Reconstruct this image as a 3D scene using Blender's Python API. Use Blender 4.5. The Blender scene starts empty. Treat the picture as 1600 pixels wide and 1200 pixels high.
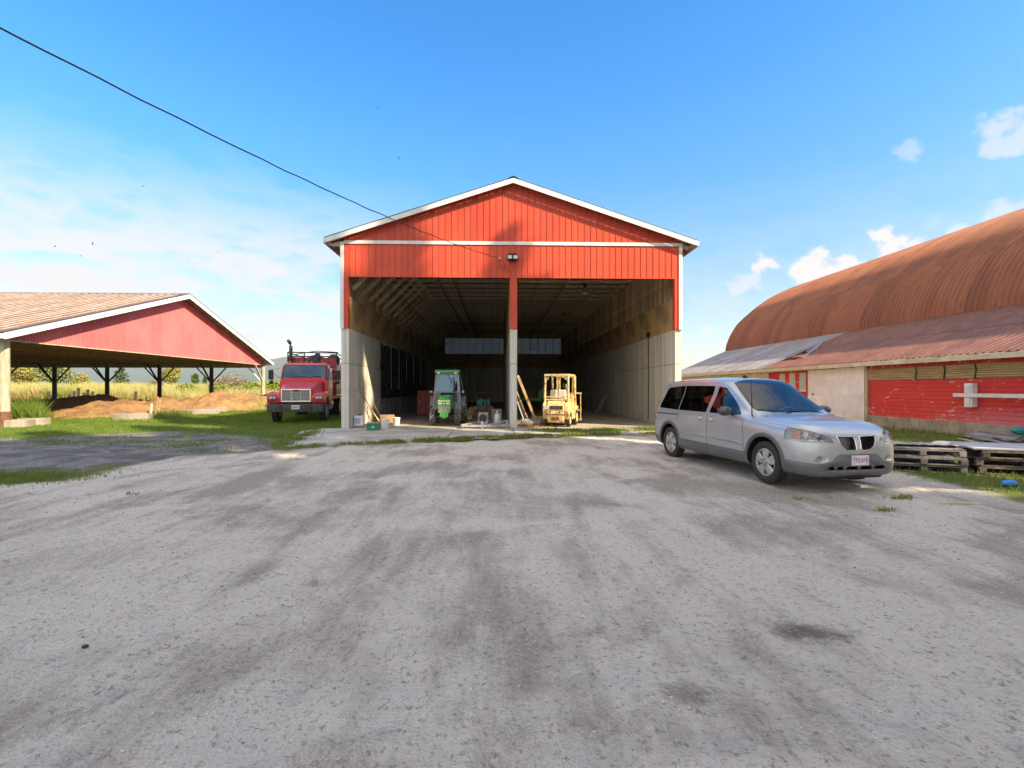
import bpy, bmesh, math, random
import numpy as np
from mathutils import Vector, Matrix
from mathutils.bvhtree import BVHTree

R = math.radians
SC = bpy.context.scene
COL = SC.collection
random.seed(7)

# ------------------------------------------------------------------ camera
TH = R(1.66)            # the camera is turned a little to the right of the barn's long axis
FPX, HOR, CAMZ = 760.0, 606.0, 1.56   # focal length and horizon of the 1600 x 1200 photograph
cam_d = bpy.data.cameras.new('camera')
cam = bpy.data.objects.new('camera', cam_d)
COL.objects.link(cam)
cam.location = (0, 0, CAMZ)
cam.rotation_euler = (R(90), 0, -TH)
cam_d.sensor_width = 36
cam_d.lens = 36 * FPX / 1600
cam_d.shift_y = 6 / 1600
cam_d.clip_start = 0.05
cam_d.clip_end = 20000
SC.camera = cam

# ------------------------------------------------------------------ light
SUN_AZ, SUN_EL = R(54.7), R(35)       # behind the camera, to the right
SUNV = Vector((math.sin(SUN_AZ) * math.cos(SUN_EL), -math.cos(SUN_AZ) * math.cos(SUN_EL), math.sin(SUN_EL)))
sun_d = bpy.data.lights.new('sun', 'SUN')
sun_d.energy = 2.7
sun_d.angle = R(0.6)
sun_d.color = (1.0, 0.89, 0.73)
sun = bpy.data.objects.new('sun', sun_d)
COL.objects.link(sun)
sun.rotation_euler = SUNV.to_track_quat('Z', 'Y').to_euler()
sun.location = (30, -20, 40)

SC.view_settings.view_transform = 'Standard'
SC.view_settings.look = 'None'
SC.view_settings.gamma = 1
SC.view_settings.exposure = 1.92
try:
    SC.view_settings.use_white_balance = True      # balanced for open shade, as the photograph is
    SC.view_settings.white_balance_temperature = 8200
    SC.view_settings.white_balance_tint = 10
except Exception:
    pass
SC.render.film_transparent = False
try:
    SC.cycles.use_denoising = True
    SC.cycles.max_bounces = 10
    SC.cycles.diffuse_bounces = 7
    SC.cycles.transparent_max_bounces = 12
    SC.cycles.sample_clamp_indirect = 6
except Exception:
    pass

c_, s_ = math.cos(TH), math.sin(TH)
CAM = Vector((0, 0, CAMZ))
def ray(px, py):
    xc, zc = (px - 800) / FPX, -(py - HOR) / FPX
    return Vector((xc * c_ + s_, -xc * s_ + c_, zc))
def G(px, py, z=0.0):                 # pixel -> point of the ground plane
    d = ray(px, py)
    return CAM + d * ((z - CAMZ) / d.z)
def at(px, py, depth): return CAM + ray(px, py) * depth
def onX(px, py, X):
    d = ray(px, py); return CAM + d * (X / d.x)
def onY(px, py, Y):
    d = ray(px, py); return CAM + d * (Y / d.y)

# world: physical sky with clouds
world = bpy.data.worlds.new('World')
SC.world = world
world.use_nodes = True
wn, wl = world.node_tree.nodes, world.node_tree.links
wn.clear()
def wnode(t, **k):
    n = wn.new(t)
    for a, b in k.items(): setattr(n, a, b)
    return n
def wmath(op, a, b=None, clamp=False):
    n = wn.new('ShaderNodeMath'); n.operation = op; n.use_clamp = clamp
    for i, s in enumerate((a, b)):
        if s is None: continue
        if isinstance(s, (int, float)): n.inputs[i].default_value = s
        else: wl.new(s, n.inputs[i])
    return n.outputs[0]
def wdot(v, vec):
    n = wn.new('ShaderNodeVectorMath'); n.operation = 'DOT_PRODUCT'
    wl.new(v, n.inputs[0]); n.inputs[1].default_value = tuple(vec)
    return n.outputs['Value']
def wsmooth(x, lo, hi, a=0.0, b=1.0):
    n = wn.new('ShaderNodeMapRange'); n.interpolation_type = 'SMOOTHSTEP'
    wl.new(x, n.inputs[0])
    for i, q in enumerate((lo, hi, a, b)): n.inputs[i + 1].default_value = q
    return n.outputs[0]
sky = wnode('ShaderNodeTexSky', sky_type='NISHITA')
sky.sun_disc = False
sky.sun_elevation = SUN_EL
sky.sun_rotation = math.atan2(SUNV.x, SUNV.y)
sky.air_density = 1.0
sky.dust_density = 0.4
sky.ozone_density = 1.6
tc = wnode('ShaderNodeTexCoord')
dirv = tc.outputs['Generated']
sep = wnode('ShaderNodeSeparateXYZ'); wl.new(dirv, sep.inputs[0])
hsv = wnode('ShaderNodeHueSaturation')
hsv.inputs['Saturation'].default_value = 1.5
hsv.inputs['Hue'].default_value = 0.508
hsv.inputs['Value'].default_value = 1.0
wl.new(sky.outputs[0], hsv.inputs['Color'])
# fleecy noise shared by the clouds
def wnoise(scale, detail, rough, vec, stretch=None, loc=(0, 0, 0)):
    mp = wnode('ShaderNodeMapping'); wl.new(vec, mp.inputs[0])
    if stretch: mp.inputs['Scale'].default_value = stretch
    mp.inputs['Location'].default_value = loc
    n = wnode('ShaderNodeTexNoise'); n.inputs['Scale'].default_value = scale
    n.inputs['Detail'].default_value = detail; n.inputs['Roughness'].default_value = rough
    wl.new(mp.outputs[0], n.inputs['Vector'])
    return n.outputs['Fac']
fl1 = wnoise(22, 7, 0.62, dirv, (1, 1, 1.5))
fl2 = wnoise(6.5, 8, 0.6, dirv, (1, 1, 3.2), (2.2, .4, .1))
# puffs: (px, py, half width, half height, strength) in the photograph, stored as directions
PUFFS = [(1285, 424, 62, 40, 1.0), (1392, 380, 40, 30, 1.0), (1420, 388, 38, 20, .9), (1196, 412, 30, 17, .95), (1163, 443, 46, 20, .6),
         (1585, 205, 66, 42, .55), (1570, 326, 56, 24, .55), (1418, 238, 32, 16, .35), (1104, 516, 16, 9, .7),
         (1497, 358, 22, 18, .6), (1125, 470, 70, 40, .28), (1460, 345, 22, 14, .25)]
mask = None
for (px, py, hw, hh, st) in PUFFS:
    d = ray(px, py).normalized()
    rt = Vector((d.y, -d.x, 0)).normalized(); up = rt.cross(d)
    k = FPX / math.hypot(FPX, px - 800) 
    a = wmath('MULTIPLY', wdot(dirv, rt), 1 / (hw / FPX * k * k)); b = wmath('MULTIPLY', wdot(dirv, up), 1 / (hh / FPX * k))
    r2 = wmath('ADD', wmath('MULTIPLY', a, a), wmath('MULTIPLY', b, b))
    front = wmath('GREATER_THAN', wdot(dirv, d), 0.5)
    e = wmath('SUBTRACT', wmath('ADD', wmath('MULTIPLY', fl1, 4.2), -1.35), r2)
    m = wmath('MULTIPLY', wmath('MULTIPLY', wsmooth(e, -0.25, 0.65), st), front)
    mask = m if mask is None else wmath('MAXIMUM', mask, m)
# soft sheet low in the sky, thicker to the left
az = wmath('ARCTAN2', sep.outputs[0], sep.outputs[1])
el = sep.outputs[2]
elw = wmath('ADD', el, wmath('MULTIPLY', wmath('SUBTRACT', fl2, 0.5), 0.36))
low = wsmooth(elw, 0.40, 0.22)
left = wmath('MAXIMUM', wsmooth(az, 0.02, -0.42, 0.22, 1.0), wsmooth(az, 1.0, 1.5, 0, 1.0))
wisp = wsmooth(fl2, 0.36, 0.60, 0.18, 1.0)
sheet = wmath('MULTIPLY', wmath('MULTIPLY', low, left), wmath('MULTIPLY', wisp, 0.92))
mask = wmath('MAXIMUM', mask, sheet)
# bright broken cloud added unseen overhead and behind the viewpoint, as neutral fill
fl3 = wnoise(2.6, 7, 0.6, dirv, (1, 1, 1.6), (7.1, 3.3, 1.7))
back = wmath('MAXIMUM', wsmooth(sep.outputs[1], 0.35, -0.1), wsmooth(el, 0.62, 0.85))
mask = wmath('MAXIMUM', mask, wmath('MULTIPLY', wmath('MULTIPLY', wsmooth(fl3, 0.36, 0.52), back), 0.9))
mask = wmath('MULTIPLY', mask, wsmooth(el, -0.02, 0.02))
mix = wnode('ShaderNodeMix', data_type='RGBA')
dim = wnode('ShaderNodeVectorMath', operation='SCALE'); wl.new(hsv.outputs[0], dim.inputs[0]); wl.new(wsmooth(el, -0.05, 0.5, 0.40, 0.94), dim.inputs['Scale'])
wl.new(mask, mix.inputs[0]); wl.new(dim.outputs[0], mix.inputs[6])
cmix = wnode('ShaderNodeMix', data_type='RGBA')
wl.new(back, cmix.inputs[0]); cmix.inputs[6].default_value = (2.02, 2.14, 2.52, 1); cmix.inputs[7].default_value = (3.5, 3.6, 3.85, 1)  # the unseen cloud is brighter than the visible one, for fill light
wl.new(cmix.outputs[2], mix.inputs[7])
bg = wnode('ShaderNodeBackground'); bg.inputs['Strength'].default_value = 0.12
wl.new(mix.outputs[2], bg.inputs['Color'])
wo = wnode('ShaderNodeOutputWorld'); wl.new(bg.outputs[0], wo.inputs['Surface'])
world.cycles.sampling_method = 'MANUAL'
world.cycles.sample_map_resolution = 512

# ------------------------------------------------------------------ mesh helpers
class MB:
    def __init__(self): self.v, self.f, self.m = [], [], []
    def add(self, vs, fs, mi=0):
        o = len(self.v)
        self.v.extend([tuple(p) for p in vs])
        for q in fs:
            self.f.append(tuple(o + i for i in q)); self.m.append(mi)
        return self
    def box(self, x0, x1, y0, y1, z0, z1, mi=0, X=None):
        vs = [(x, y, z) for x in (x0, x1) for y in (y0, y1) for z in (z0, z1)]
        if X is not None: vs = [X @ Vector(p) for p in vs]
        return self.add(vs, [(0, 1, 3, 2), (4, 6, 7, 5), (0, 4, 5, 1), (2, 3, 7, 6), (0, 2, 6, 4), (1, 5, 7, 3)], mi)
    def bar(self, p0, p1, w, h, up=(0, 0, 1), mi=0):
        p0, p1 = Vector(p0), Vector(p1)
        d = (p1 - p0); L = d.length; d.normalize(); up = Vector(up)
        if abs(d.dot(up)) > .98: up = Vector((0, 1, 0))
        s = d.cross(up).normalized(); u = s.cross(d)
        X = Matrix((s, d, u)).transposed().to_4x4(); X.translation = p0
        return self.box(-w / 2, w / 2, 0, L, -h / 2, h / 2, mi, X)
    def ring(self, c, ax, r, n, ph=0.0):
        ax = Vector(ax).normalized(); t = Vector((0, 0, 1)) if abs(ax.z) < .9 else Vector((1, 0, 0))
        a = ax.cross(t).normalized(); b = ax.cross(a)
        return [Vector(c) + (a * math.cos(ph + 2 * math.pi * i / n) + b * math.sin(ph + 2 * math.pi * i / n)) * r for i in range(n)]
    def rings(self, rs, caps=True, mi=0, closed=False):
        n = len(rs[0]); vs = [p for r in rs for p in r]; fs = []
        for k in range(len(rs) - 1):
            for i in range(n):
                j = (i + 1) % n
                fs.append((k * n + i, k * n + j, (k + 1) * n + j, (k + 1) * n + i))
        if caps:
            fs.append(tuple(range(n))[::-1]); fs.append(tuple((len(rs) - 1) * n + i for i in range(n)))
        return self.add(vs, fs, mi)
    def cyl(self, p0, p1, r0, r1=None, n=12, mi=0, caps=True):
        r1 = r0 if r1 is None else r1
        ax = Vector(p1) - Vector(p0)
        return self.rings([self.ring(p0, ax, r0, n), self.ring(p1, ax, r1, n)], caps, mi)
    def tube(self, pts, r, n=6, mi=0):
        pts = [Vector(p) for p in pts]; rs = []
        ref = Vector((0, 0, 1))
        for i, p in enumerate(pts):
            d = (pts[min(i + 1, len(pts) - 1)] - pts[max(i - 1, 0)]).normalized()
            t = ref if abs(d.dot(ref)) < .95 else Vector((1, 0, 0))
            a = d.cross(t).normalized(); b = d.cross(a)
            rr = r[i] if isinstance(r, (list, tuple)) else r
            rs.append([p + (a * math.cos(2 * math.pi * k / n) + b * math.sin(2 * math.pi * k / n)) * rr for k in range(n)])
        return self.rings(rs, True, mi)
    def lathe(self, prof, o=(0, 0, 0), ax=(0, 0, 1), n=20, mi=0, caps=True):
        ax = Vector(ax).normalized(); o = Vector(o)
        return self.rings([self.ring(o + ax * h, ax, max(r, 1e-4), n) for (r, h) in prof], caps, mi)
    def prism(self, poly, axis, a, b, mi=0, X=None):
        n = len(poly)
        def P(q, t):
            if axis == 'y': v = (q[0], t, q[1])
            elif axis == 'x': v = (t, q[0], q[1])
            else: v = (q[0], q[1], t)
            return X @ Vector(v) if X is not None else v
        vs = [P(q, a) for q in poly] + [P(q, b) for q in poly]
        fs = [tuple(range(n)), tuple(range(2 * n - 1, n - 1, -1))]
        for i in range(n):
            j = (i + 1) % n
            fs.append((i, j, n + j, n + i))
        return self.add(vs, fs, mi)
    def ball(self, c, r, n=10, m=6, sc=(1, 1, 1), mi=0):
        rs = []
        for k in range(1, m):
            t = math.pi * k / m
            rs.append([Vector((c[0] + r * sc[0] * math.sin(t) * math.cos(2 * math.pi * i / n), c[1] + r * sc[1] * math.sin(t) * math.sin(2 * math.pi * i / n), c[2] - r * sc[2] * math.cos(t))) for i in range(n)])
        return self.rings(rs, True, mi)
    def mesh(self, name, mats, smooth=None, recalc=True):
        me = bpy.data.meshes.new(name)
        me.from_pydata(self.v, [], self.f)
        for m in (mats if isinstance(mats, (list, tuple)) else [mats]): me.materials.append(m)
        if any(self.m): me.polygons.foreach_set('material_index', self.m)
        if recalc and len(self.f) < 40000:
            bm = bmesh.new(); bm.from_mesh(me)
            bmesh.ops.recalc_face_normals(bm, faces=bm.faces)
            bm.to_mesh(me); bm.free()
        if smooth is not None:
            me.polygons.foreach_set('use_smooth', [True] * len(me.polygons))
            me.set_sharp_from_angle(angle=R(smooth))
        me.update()
        return me
    def build(self, name, mats, parent=None, smooth=None, bevel=0, recalc=True, loc=None):
        return link(name, self.mesh(name, mats, smooth, recalc), parent, bevel, loc)

ROOT = {}
def link(name, me, parent=None, bevel=0, loc=None, rot=None):
    o = bpy.data.objects.new(name, me); COL.objects.link(o)
    if loc is not None: o.location = loc
    if rot is not None: o.rotation_euler = rot
    if parent is not None:
        o.parent = parent
        if parent in ROOT: o.matrix_parent_inverse = ROOT[parent].inverted()
    if bevel:
        b = o.modifiers.new('bevel', 'BEVEL'); b.width = bevel; b.segments = 2; b.limit_method = 'ANGLE'; b.angle_limit = R(35)
    return o
def tag(o, label, cat, group=None, kind=None):
    o['label'] = label; o['category'] = cat
    if group: o['group'] = group
    if kind: o['kind'] = kind
    return o
def thing(name, label, cat, loc=(0, 0, 0), rotz=0.0, group=None, world_parts=False):
    o = bpy.data.objects.new(name, None); COL.objects.link(o)
    o.empty_display_size = .3
    o.location = loc; o.rotation_euler = (0, 0, rotz)
    tag(o, label, cat, group)
    if world_parts: ROOT[o] = Matrix.Translation(Vector(loc)) @ Matrix.Rotation(rotz, 4, 'Z')
    return o
def struct(o): o['kind'] = 'structure'; return o
def stuff(o): o['kind'] = 'stuff'; return o
def dup(o, loc=None, rot=None, label=None, parent=None, group=None):
    c = o.copy(); COL.objects.link(c)
    if parent is not None: c.parent = parent
    if loc is not None: c.location = loc
    if rot is not None: c.rotation_euler = rot if not isinstance(rot, (int, float)) else (0, 0, rot)
    if label: c['label'] = label
    if group: c['group'] = group
    for ch in list(o.children): dup(ch, parent=c)
    return c
def roundpoly(pts, r, n=4):
    out = []
    N = len(pts)
    for i in range(N):
        p, a, b = Vector(pts[i]), Vector(pts[i - 1]), Vector(pts[(i + 1) % N])
        d1, d2 = (a - p), (b - p)
        rr = r[i] if isinstance(r, (list, tuple)) else r
        k = min(rr, d1.length * .45, d2.length * .45)
        p1, p2 = p + d1.normalized() * k, p + d2.normalized() * k
        for j in range(n + 1):
            t = j / n
            out.append(tuple((1 - t) ** 2 * p1 + 2 * t * (1 - t) * p + t * t * p2))
    return out
def smooth01(x, a, b):
    t = np.clip((x - a) / (b - a), 0, 1); return t * t * (3 - 2 * t)
def vnoise(x, y, seed=0):
    xi, yi = np.floor(x).astype(np.int64), np.floor(y).astype(np.int64)
    fx, fy = x - xi, y - yi
    fx, fy = fx * fx * (3 - 2 * fx), fy * fy * (3 - 2 * fy)
    def h(i, j):
        n = (i * 374761393 + j * 668265263 + seed * 1442695041) & 0x7fffffff
        n = ((n ^ (n >> 13)) * 1274126177) & 0x7fffffff
        return ((n ^ (n >> 16)) & 0xffff) / 65535.0
    return (h(xi, yi) * (1 - fx) + h(xi + 1, yi) * fx) * (1 - fy) + (h(xi, yi + 1) * (1 - fx) + h(xi + 1, yi + 1) * fx) * fy
def fbm(x, y, oct=4, seed=0, gain=.5):
    x, y = np.asarray(x, float), np.asarray(y, float)
    s, a, t = 0, 1, 0
    for k in range(oct):
        s = s + a * vnoise(x * 2 ** k + 13.7 * k, y * 2 ** k - 7.1 * k, seed + k); t += a; a *= gain
    return s / t

# ------------------------------------------------------------------ materials
class NT:
    def __init__(self, name):
        self.mat = bpy.data.materials.new(name); self.mat.use_nodes = True
        self.n, self.l = self.mat.node_tree.nodes, self.mat.node_tree.links
        self.b = self.n['Principled BSDF']
    def node(self, t, ins=None, **k):
        n = self.n.new(t)
        for a, b in k.items(): setattr(n, a, b)
        for a, b in (ins or {}).items():
            if isinstance(b, bpy.types.NodeSocket): self.l.new(b, n.inputs[a])
            else: n.inputs[a].default_value = b
        return n
    def coord(self, kind='Object', scale=(1, 1, 1), loc=(0, 0, 0)):
        t = self.node('ShaderNodeTexCoord')
        return self.node('ShaderNodeMapping', {0: t.outputs[kind], 'Scale': scale, 'Location': loc}).outputs[0]
    def noise(self, vec, scale, detail=5, rough=.55, dist=0.0):
        return self.node('ShaderNodeTexNoise', {'Vector': vec, 'Scale': scale, 'Detail': detail, 'Roughness': rough, 'Distortion': dist}).outputs['Fac']
    def ramp(self, x, lo, hi, a=0.0, b=1.0):
        return self.node('ShaderNodeMapRange', {0: x, 1: lo, 2: hi, 3: a, 4: b}, interpolation_type='SMOOTHSTEP').outputs[0]
    def math(self, op, a, b=0.0, clamp=False):
        return self.node('ShaderNodeMath', {0: a, 1: b}, operation=op, use_clamp=clamp).outputs[0]
    def mix(self, f, a, b, mode='MIX'):
        def c(q): return q if isinstance(q, bpy.types.NodeSocket) else (tuple(q) + (1,))[:4]
        return self.node('ShaderNodeMix', {0: f, 6: c(a), 7: c(b)}, data_type='RGBA', blend_type=mode).outputs[2]
    def rand(self): return self.node('ShaderNodeObjectInfo').outputs['Random']
    def bump(self, h, strength=.3, dist=.01):
        n = self.node('ShaderNodeBump', {'Height': h, 'Strength': strength, 'Distance': dist})
        self.l.new(n.outputs[0], self.b.inputs['Normal'])
    def out(self, col, rough=.7, metal=0.0, spec=.35, coat=0.0):
        for k, v in (('Base Color', col), ('Roughness', rough), ('Metallic', metal), ('Specular IOR Level', spec), ('Coat Weight', coat)):
            if isinstance(v, bpy.types.NodeSocket): self.l.new(v, self.b.inputs[k])
            else: self.b.inputs[k].default_value = (tuple(v) + (1,))[:4] if k == 'Base Color' else v
        return self.mat
def PM(name, col, col2=None, scale=5, rough=.7, metal=0.0, bump=0.0, bscale=40, rand=0.0, stretch=(1, 1, 1), spec=.35, coat=0.0, lo=.3, hi=.7, bdist=.01):
    m = NT(name)
    if col2 is None: col2 = tuple(c * .72 for c in col)
    v = m.coord('Object', stretch)
    c = m.mix(m.ramp(m.noise(v, scale, 6, .6), lo, hi), col2, col)
    if rand:
        hs = m.node('ShaderNodeHueSaturation', {'Color': c, 'Value': m.ramp(m.rand(), 0, 1, 1 - rand, 1 + rand)})
        c = hs.outputs[0]
    if bump: m.bump(m.noise(v, bscale, 4, .6), bump, bdist)
    return m.out(c, rough, metal, spec, coat)
def CM(name, col, rough=.5, metal=0.0, coat=0.0, spec=.4):
    return PM(name, col, tuple(c * .85 for c in col), 9, rough, metal, 0, coat=coat, spec=spec)

MT = {}
MT['wood'] = PM('weathered_wood', (.30, .24, .17), (.15, .11, .075), 6, .85, bump=.4, bscale=30, rand=.2, stretch=(1, 1, 1))
MT['wood_dark'] = PM('barn_timber', (.55, .43, .30), (.36, .26, .17), 4, .85, bump=.3, bscale=25, rand=.22)
MT['wood_pale'] = PM('sawn_pine', (.55, .40, .22), (.36, .24, .12), 7, .8, bump=.3, bscale=30, rand=.15)
MT['wood_grey'] = PM('silvered_wood', (.36, .35, .35), (.17, .155, .145), 5, .9, bump=.5, bscale=26, rand=.22)
MT['white'] = PM('white_paint', (.74, .74, .74), (.60, .59, .58), 2.5, .55, bump=.08, bscale=15, rand=.03)
MT['black'] = CM('black_plastic', (.02, .02, .022), .45)
MT['rubber'] = PM('tyre_rubber', (.045, .043, .042), (.025, .025, .025), 12, .85, bump=.2, bscale=60)
MT['dark_metal'] = PM('dark_steel', (.09, .09, .095), (.05, .045, .04), 8, .5, .6)
MT['steel'] = PM('galvanised_steel', (.52, .53, .54), (.36, .36, .37), 10, .4, .85)
MT['chrome'] = CM('bright_chrome', (.8, .8, .8), .12, 1.0)
MT['rust'] = PM('rusty_iron', (.24, .11, .06), (.12, .055, .035), 9, .8, .2, bump=.3)
MT['plastic_white'] = PM('white_plastic', (.78, .77, .74), (.62, .60, .55), 6, .45)
MT['teal'] = CM('teal_plastic', (.02, .30, .30), .4)
MT['green_plastic'] = PM('green_crate_plastic', (.015, .22, .13), (.01, .15, .09), 8, .45)
MT['card'] = PM('brown_cardboard', (.42, .29, .17), (.33, .22, .12), 4, .85)
# ------------------------------------------------------------------ ground: gravel yard, dirt lane, grass, concrete apron
def gp(*pts): return [tuple(G(x, y))[:2] for x, y in pts]
EDGE_L = gp((100, 748), (170, 729), (280, 713), (430, 703), (500, 698), (640, 692), (790, 686), (900, 681), (1000, 679), (1040, 680))
EDGE_R = gp((1040, 680), (1180, 690), (1290, 712), (1400, 741), (1480, 755), (1600, 783))
GRAVEL = [(-40, -8), (-40, 7.6), (-16, 7.9), (-9.6, 7.4)] + EDGE_L[0:] + EDGE_R[1:] + [(8.2, 4.0), (8.6, -8)]
LANE = [(-40, 9.0), (-18, 9.2)] + gp((20, 742), (60, 748), (110, 746)) + EDGE_L[1:5] + gp((470, 694), (420, 690), (360, 678), (300, 672), (220, 675), (120, 681), (0, 684)) + [(-22, 15.2), (-40, 15)]
def sdist(poly, x, y):
    """signed distance, positive inside"""
    x, y = np.asarray(x, float), np.asarray(y, float)
    d = np.full(x.shape, 1e9); ins = np.zeros(x.shape, bool)
    for i in range(len(poly)):
        ax, ay = poly[i]; bx, by = poly[(i + 1) % len(poly)]
        vx, vy = bx - ax, by - ay
        t = np.clip(((x - ax) * vx + (y - ay) * vy) / max(vx * vx + vy * vy, 1e-9), 0, 1)
        d = np.minimum(d, np.hypot(x - ax - t * vx, y - ay - t * vy))
        c = (ay > y) != (by > y)
        if abs(by - ay) > 1e-9: ins ^= c & (x < (bx - ax) * (y - ay) / (by - ay) + ax)
    return np.where(ins, d, -d)
BARN_FOOT = [(-6.1, 18.3), (7.3, 18.3), (7.3, 54.5), (-6.1, 54.5)]
ARCH_FOOT = [(15.3, 8), (38, 8), (38, 44), (15.3, 44)]
def masks(x, y):
    wob = (fbm(x * .9, y * .9, 4, 3) - .5) * 1.1 + (fbm(x * 5, y * 5, 2, 8) - .5) * .35
    g = smooth01(sdist(GRAVEL, x, y) + wob * .8, -.22, .22)
    l = smooth01(sdist(LANE, x, y) + wob * 1.7, -.5, .5) * (1 - g)
    return g, l, np.clip(1 - g - l, 0, 1)
def height(x, y):
    x, y = np.asarray(x, float), np.asarray(y, float)
    rel = (fbm(x * .35, y * .35, 3, 21) - .5) * .07 + (fbm(x * 1.6 + y * .4, y * 1.6, 3, 5) - .5) * .035 + (fbm(x * 7, y * 7, 3, 9) - .5) * .026 + (fbm(x * 2.6 + .3 * y, y * .22, 3, 71) - .5) * .04
    rel = rel + smooth01(fbm(x * 4.2, y * 4.2, 2, 33), .62, .8) * -.018
    flat = smooth01(-sdist(BARN_FOOT, x, y), 0, .8)
    edge = smooth01(np.minimum(np.minimum(x + 24, 15 - x), np.minimum(y - .9, 20 - y)), 0, .6)
    rise = smooth01(y, 44, 66) * .75 * smooth01(-x, 9, 16)
    return rel * flat * edge + (1 - flat) * -.03 * edge + rise - .012

def ground_mat():
    m = NT('yard_ground')
    at_ = m.node('ShaderNodeAttribute', attribute_name='kind_mask')
    sp = m.node('ShaderNodeSeparateColor', {0: at_.outputs['Color']})
    v = m.coord('Object')
    # gravel: pale crushed limestone, trodden dark earth, fine grit
    rot = m.node('ShaderNodeMapping', {0: v, 'Rotation': (0, 0, R(-7)), 'Scale': (1.7, .30, 1)}).outputs[0]
    rot2 = m.node('ShaderNodeMapping', {0: v, 'Rotation': (0, 0, R(24)), 'Scale': (1.5, .42, 1), 'Location': (3, 1, 0)}).outputs[0]
    big = m.noise(v, .42, 6, .62, .5)
    mid = m.math('ADD', m.math('MULTIPLY', m.noise(rot, 1.25, 7, .66, .25), .6), m.math('MULTIPLY', m.noise(rot2, 1.7, 7, .7, .25), .4))
    fine = m.noise(v, 24, 6, .78)
    grit = m.node('ShaderNodeTexVoronoi', {'Vector': v, 'Scale': 55.0}).outputs['Distance']
    g2 = m.noise(v, 75, 2, .5)
    g3 = m.noise(v, 9, 5, .75, .5)
    dark = m.math('ADD', m.math('MULTIPLY', big, .55), m.math('MULTIPLY', mid, .5))
    gcol = m.mix(m.ramp(dark, .475, .60), (.60, .555, .508), (.335, .302, .272))
    gcol = m.mix(m.ramp(m.noise(m.coord('Object', (1.2, .7, 1), (2, 5, 0)), 1.0, 6, .7), .60, .72, 0, .75), gcol, (.17, .152, .14))
    gcol = m.mix(m.ramp(m.noise(m.coord('Object', (.5, .5, 1), (5, 9, 0)), .5, 3, .5), .55, .8, 0, .5), gcol, (.57, .52, .46))
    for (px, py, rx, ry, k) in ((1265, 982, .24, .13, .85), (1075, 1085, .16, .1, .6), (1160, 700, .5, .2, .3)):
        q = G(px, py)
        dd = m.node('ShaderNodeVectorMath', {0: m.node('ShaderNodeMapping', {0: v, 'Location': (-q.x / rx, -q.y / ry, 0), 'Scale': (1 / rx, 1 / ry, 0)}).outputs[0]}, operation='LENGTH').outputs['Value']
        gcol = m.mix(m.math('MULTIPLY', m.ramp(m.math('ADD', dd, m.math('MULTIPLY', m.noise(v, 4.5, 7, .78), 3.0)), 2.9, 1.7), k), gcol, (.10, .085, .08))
    gcol = m.mix(m.ramp(fine, .52, .66, 0, .75), gcol, (.17, .15, .135))
    gcol = m.mix(m.ramp(fine, .44, .34, 0, .6), gcol, (.66, .61, .55))
    gcol = m.mix(m.ramp(g2, .62, .72, 0, .5), gcol, (.66, .62, .57))
    gcol = m.mix(m.ramp(g3, .60, .70, 0, .5), gcol, (.24, .215, .19))
    gcol = m.mix(m.ramp(g2, .36, .27, 0, .55), gcol, (.12, .115, .11))
    # lane: damp dark grit
    lcol = m.mix(m.ramp(m.noise(v, 1.1, 7, .72), .42, .6), (.12, .123, .135), (.25, .245, .24))
    lcol = m.mix(m.ramp(m.noise(v, .8, 4, .6), .6, .72, 0, .8), lcol, (.30, .26, .19))
    lcol = m.mix(m.ramp(fine, .50, .62, 0, .75), lcol, (.05, .05, .055))
    # earth under the grass
    ecol = m.mix(m.ramp(m.noise(v, 1.6, 5, .6), .35, .68), (.085, .15, .03), (.14, .14, .05))
    ecol = m.mix(m.ramp(m.noise(v, 9, 3, .6), .5, .75, 0, .5), ecol, (.09, .08, .04))
    # far field straw
    sep3 = m.node('ShaderNodeSeparateXYZ', {0: v})
    far = m.ramp(sep3.outputs[1], 42, 60)
    ecol = m.mix(far, ecol, m.mix(m.ramp(m.noise(v, .05, 5, .6), .4, .62), (.45, .40, .16), (.30, .34, .09)))
    col = m.mix(sp.outputs[1], ecol, lcol)
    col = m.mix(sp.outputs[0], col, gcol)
    h = m.math('ADD', m.math('MULTIPLY', fine, .9), m.math('ADD', m.math('MULTIPLY', grit, .5), m.math('MULTIPLY', mid, .7)))
    m.bump(h, 1.0, .03)
    return m.out(col, .93, 0, .2)
MT['ground'] = ground_mat()

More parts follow.
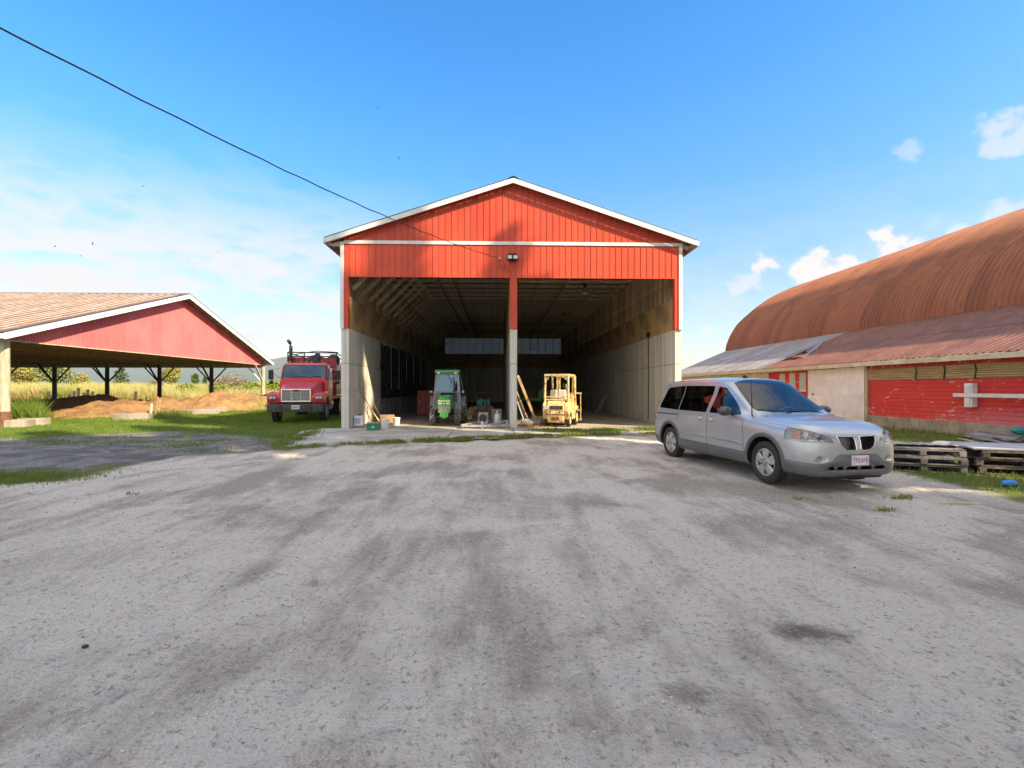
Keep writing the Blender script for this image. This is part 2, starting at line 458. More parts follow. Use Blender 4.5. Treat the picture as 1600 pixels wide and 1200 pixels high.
def ground_objects():
    def grid(xs, ys, hole=None):
        X, Y = np.meshgrid(xs, ys)
        Z = height(X, Y)
        g, l, e = masks(X, Y)
        nx, ny = len(xs), len(ys)
        idx = np.arange(nx * ny).reshape(ny, nx)
        q = np.stack([idx[:-1, :-1], idx[:-1, 1:], idx[1:, 1:], idx[1:, :-1]], -1).reshape(-1, 4)
        cx = (X[:-1, :-1] + X[1:, 1:]).reshape(-1) / 2; cy = (Y[:-1, :-1] + Y[1:, 1:]).reshape(-1) / 2
        keep = np.ones(len(q), bool)
        if hole: keep = ~((cx > hole[0]) & (cx < hole[1]) & (cy > hole[2]) & (cy < hole[3]))
        kind = np.argmax(np.stack([g, l, e], -1).reshape(-1, 3)[q].mean(1), 1)
        return np.stack([X, Y, Z], -1).reshape(-1, 3), q[keep], kind[keep], np.stack([g, l, e, np.ones_like(g)], -1).reshape(-1, 4)
    xs = np.arange(-24, 15.001, .085)
    ys = [.9]
    while ys[-1] < 20: ys.append(ys[-1] + .028 + .0062 * ys[-1])
    ys = np.array(ys[:-1] + [20.0])
    a = grid(xs, ys)
    xc = np.concatenate([[-5400, -3000, -1500, -700, -350, -200, -140, -100], np.arange(-80, -24, 1.0), [-24], np.arange(-22, 15, 2.0), [15], np.arange(16, 46, 3.0), [70, 120, 250, 700, 2000, 5400]])
    yc = np.concatenate([[-3000, -600, -200, -80, -40, -20, -10, -5, -2, .9], np.arange(3, 20, 2.0), np.arange(20, 86, 1.2), [100, 130, 180, 260, 400, 700, 1300, 2500, 5400]])
    b = grid(xc, yc, (-24, 15, .9, 20))
    V = np.concatenate([a[0], b[0]]); Q = np.concatenate([a[1], b[1] + len(a[0])]); K = np.concatenate([a[2], b[2]]); C = np.concatenate([a[3], b[3]])
    for k, name in enumerate(('gravel_yard', 'dirt_lane', 'grass_field')):
        q = Q[K == k]
        used, inv = np.unique(q, return_inverse=True)
        me = bpy.data.meshes.new(name)
        me.vertices.add(len(used)); me.vertices.foreach_set('co', V[used].astype(np.float32).ravel())
        me.loops.add(q.size); me.loops.foreach_set('vertex_index', inv.reshape(-1).astype(np.int32))
        me.polygons.add(len(q)); me.polygons.foreach_set('loop_start', np.arange(0, q.size, 4, dtype=np.int32))
        me.polygons.foreach_set('use_smooth', np.ones(len(q), bool))
        me.update(calc_edges=True)
        at_ = me.color_attributes.new('kind_mask', 'FLOAT_COLOR', 'POINT')
        at_.data.foreach_set('color', C[used].astype(np.float32).ravel())
        me.materials.append(MT['ground'])
        struct(link(name, me))
ground_objects()

# loose stones on the gravel (one countless mass)
def stones():
    rng = np.random.default_rng(4)
    n = 26000
    y = 1.2 + 13 * rng.random(n) ** 1.5; x = -13 * (y / 13 + .15) + rng.random(n) * (13 * (y / 13 + .15) + 8.5)
    ok = sdist(GRAVEL, x, y) > .1
    ok &= fbm(x * 1.1, y * 1.1, 3, 44) > .42
    x, y = x[ok], y[ok]; z = height(x, y)
    base = np.array([(1, 0, 0), (-1, 0, 0), (0, 1, 0), (0, -1, 0), (0, 0, 1), (0, 0, -.6), (.6, .6, .5), (-.6, .55, .5), (-.55, -.6, .5), (.6, -.6, .45)])
    bm = bmesh.new()
    for p in base: bm.verts.new(p)
    r = bmesh.ops.convex_hull(bm, input=bm.verts)
    bm.verts.index_update()
    tris = np.array([[v.index for v in f.verts] for f in bm.faces]); vs = np.array([tuple(v.co) for v in bm.verts]); bm.free()
    N = len(x)
    s = (.0028 + .0105 * rng.random(N) ** 5.0) * (.8 + .07 * y)
    an = rng.random(N) * 6.28
    P = vs[None] * (1 + (rng.random((N, len(vs), 3)) - .5) * .6) * s[:, None, None] * np.stack([np.ones(N), .6 + .4 * rng.random(N), .45 + .3 * rng.random(N)], -1)[:, None, :]
    ca, sa = np.cos(an)[:, None], np.sin(an)[:, None]
    P = np.stack([P[..., 0] * ca - P[..., 1] * sa, P[..., 0] * sa + P[..., 1] * ca, P[..., 2]], -1) + np.stack([x, y, z + s * .15], -1)[:, None]
    T = (tris[None] + (np.arange(N) * len(vs))[:, None, None]).reshape(-1, 3)
    me = bpy.data.meshes.new('gravel_stones')
    me.from_pydata(P.reshape(-1, 3).tolist(), [], T.tolist())
    m = NT('loose_stone'); v = m.coord('Object')
    w = m.node('ShaderNodeTexVoronoi', {'Vector': v, 'Scale': 9.0}).outputs['Color']
    me.materials.append(m.out(m.mix(m.node('ShaderNodeSeparateColor', {0: w}).outputs[0], (.19, .175, .165), (.56, .53, .49)), .9))
    stuff(link('gravel_stones', me))
stones()

# blades: curved two-segment grass, one mesh
def blades(name, x, y, h, w, mat, seed=1, lean=.5, z=None):
    rng = np.random.default_rng(seed + 5000)
    n = len(x); z = height(x, y) if z is None else z
    a = rng.random(n) * 6.283; la = rng.random(n) * 6.283; ln = h * lean * rng.random(n)
    dx, dy = np.cos(a) * w / 2, np.sin(a) * w / 2
    lx, ly = np.cos(la) * ln, np.sin(la) * ln
    P = np.zeros((n, 5, 3))
    P[:, 0] = np.stack([x - dx, y - dy, z - .01], -1); P[:, 1] = np.stack([x + dx, y + dy, z - .01], -1)
    P[:, 2] = np.stack([x - dx * .8 + lx * .35, y - dy * .8 + ly * .35, z + h * .55], -1); P[:, 3] = np.stack([x + dx * .8 + lx * .35, y + dy * .8 + ly * .35, z + h * .55], -1)
    P[:, 4] = np.stack([x + lx, y + ly, z + h], -1)
    o = (np.arange(n) * 5)[:, None]
    q = (o + np.array([0, 1, 3, 2])); t = (o + np.array([2, 3, 4]))
    me = bpy.data.meshes.new(name)
    nl = n * 7
    me.vertices.add(n * 5); me.vertices.foreach_set('co', P.astype(np.float32).ravel())
    loops = np.concatenate([q, t], 1).astype(np.int32).ravel()
    me.loops.add(nl); me.loops.foreach_set('vertex_index', loops)
    ls = (np.arange(n) * 7)[:, None] + np.array([0, 4])
    me.polygons.add(n * 2); me.polygons.foreach_set('loop_start', ls.astype(np.int32).ravel())
    me.update(calc_edges=True)
    me.materials.append(mat)
    return stuff(link(name, me))
def leaf_mat(name, c1, c2, c3=None, scale=1.2, trans=.35):
    m = NT(name); v = m.coord('Object')
    c = m.mix(m.ramp(m.noise(v, scale, 4, .6), .35, .65), c1, c2)
    if c3: c = m.mix(m.ramp(m.noise(v, scale * 7, 2, .5), .52, .68), c, c3)
    m.out(c, .65, 0, .25)
    tr = m.node('ShaderNodeBsdfTranslucent', {'Color': c})
    ms = m.node('ShaderNodeMixShader', {0: trans, 1: m.b.outputs[0], 2: tr.outputs[0]})
    m.l.new(ms.outputs[0], m.n['Material Output'].inputs['Surface'])
    return m.mat
MT['grass'] = leaf_mat('short_grass', (.095, .20, .025), (.17, .26, .04), (.20, .22, .07), 1.1)
MT['verge'] = leaf_mat('verge_grass', (.10, .19, .03), (.20, .25, .05), (.28, .23, .10), 2.0)
MT['straw'] = leaf_mat('tall_meadow_grass', (.62, .54, .24), (.42, .46, .14), (.72, .60, .32), .16, .5)
def lawns():
    rng = np.random.default_rng(11)
    # lawn between the lane, the shed and the truck
    n = 190000
    x = -24 + rng.random(n) * 19; y = 12 + rng.random(n) * 34
    g, l, e = masks(x, y)
    d = smooth01(fbm(x * .8, y * .8, 3, 61), .25, .55)
    e = np.maximum(e, l * .55 * smooth01(fbm(x * .7, y * 1.3, 3, 88), .5, .68))
    ok = (rng.random(n) < e * (.35 + .65 * d)) & (sdist(BARN_FOOT, x, y) < -.15) & (sdist(APRON, x, y) < -.05)
    x, y = x[ok], y[ok]
    h = (.03 + .055 * rng.random(len(x))) * (1 + .6 * (y > 22))
    blades('lawn_grass', x, y, h, .012 + .012 * rng.random(len(x)), MT['grass'], 2, .8)
    # green fringe along the front of the apron
    line = np.array(gp((430, 704), (500, 699), (560, 696), (640, 692), (720, 689), (790, 686), (860, 682), (930, 680), (1040, 680)))
    n = 9000
    t = rng.random(n) * (len(line) - 1); i = t.astype(int); f = t - i
    p = line[i] * (1 - f)[:, None] + line[np.minimum(i + 1, len(line) - 1)] * f[:, None]
    x = p[:, 0] + rng.normal(0, .12, n); y = p[:, 1] + .10 + rng.normal(0, .16, n)
    k = np.clip(.35 + .75 * smooth01(x, -5, 0), 0, 1) * smooth01(fbm(x * 1.6, y * 1.6, 3, 77), .36, .58)
    ok = rng.random(n) < k; x, y = x[ok], y[ok]
    blades('fringe_grass', x, y, .04 + .10 * rng.random(len(x)) * smooth01(fbm(x * 2, y * 2, 2, 5), .2, .7), .016 + .01 * rng.random(len(x)), MT['verge'], 3, .7, z=np.maximum(height(x, y), .03))
    # ragged grass along the apron's left end
    a, b = Vector(APRON[0]), Vector((-6.7, 18.6))
    n = 2600; t = rng.random(n); x = a.x + (b.x - a.x) * t + rng.normal(0, .16, n) - .05; y = a.y + (b.y - a.y) * t + rng.normal(0, .12, n)
    ok = rng.random(n) < smooth01(fbm(x * 1.7, y * 1.7, 3, 19), .3, .6); x, y = x[ok], y[ok]
    blades('edge_grass', x, y, .04 + .09 * rng.random(len(x)), .018 * np.ones(len(x)), MT['verge'], 8, .8, z=np.maximum(height(x, y), .02))
    # strip between the apron and the right bay, tufts in the apron joints
    a, b = G(820, 676), G(1040, 672)
    n = 6000; t = rng.random(n); x = a.x + (b.x - a.x) * t + rng.normal(0, .1, n); y = a.y + (b.y - a.y) * t + rng.normal(0, .28, n)
    ok = rng.random(n) < smooth01(fbm(x * 1.3, y * 1.3, 3, 90), .38, .55); x, y = x[ok], y[ok]
    blades('doorway_grass', x, y, .04 + .09 * rng.random(len(x)), .018 * np.ones(len(x)), MT['verge'], 4, .7, z=np.maximum(height(x, y), .03))
    # verge between the yard and the red wall
    n = 34000
    x = 5.5 + rng.random(n) * 10; y = 5.5 + rng.random(n) * 17
    g, l, e = masks(x, y)
    ok = (rng.random(n) < e * smooth01(fbm(x * 1.2, y * 1.2, 3, 14), .3, .55)) & (x < 15.4) & (sdist(BARN_FOOT, x, y) < -.05); x, y = x[ok], y[ok]
    blades('verge_grass', x, y, (.03 + .09 * rng.random(len(x)) ** 1.5) * (1 + .3 * smooth01(x, 12.5, 15)), .012 + .012 * rng.random(len(x)), MT['verge'], 5, .8)
    # left lower patch next to the yard and tufts out on the gravel
    for k, (px, py, rr, nn) in enumerate(((15, 745, 1.0, 5000), (1250, 778, .12, 30), (1383, 796, .10, 60), (1410, 778, .16, 110), (210, 772, .1, 20))):
        c = G(px, py); x = c.x + rng.normal(0, rr * .6, nn); y = c.y + rng.normal(0, rr * .35, nn)
        blades('tuft_grass', x, y, .025 + .05 * rng.random(nn), .011 * np.ones(nn), MT['verge'], 30 + k, .9)
    # dry stalks at the wall foot
    n = 150; x = 14.6 + rng.random(n) * .8; y = 15 + rng.random(n) * 5.5
    blades('dry_stalks', x, y, .25 + .55 * rng.random(n), .012 * np.ones(n), MT['straw'], 6, .5)
    # meadow behind the shed
    n = 170000
    y = 45.2 + 68 * rng.random(n) ** 1.7; x = -y * 1.25 + rng.random(n) * (y * 1.25 - 8.5)
    ok = rng.random(n) < .3 + .7 * smooth01(fbm(x * .35, y * .35, 3, 51), .3, .6); x, y = x[ok], y[ok]
    h = (.7 + .8 * rng.random(len(x))) * (.65 + .7 * smooth01(fbm(x * .12, y * .12, 3, 52), .3, .65))
    blades('meadow_grass', x, y, h, .04 + .05 * rng.random(len(x)), MT['straw'], 7, .55)
APRON = gp((436, 701), (500, 697), (560, 694), (640, 690), (720, 687), (790, 684), (860, 680.5), (930, 678.5), (1035, 678)) + [(7.05, 18.66), (-6.6, 18.66), (-7.0, 17.5)]
lawns()

def concrete_floor_mat():
    m = NT('worn_slab_concrete'); v = m.coord('Object')
    c = m.mix(m.ramp(m.noise(v, .9, 6, .65, .4), .35, .68), (.43, .42, .405), (.27, .26, .245))
    c = m.mix(m.ramp(m.noise(v, 7, 5, .7), .52, .72, 0, .6), c, (.17, .155, .135))
    m.bump(m.noise(v, 30, 5, .7), .35, .012)
    return m.out(c, .9, 0, .25)
MT['slab'] = concrete_floor_mat()
# apron: cast slabs, each its own piece with open joints
def apron():
    root_m = MB()
    xs = [-7.2, -4.4, -1.6, .55, 3.2, 5.6, 7.1]
    first = None
    for k in range(len(xs) - 1):
        x0, x1 = xs[k] + .012, xs[k + 1] - .012
        poly = [p for p in APRON]
        # clip in x
        def clip(pl, lim, sgn):
            out = []
            for i in range(len(pl)):
                a, b = pl[i], pl[(i + 1) % len(pl)]
                ia, ib = (a[0] - lim) * sgn >= 0, (b[0] - lim) * sgn >= 0
                if ia: out.append(a)
                if ia != ib:
                    t = (lim - a[0]) / (b[0] - a[0]); out.append((lim, a[1] + (b[1] - a[1]) * t))
            return out
        pl = clip(clip(poly, x0, 1), x1, -1)
        if len(pl) < 3: continue
        mb = MB(); mb.prism(pl, 'z', -.1, .022 + .006 * (k % 2))
        if first is None:
            first = struct(mb.build('concrete_apron', MT['slab'], bevel=.01))
        else:
            mb.build('slab', MT['slab'], first, bevel=.01)
apron()
# ------------------------------------------------------------------ main barn
U0, U1, V0, V1 = -5.97, 7.13, 18.7, 54.0
HC, HO, HT, HH, HB = 3.83, 5.1, 7.08, 5.79, 7.10     # concrete, board band, truss chord, door header, trim band
UC = .58
RIDGE = 9.5
SL = (RIDGE - 7.17) / 7.08                             # roof slope
def roofz(u): return RIDGE - abs(u - UC) * SL
def siding_mat(name, c1, c2, rough=.42):
    m = NT(name); v = m.coord('Object')
    c = m.mix(m.ramp(m.noise(v, .7, 5, .6), .35, .7), c1, c2)
    c = m.mix(m.ramp(m.noise(m.coord('Object', (6, 6, .6)), 2, 5, .6),   .50, .75, 0, .55), c, tuple(q * .7 for q in c2))
    c = m.node('ShaderNodeHueSaturation', {'Color': c, 'Value': m.ramp(m.rand(), 0, 1, .93, 1.06)}).outputs[0]
    return m.out(c, rough, 0, .3)
MT['siding'] = siding_mat('red_metal_siding', (.58, .075, .04), (.50, .06, .035))
def formed_concrete(name, tint=1.0):
    m = NT(name); v = m.coord('Object')
    sep = m.node('ShaderNodeSeparateXYZ', {0: v})
    stre = m.noise(m.coord('Object', (3.2, 3.2, .10)), 2.2, 6, .65)
    fine = m.noise(m.coord('Object', (14, 14, .35)), 2, 4, .6)
    c = m.mix(m.ramp(stre, .33, .66), (.42 * tint, .41 * tint, .375 * tint), (.64 * tint, .62 * tint, .565 * tint))
    c = m.mix(m.ramp(fine, .55, .75, 0, .5), c, (.19, .175, .15))
    c = m.mix(m.ramp(m.noise(v, .8, 5, .65), .58, .75, 0, .5), c, (.17, .15, .12))
    lift = m.math('ABSOLUTE', m.math('SUBTRACT', sep.outputs[2], 2.48))
    line = m.ramp(lift, .03, .0)
    c = m.mix(m.math('MULTIPLY', line, .55), c, (.11, .10, .09))
    h = m.math('ADD', m.math('MULTIPLY', fine, .6), m.math('ADD', stre, m.math('MULTIPLY', line, -1.2)))
    m.bump(h, .45, .02)
    return m.out(c, .9, 0, .25)
MT['concrete'] = formed_concrete('board_formed_concrete')
def osb_mat():
    m = NT('strand_board'); v = m.coord('Object')
    w = m.node('ShaderNodeTexVoronoi', {'Vector': m.coord('Object', (9, 9, 16)), 'Scale': 3.0}).outputs['Color']
    g = m.node('ShaderNodeSeparateColor', {0: w}).outputs[0]
    c = m.mix(g, (.55, .38, .20), (.38, .25, .125))
    c = m.mix(m.ramp(m.noise(v, .7, 4, .6), .45, .7, 0, .6), c, (.14, .10, .065))
    return m.out(c, .8, 0, .25)
MT['osb'] = osb_mat()
MT['roof_metal'] = PM('dark_roof_metal', (.10, .10, .11), (.06, .06, .065), 2, .5, .3)
MT['sheath'] = PM('inner_boarding', (.45, .30, .19), (.26, .165, .105), 3, .85, bump=.2, bscale=20, rand=.25, stretch=(3, 3, .4))
def panel_mat():
    m = NT('fibreglass_skylight'); v = m.coord('Object')
    c = m.mix(m.ramp(m.noise(v, 1.1, 4, .6), .35, .7), (.36, .39, .45), (.26, .29, .34))
    m.out(c, .5, 0, .3)
    t = m.node('ShaderNodeBsdfTranslucent', {'Color': c})
    ms = m.node('ShaderNodeMixShader', {0: .6, 1: m.b.outputs[0], 2: t.outputs[0]})
    m.l.new(ms.outputs[0], m.n['Material Output'].inputs['Surface'])
    return m.mat
MT['skylight'] = panel_mat()
barn = thing('red_barn', 'tall red metal clad gable barn with two open bays on concrete walls', 'barn', (UC, V0, 0), world_parts=True)
def part(name, mb, mat, parent=barn, **k): return mb.build(name, MT[mat] if isinstance(mat, str) else mat, parent, **k)

struct(MB().box(U0 + .2, U1 - .2, V0 - .03, V1 - .1, -.08, .018).build('barn_floor', PM('packed_barn_floor', (.42, .37, .30), (.25, .21, .17), 1.1, .92, bump=.4, bscale=22)))
# concrete walls cast in lengths
WL, WR, WD = (U0, U0 + .29), (U1 - .25, U1), (.47, .74)
def conc(u0, u1, v0, v1, h=HC):
    part('concrete_wall', MB().box(u0, u1, v0, v1, -.15, h), 'concrete', bevel=.015)
cuts = [V0, V0 + 4.3, V0 + 9.2, V0 + 14.1, V0 + 19, V0 + 24, V0 + 29, V1 - .26]
for a, b in zip(cuts[:-1], cuts[1:]):
    conc(WL[0], WL[1], a + .006, b - .006); conc(WR[0], WR[1], a + .006, b - .006)
    if a < V0 + 22: conc(WD[0], WD[1], a + .006, b - .006)
for k in range(5):
    w = (U1 - U0) / 5
    conc(U0 + k * w + .006, U0 + (k + 1) * w - .006, V1 - .25, V1, HC - .003)
# strand board band (inside faces), studs, outer boarding, outer metal
pm_l = MB().box(0, .018, 0, 2.43, 0, HO - HC - .01).mesh('board_panel', MT['osb'])
stud_me = MB().box(0, .14, 0, .04, 0, HT - HC).mesh('stud', MT['wood_dark'])
k = 0
v = V0 + .06
while v < V1 - .4:
    L = min(2.43, V1 - .3 - v)
    for u, in ((WL[1] - .05,), (WR[0] + .032,)):
        o = link('board_panel', pm_l, barn, loc=(u, v, HC + .005)); o.scale = (1, L / 2.43, 1)
    if v < V0 + 22:
        for u in (WD[0] - .004, WD[1] - .014):
            o = link('board_panel', pm_l, barn, loc=(u, v, HC + .005)); o.scale = (1, L / 2.43, 2.3)
    v += 2.445
n = int((V1 - V0 - .4) / .61)
for i in range(n):
    for u in (U0 + .075, U1 - .215):
        link('stud', stud_me, barn, loc=(u, V0 + .12 + i * .61, HC))
bd_me = MB().box(0, .02, 0, .6, 0, HT - HC - .02).mesh('inner_board', MT['sheath'])
for i in range(n):
    for u in (U0 + .05, U1 - .07):
        link('inner_board', bd_me, barn, loc=(u, V0 + .125 + i * .61, HC + .002))
for u0, u1 in ((U0 - .0, U0 + .045), (U1 - .045, U1)):
    part('outer_cladding', MB().box(u0, u1, V0 + .14, V1, HC + .002, HT - .03), 'siding')
part('outer_cladding', MB().box(U0, U1, V1 + .004, V1 + .02, .0, HC + .02).box(U0, U1, V1 - .04, V1 - .01, HC + .01, 5.31).prism([(U0, 7.04), (U1, 7.04), (U1, 7.0), (UC, RIDGE - .1), (U0, 7.0)][0:2] + [(U1, roofz(U1) - .1), (UC, RIDGE - .1), (U0, roofz(U0) - .1)], 'y', V1 - .04, V1 - .01), 'siding')
part('inner_board', MB().box(U0 + .1, U1 - .1, V1 - .09, V1 - .06, HC - .05, 5.31).prism([(U0 + .1, 7.04), (U1 - .1, 7.04), (U1 - .1, roofz(U1) - .15), (UC, RIDGE - .2), (U0 + .1, roofz(U0) - .15)], 'y', V1 - .09, V1 - .06), 'osb')
# translucent window band in the back wall: panes and bars
pw, ph = .86, .59
pane_me = MB().box(-.01, pw - .012, 0, .012, .0, ph - .004).mesh('window_pane', MT['skylight'])
ncol = 15
for c in range(ncol):
    for r in range(3):
        link('window_pane', pane_me, barn, loc=(U0 + .1 + c * pw, V1 - .06, 5.3 + r * ph))
bars = MB()
for c in range(ncol + 1): bars.box(U0 + .08 + c * pw, U0 + .13 + c * pw, V1 - .14, V1 - .062, 5.28, 7.1)
part('window_bar', bars, 'wood_dark')
rails = MB()
for r in range(4): rails.box(U0 + .1, U1 - .1, V1 - .13, V1 - .064, 5.28 + r * ph - .02 * (r > 0), 5.32 + r * ph - .02 * (r > 0))
part('window_rail', rails, 'wood_dark')
# roof trusses, one mesh each, all alike
def truss():
    mb = MB(); w = .045
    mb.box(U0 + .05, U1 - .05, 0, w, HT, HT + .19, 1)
    for sgn in (-1, 1):
        ue = UC + sgn * 6.5
        mb.bar((UC, w / 2, RIDGE - .22), (UC + sgn * 7.0, w / 2, RIDGE - .22 - 7.0 * SL), w * .9, .19)
        for f0, f1 in ((.0, .18), (.36, .18), (.36, .55), (.74, .55)):
            ua, ub = UC + sgn * 6.3 * f0, UC + sgn * 6.3 * f1
            mb.bar((ua, w / 2, HT + .17), (ub, w / 2, RIDGE - .25 - abs(ub - UC) * SL), w * .8, .1)
    return mb
MT['chord_wood'] = PM('lit_truss_chord', (.62, .51, .38), (.44, .34, .23), 4, .85, bump=.3, bscale=25, rand=.15)  # chords and knee braces lighter: bounced light put into the colour
MT['web_wood'] = PM('shaded_truss_web', (.22, .165, .115), (.13, .095, .065), 4, .9, rand=.2)  # webs and purlins darker: shade under the roof put into the colour
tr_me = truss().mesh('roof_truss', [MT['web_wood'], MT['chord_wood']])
kb_me = MB().bar((U0 + .24, .022, 5.45), (U0 + 1.95, .022, HT + .05), .04, .16).mesh('knee_brace', MT['chord_wood'])
pur_me = MB().box(0, V1 - V0 - .1, -.02, .02, -.045, .045)
i = 0; v = V0 + .62
while v < V1 - .3:
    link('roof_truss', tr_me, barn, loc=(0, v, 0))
    if i < 22: link('knee_brace', kb_me, barn, loc=(0, v + .05, 0))
    v += 1.25; i += 1
for u in (-3.1, -2.3, 3.6):
    part('stringer', MB().box(u - .045, u + .045, V0 + .5, V1 - .3, HT - .042, HT - .003), 'wood_pale')
# roof
OV, OF = .55, .32
for sgn in (-1, 1):
    ue = UC + sgn * 7.08
    x = Matrix.Identity(4)
    poly = [(UC, RIDGE), (ue, RIDGE - 7.08 * SL), (ue, RIDGE - 7.08 * SL + .03), (UC, RIDGE + .03)]
    mb = MB().prism(poly, 'y', V0 - OF, V1 + .3)
    nr = int((V1 - V0 + .6) / .3)
    for q in range(nr):
        vv = V0 - OF + .04 + q * .3
        mb.prism([(UC, RIDGE + .032), (ue, RIDGE - 7.08 * SL + .032), (ue, RIDGE - 7.08 * SL + .055), (UC, RIDGE + .055)], 'y', vv, vv + .03)
    rf = part('roof', mb, 'roof_metal')
    for k in range(9):
        u = UC + sgn * (.35 + k * .82); z = RIDGE - abs(u - UC) * SL
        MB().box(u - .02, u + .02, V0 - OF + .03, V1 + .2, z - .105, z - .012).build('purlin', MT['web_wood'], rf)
    # rake fascia
    f = [(UC, RIDGE - .012), (ue + sgn * .02, RIDGE - .012 - 7.1 * SL), (ue + sgn * .02, RIDGE - .195 - 7.1 * SL), (UC, RIDGE - .195)]
    part('fascia', MB().prism(f, 'y', V0 - OF - .03, V0 - OF - .004), 'white', bevel=.004)
    part('eave_fascia', MB().box(min(ue, ue + sgn * .025), max(ue, ue + sgn * .025), V0 - OF, V1 + .3, RIDGE - 7.08 * SL - .2, RIDGE - 7.08 * SL - .01), 'white')
    for q in range(30):
        vv = V0 - .2 + q * 1.22
        part('rafter_tail', MB().bar((UC + sgn * 6.3, vv, RIDGE - .1 - 6.3 * SL), (ue, vv, RIDGE - .1 - 7.08 * SL), .04, .14), 'wood_dark')
    # eave soffit closing the front end
    part('soffit_end', MB().prism([(UC + sgn * 6.56, roofz(UC + 6.56) - .2), (ue, roofz(ue) - .2), (UC + sgn * 6.56, roofz(UC + 6.56) - .42)], 'y', V0 - .06, V0 - .02), 'wood_dark')
part('ridge_cap', MB().prism([(UC - .2, RIDGE + .034 - .2 * SL), (UC, RIDGE + .065), (UC + .2, RIDGE + .034 - .2 * SL), (UC, RIDGE + .05)], 'y', V0 - OF - .05, V1 + .3), 'roof_metal')
# front siding: one piece per rib, upper gable row and lower band
PW = (U1 - U0 - .24) / 53
def rib_panel(u0, z0l, z0r, z1l, z1r):
    mb = MB(); u1 = u0 + PW
    r = .03
    prof = [(u0, 0), (u1 - r - .012, 0), (u1 - r, -.022), (u1 - .010, -.022), (u1 - .001, 0)]
    vs, fs = [], []
    for (u, d) in prof:
        t = (u - u0) / PW
        for z in (z0l + (z0r - z0l) * t, z1l + (z1r - z1l) * t): vs.append((u, V0 - .03 + d, z))
    for (u, d) in prof:
        t = (u - u0) / PW
        for z in (z0l + (z0r - z0l) * t, z1l + (z1r - z1l) * t): vs.append((u, V0 - .012, z))
    n = len(prof)
    for i in range(n - 1): fs.append((2 * i, 2 * i + 2, 2 * i + 3, 2 * i + 1))
    for i in range(n - 1): fs.append((2 * n + 2 * i, 2 * n + 2 * i + 1, 2 * n + 2 * i + 3, 2 * n + 2 * i + 2))
    for i in range(n - 1):
        fs.append((2 * i, 2 * n + 2 * i, 2 * n + 2 * i + 2, 2 * i + 2)); fs.append((2 * i + 1, 2 * i + 3, 2 * n + 2 * i + 3, 2 * n + 2 * i + 1))
    mb.add(vs, fs)
    return mb
low = rib_panel(0, HH, HH, HB - .07, HB - .07).mesh('siding_panel', MT['siding'])
for k in range(53):
    u = U0 + .12 + k * PW
    link('siding_panel', low, barn, loc=(u, 0, 0))
    zl, zr = roofz(u) - .03, roofz(u + PW) - .03
    if u < UC < u + PW: zl = zr = min(zl, zr)
    part('siding_panel', rib_panel(u, HB - .02, HB - .02, zl, zr), 'siding')
part('trim_band', MB().box(U0 + .12, U1 - .12, V0 - .075, V0 - .056, HB - .065, HB + .065), 'white', bevel=.004)
for u0, u1 in ((U0 - .015, U0 + .118), (U1 - .118, U1 + .015)):
    part('corner_trim', MB().box(u0, u1, V0 - .07, V0 + .13, HC - .02, roofz(u0) - .22), 'white', bevel=.004)
for u0, u1 in ((U0 + .122, U0 + .29), (U1 - .30, U1 - .122), (.475, .735)):
    mb = MB().box(u0, u1, V0 - .04, V0 + .15, HC + .005, HH - .003)
    for uu in (u0 + .02, u1 - .045): mb.box(uu, uu + .025, V0 - .058, V0 - .041, HC + .005, HH - .006)
    part('door_jamb', mb, 'siding')
part('header_beam', MB().box(U0 + .3, U1 - .3, V0 + .0, V0 + .14, HH + .02, HH + .32).box(U0 + .3, U1 - .3, V0 + .003, V0 + .13, HT + .2, HT + .48), 'wood_dark')
part('header_flashing', MB().box(U0 + .29, U1 - .29, V0 - .058, V0 + .02, HH - .012, HH + .008), 'siding')
part('gable_framing', MB().box(U0 + .2, U1 - .2, V0 + .004, V0 + .05, HH + .33, HT + .19), 'sheath')
part('conduit', MB().tube([(WR[0] - .02, 22.0, HC + .1), (WR[0] - .02, 22.0, 2.0), (WR[0] - .022, 22.02, .1)], .022, 8).box(WR[0] - .09, WR[0], 21.85, 22.1, HC + .05, HC + .25), 'black')
# high-bay lamps
def highbay(x, y, z, label):
    t = thing('highbay_lamp', label, 'hanging lamp', (x, y, z), group='lamps hanging in the right bay')
    MB().lathe([(.05, .30), (.07, .28), (.08, .22), (.09, .20), (.18, .02), (.185, 0), (.17, .0), (.085, .19), (.0, .2)], n=20).build('lamp_shade', PM('lamp_aluminium', (.62, .60, .55), (.48, .46, .42), 8, .4, .5), t, smooth=40)
    MB().lathe([(.065, .5), (.075, .48), (.075, .30), (.05, .29)], n=14).build('ballast_box', MT['dark_metal'], t, smooth=40)
    MB().ball((0, 0, .09), .055, 10, 8, (1, 1, 1.5)).build('bulb', MT['plastic_white'], t, smooth=60)
    MB().tube([(0, 0, .48), (0, 0, HT + .05 - z)], .012, 6).build('hanger', MT['steel'], t)
highbay(4.48, 24.9, 6.42, 'pale bell shaped lamp hanging nearest the door header in the right bay')
highbay(4.53, 33.2, 6.2, 'smaller looking bell lamp hanging deeper inside the right bay')
# cable looped from header to lamps
tag(MB().tube([(5.2, 19.0, 5.9), (5.3, 20.5, 6.3), (5.0, 22.5, 6.6), (4.55, 24.8, 6.9)], .012, 5).build('lamp_cable', MT['wood_pale']), 'thin pale cable drooping from the header to the nearer hanging lamp', 'cable')
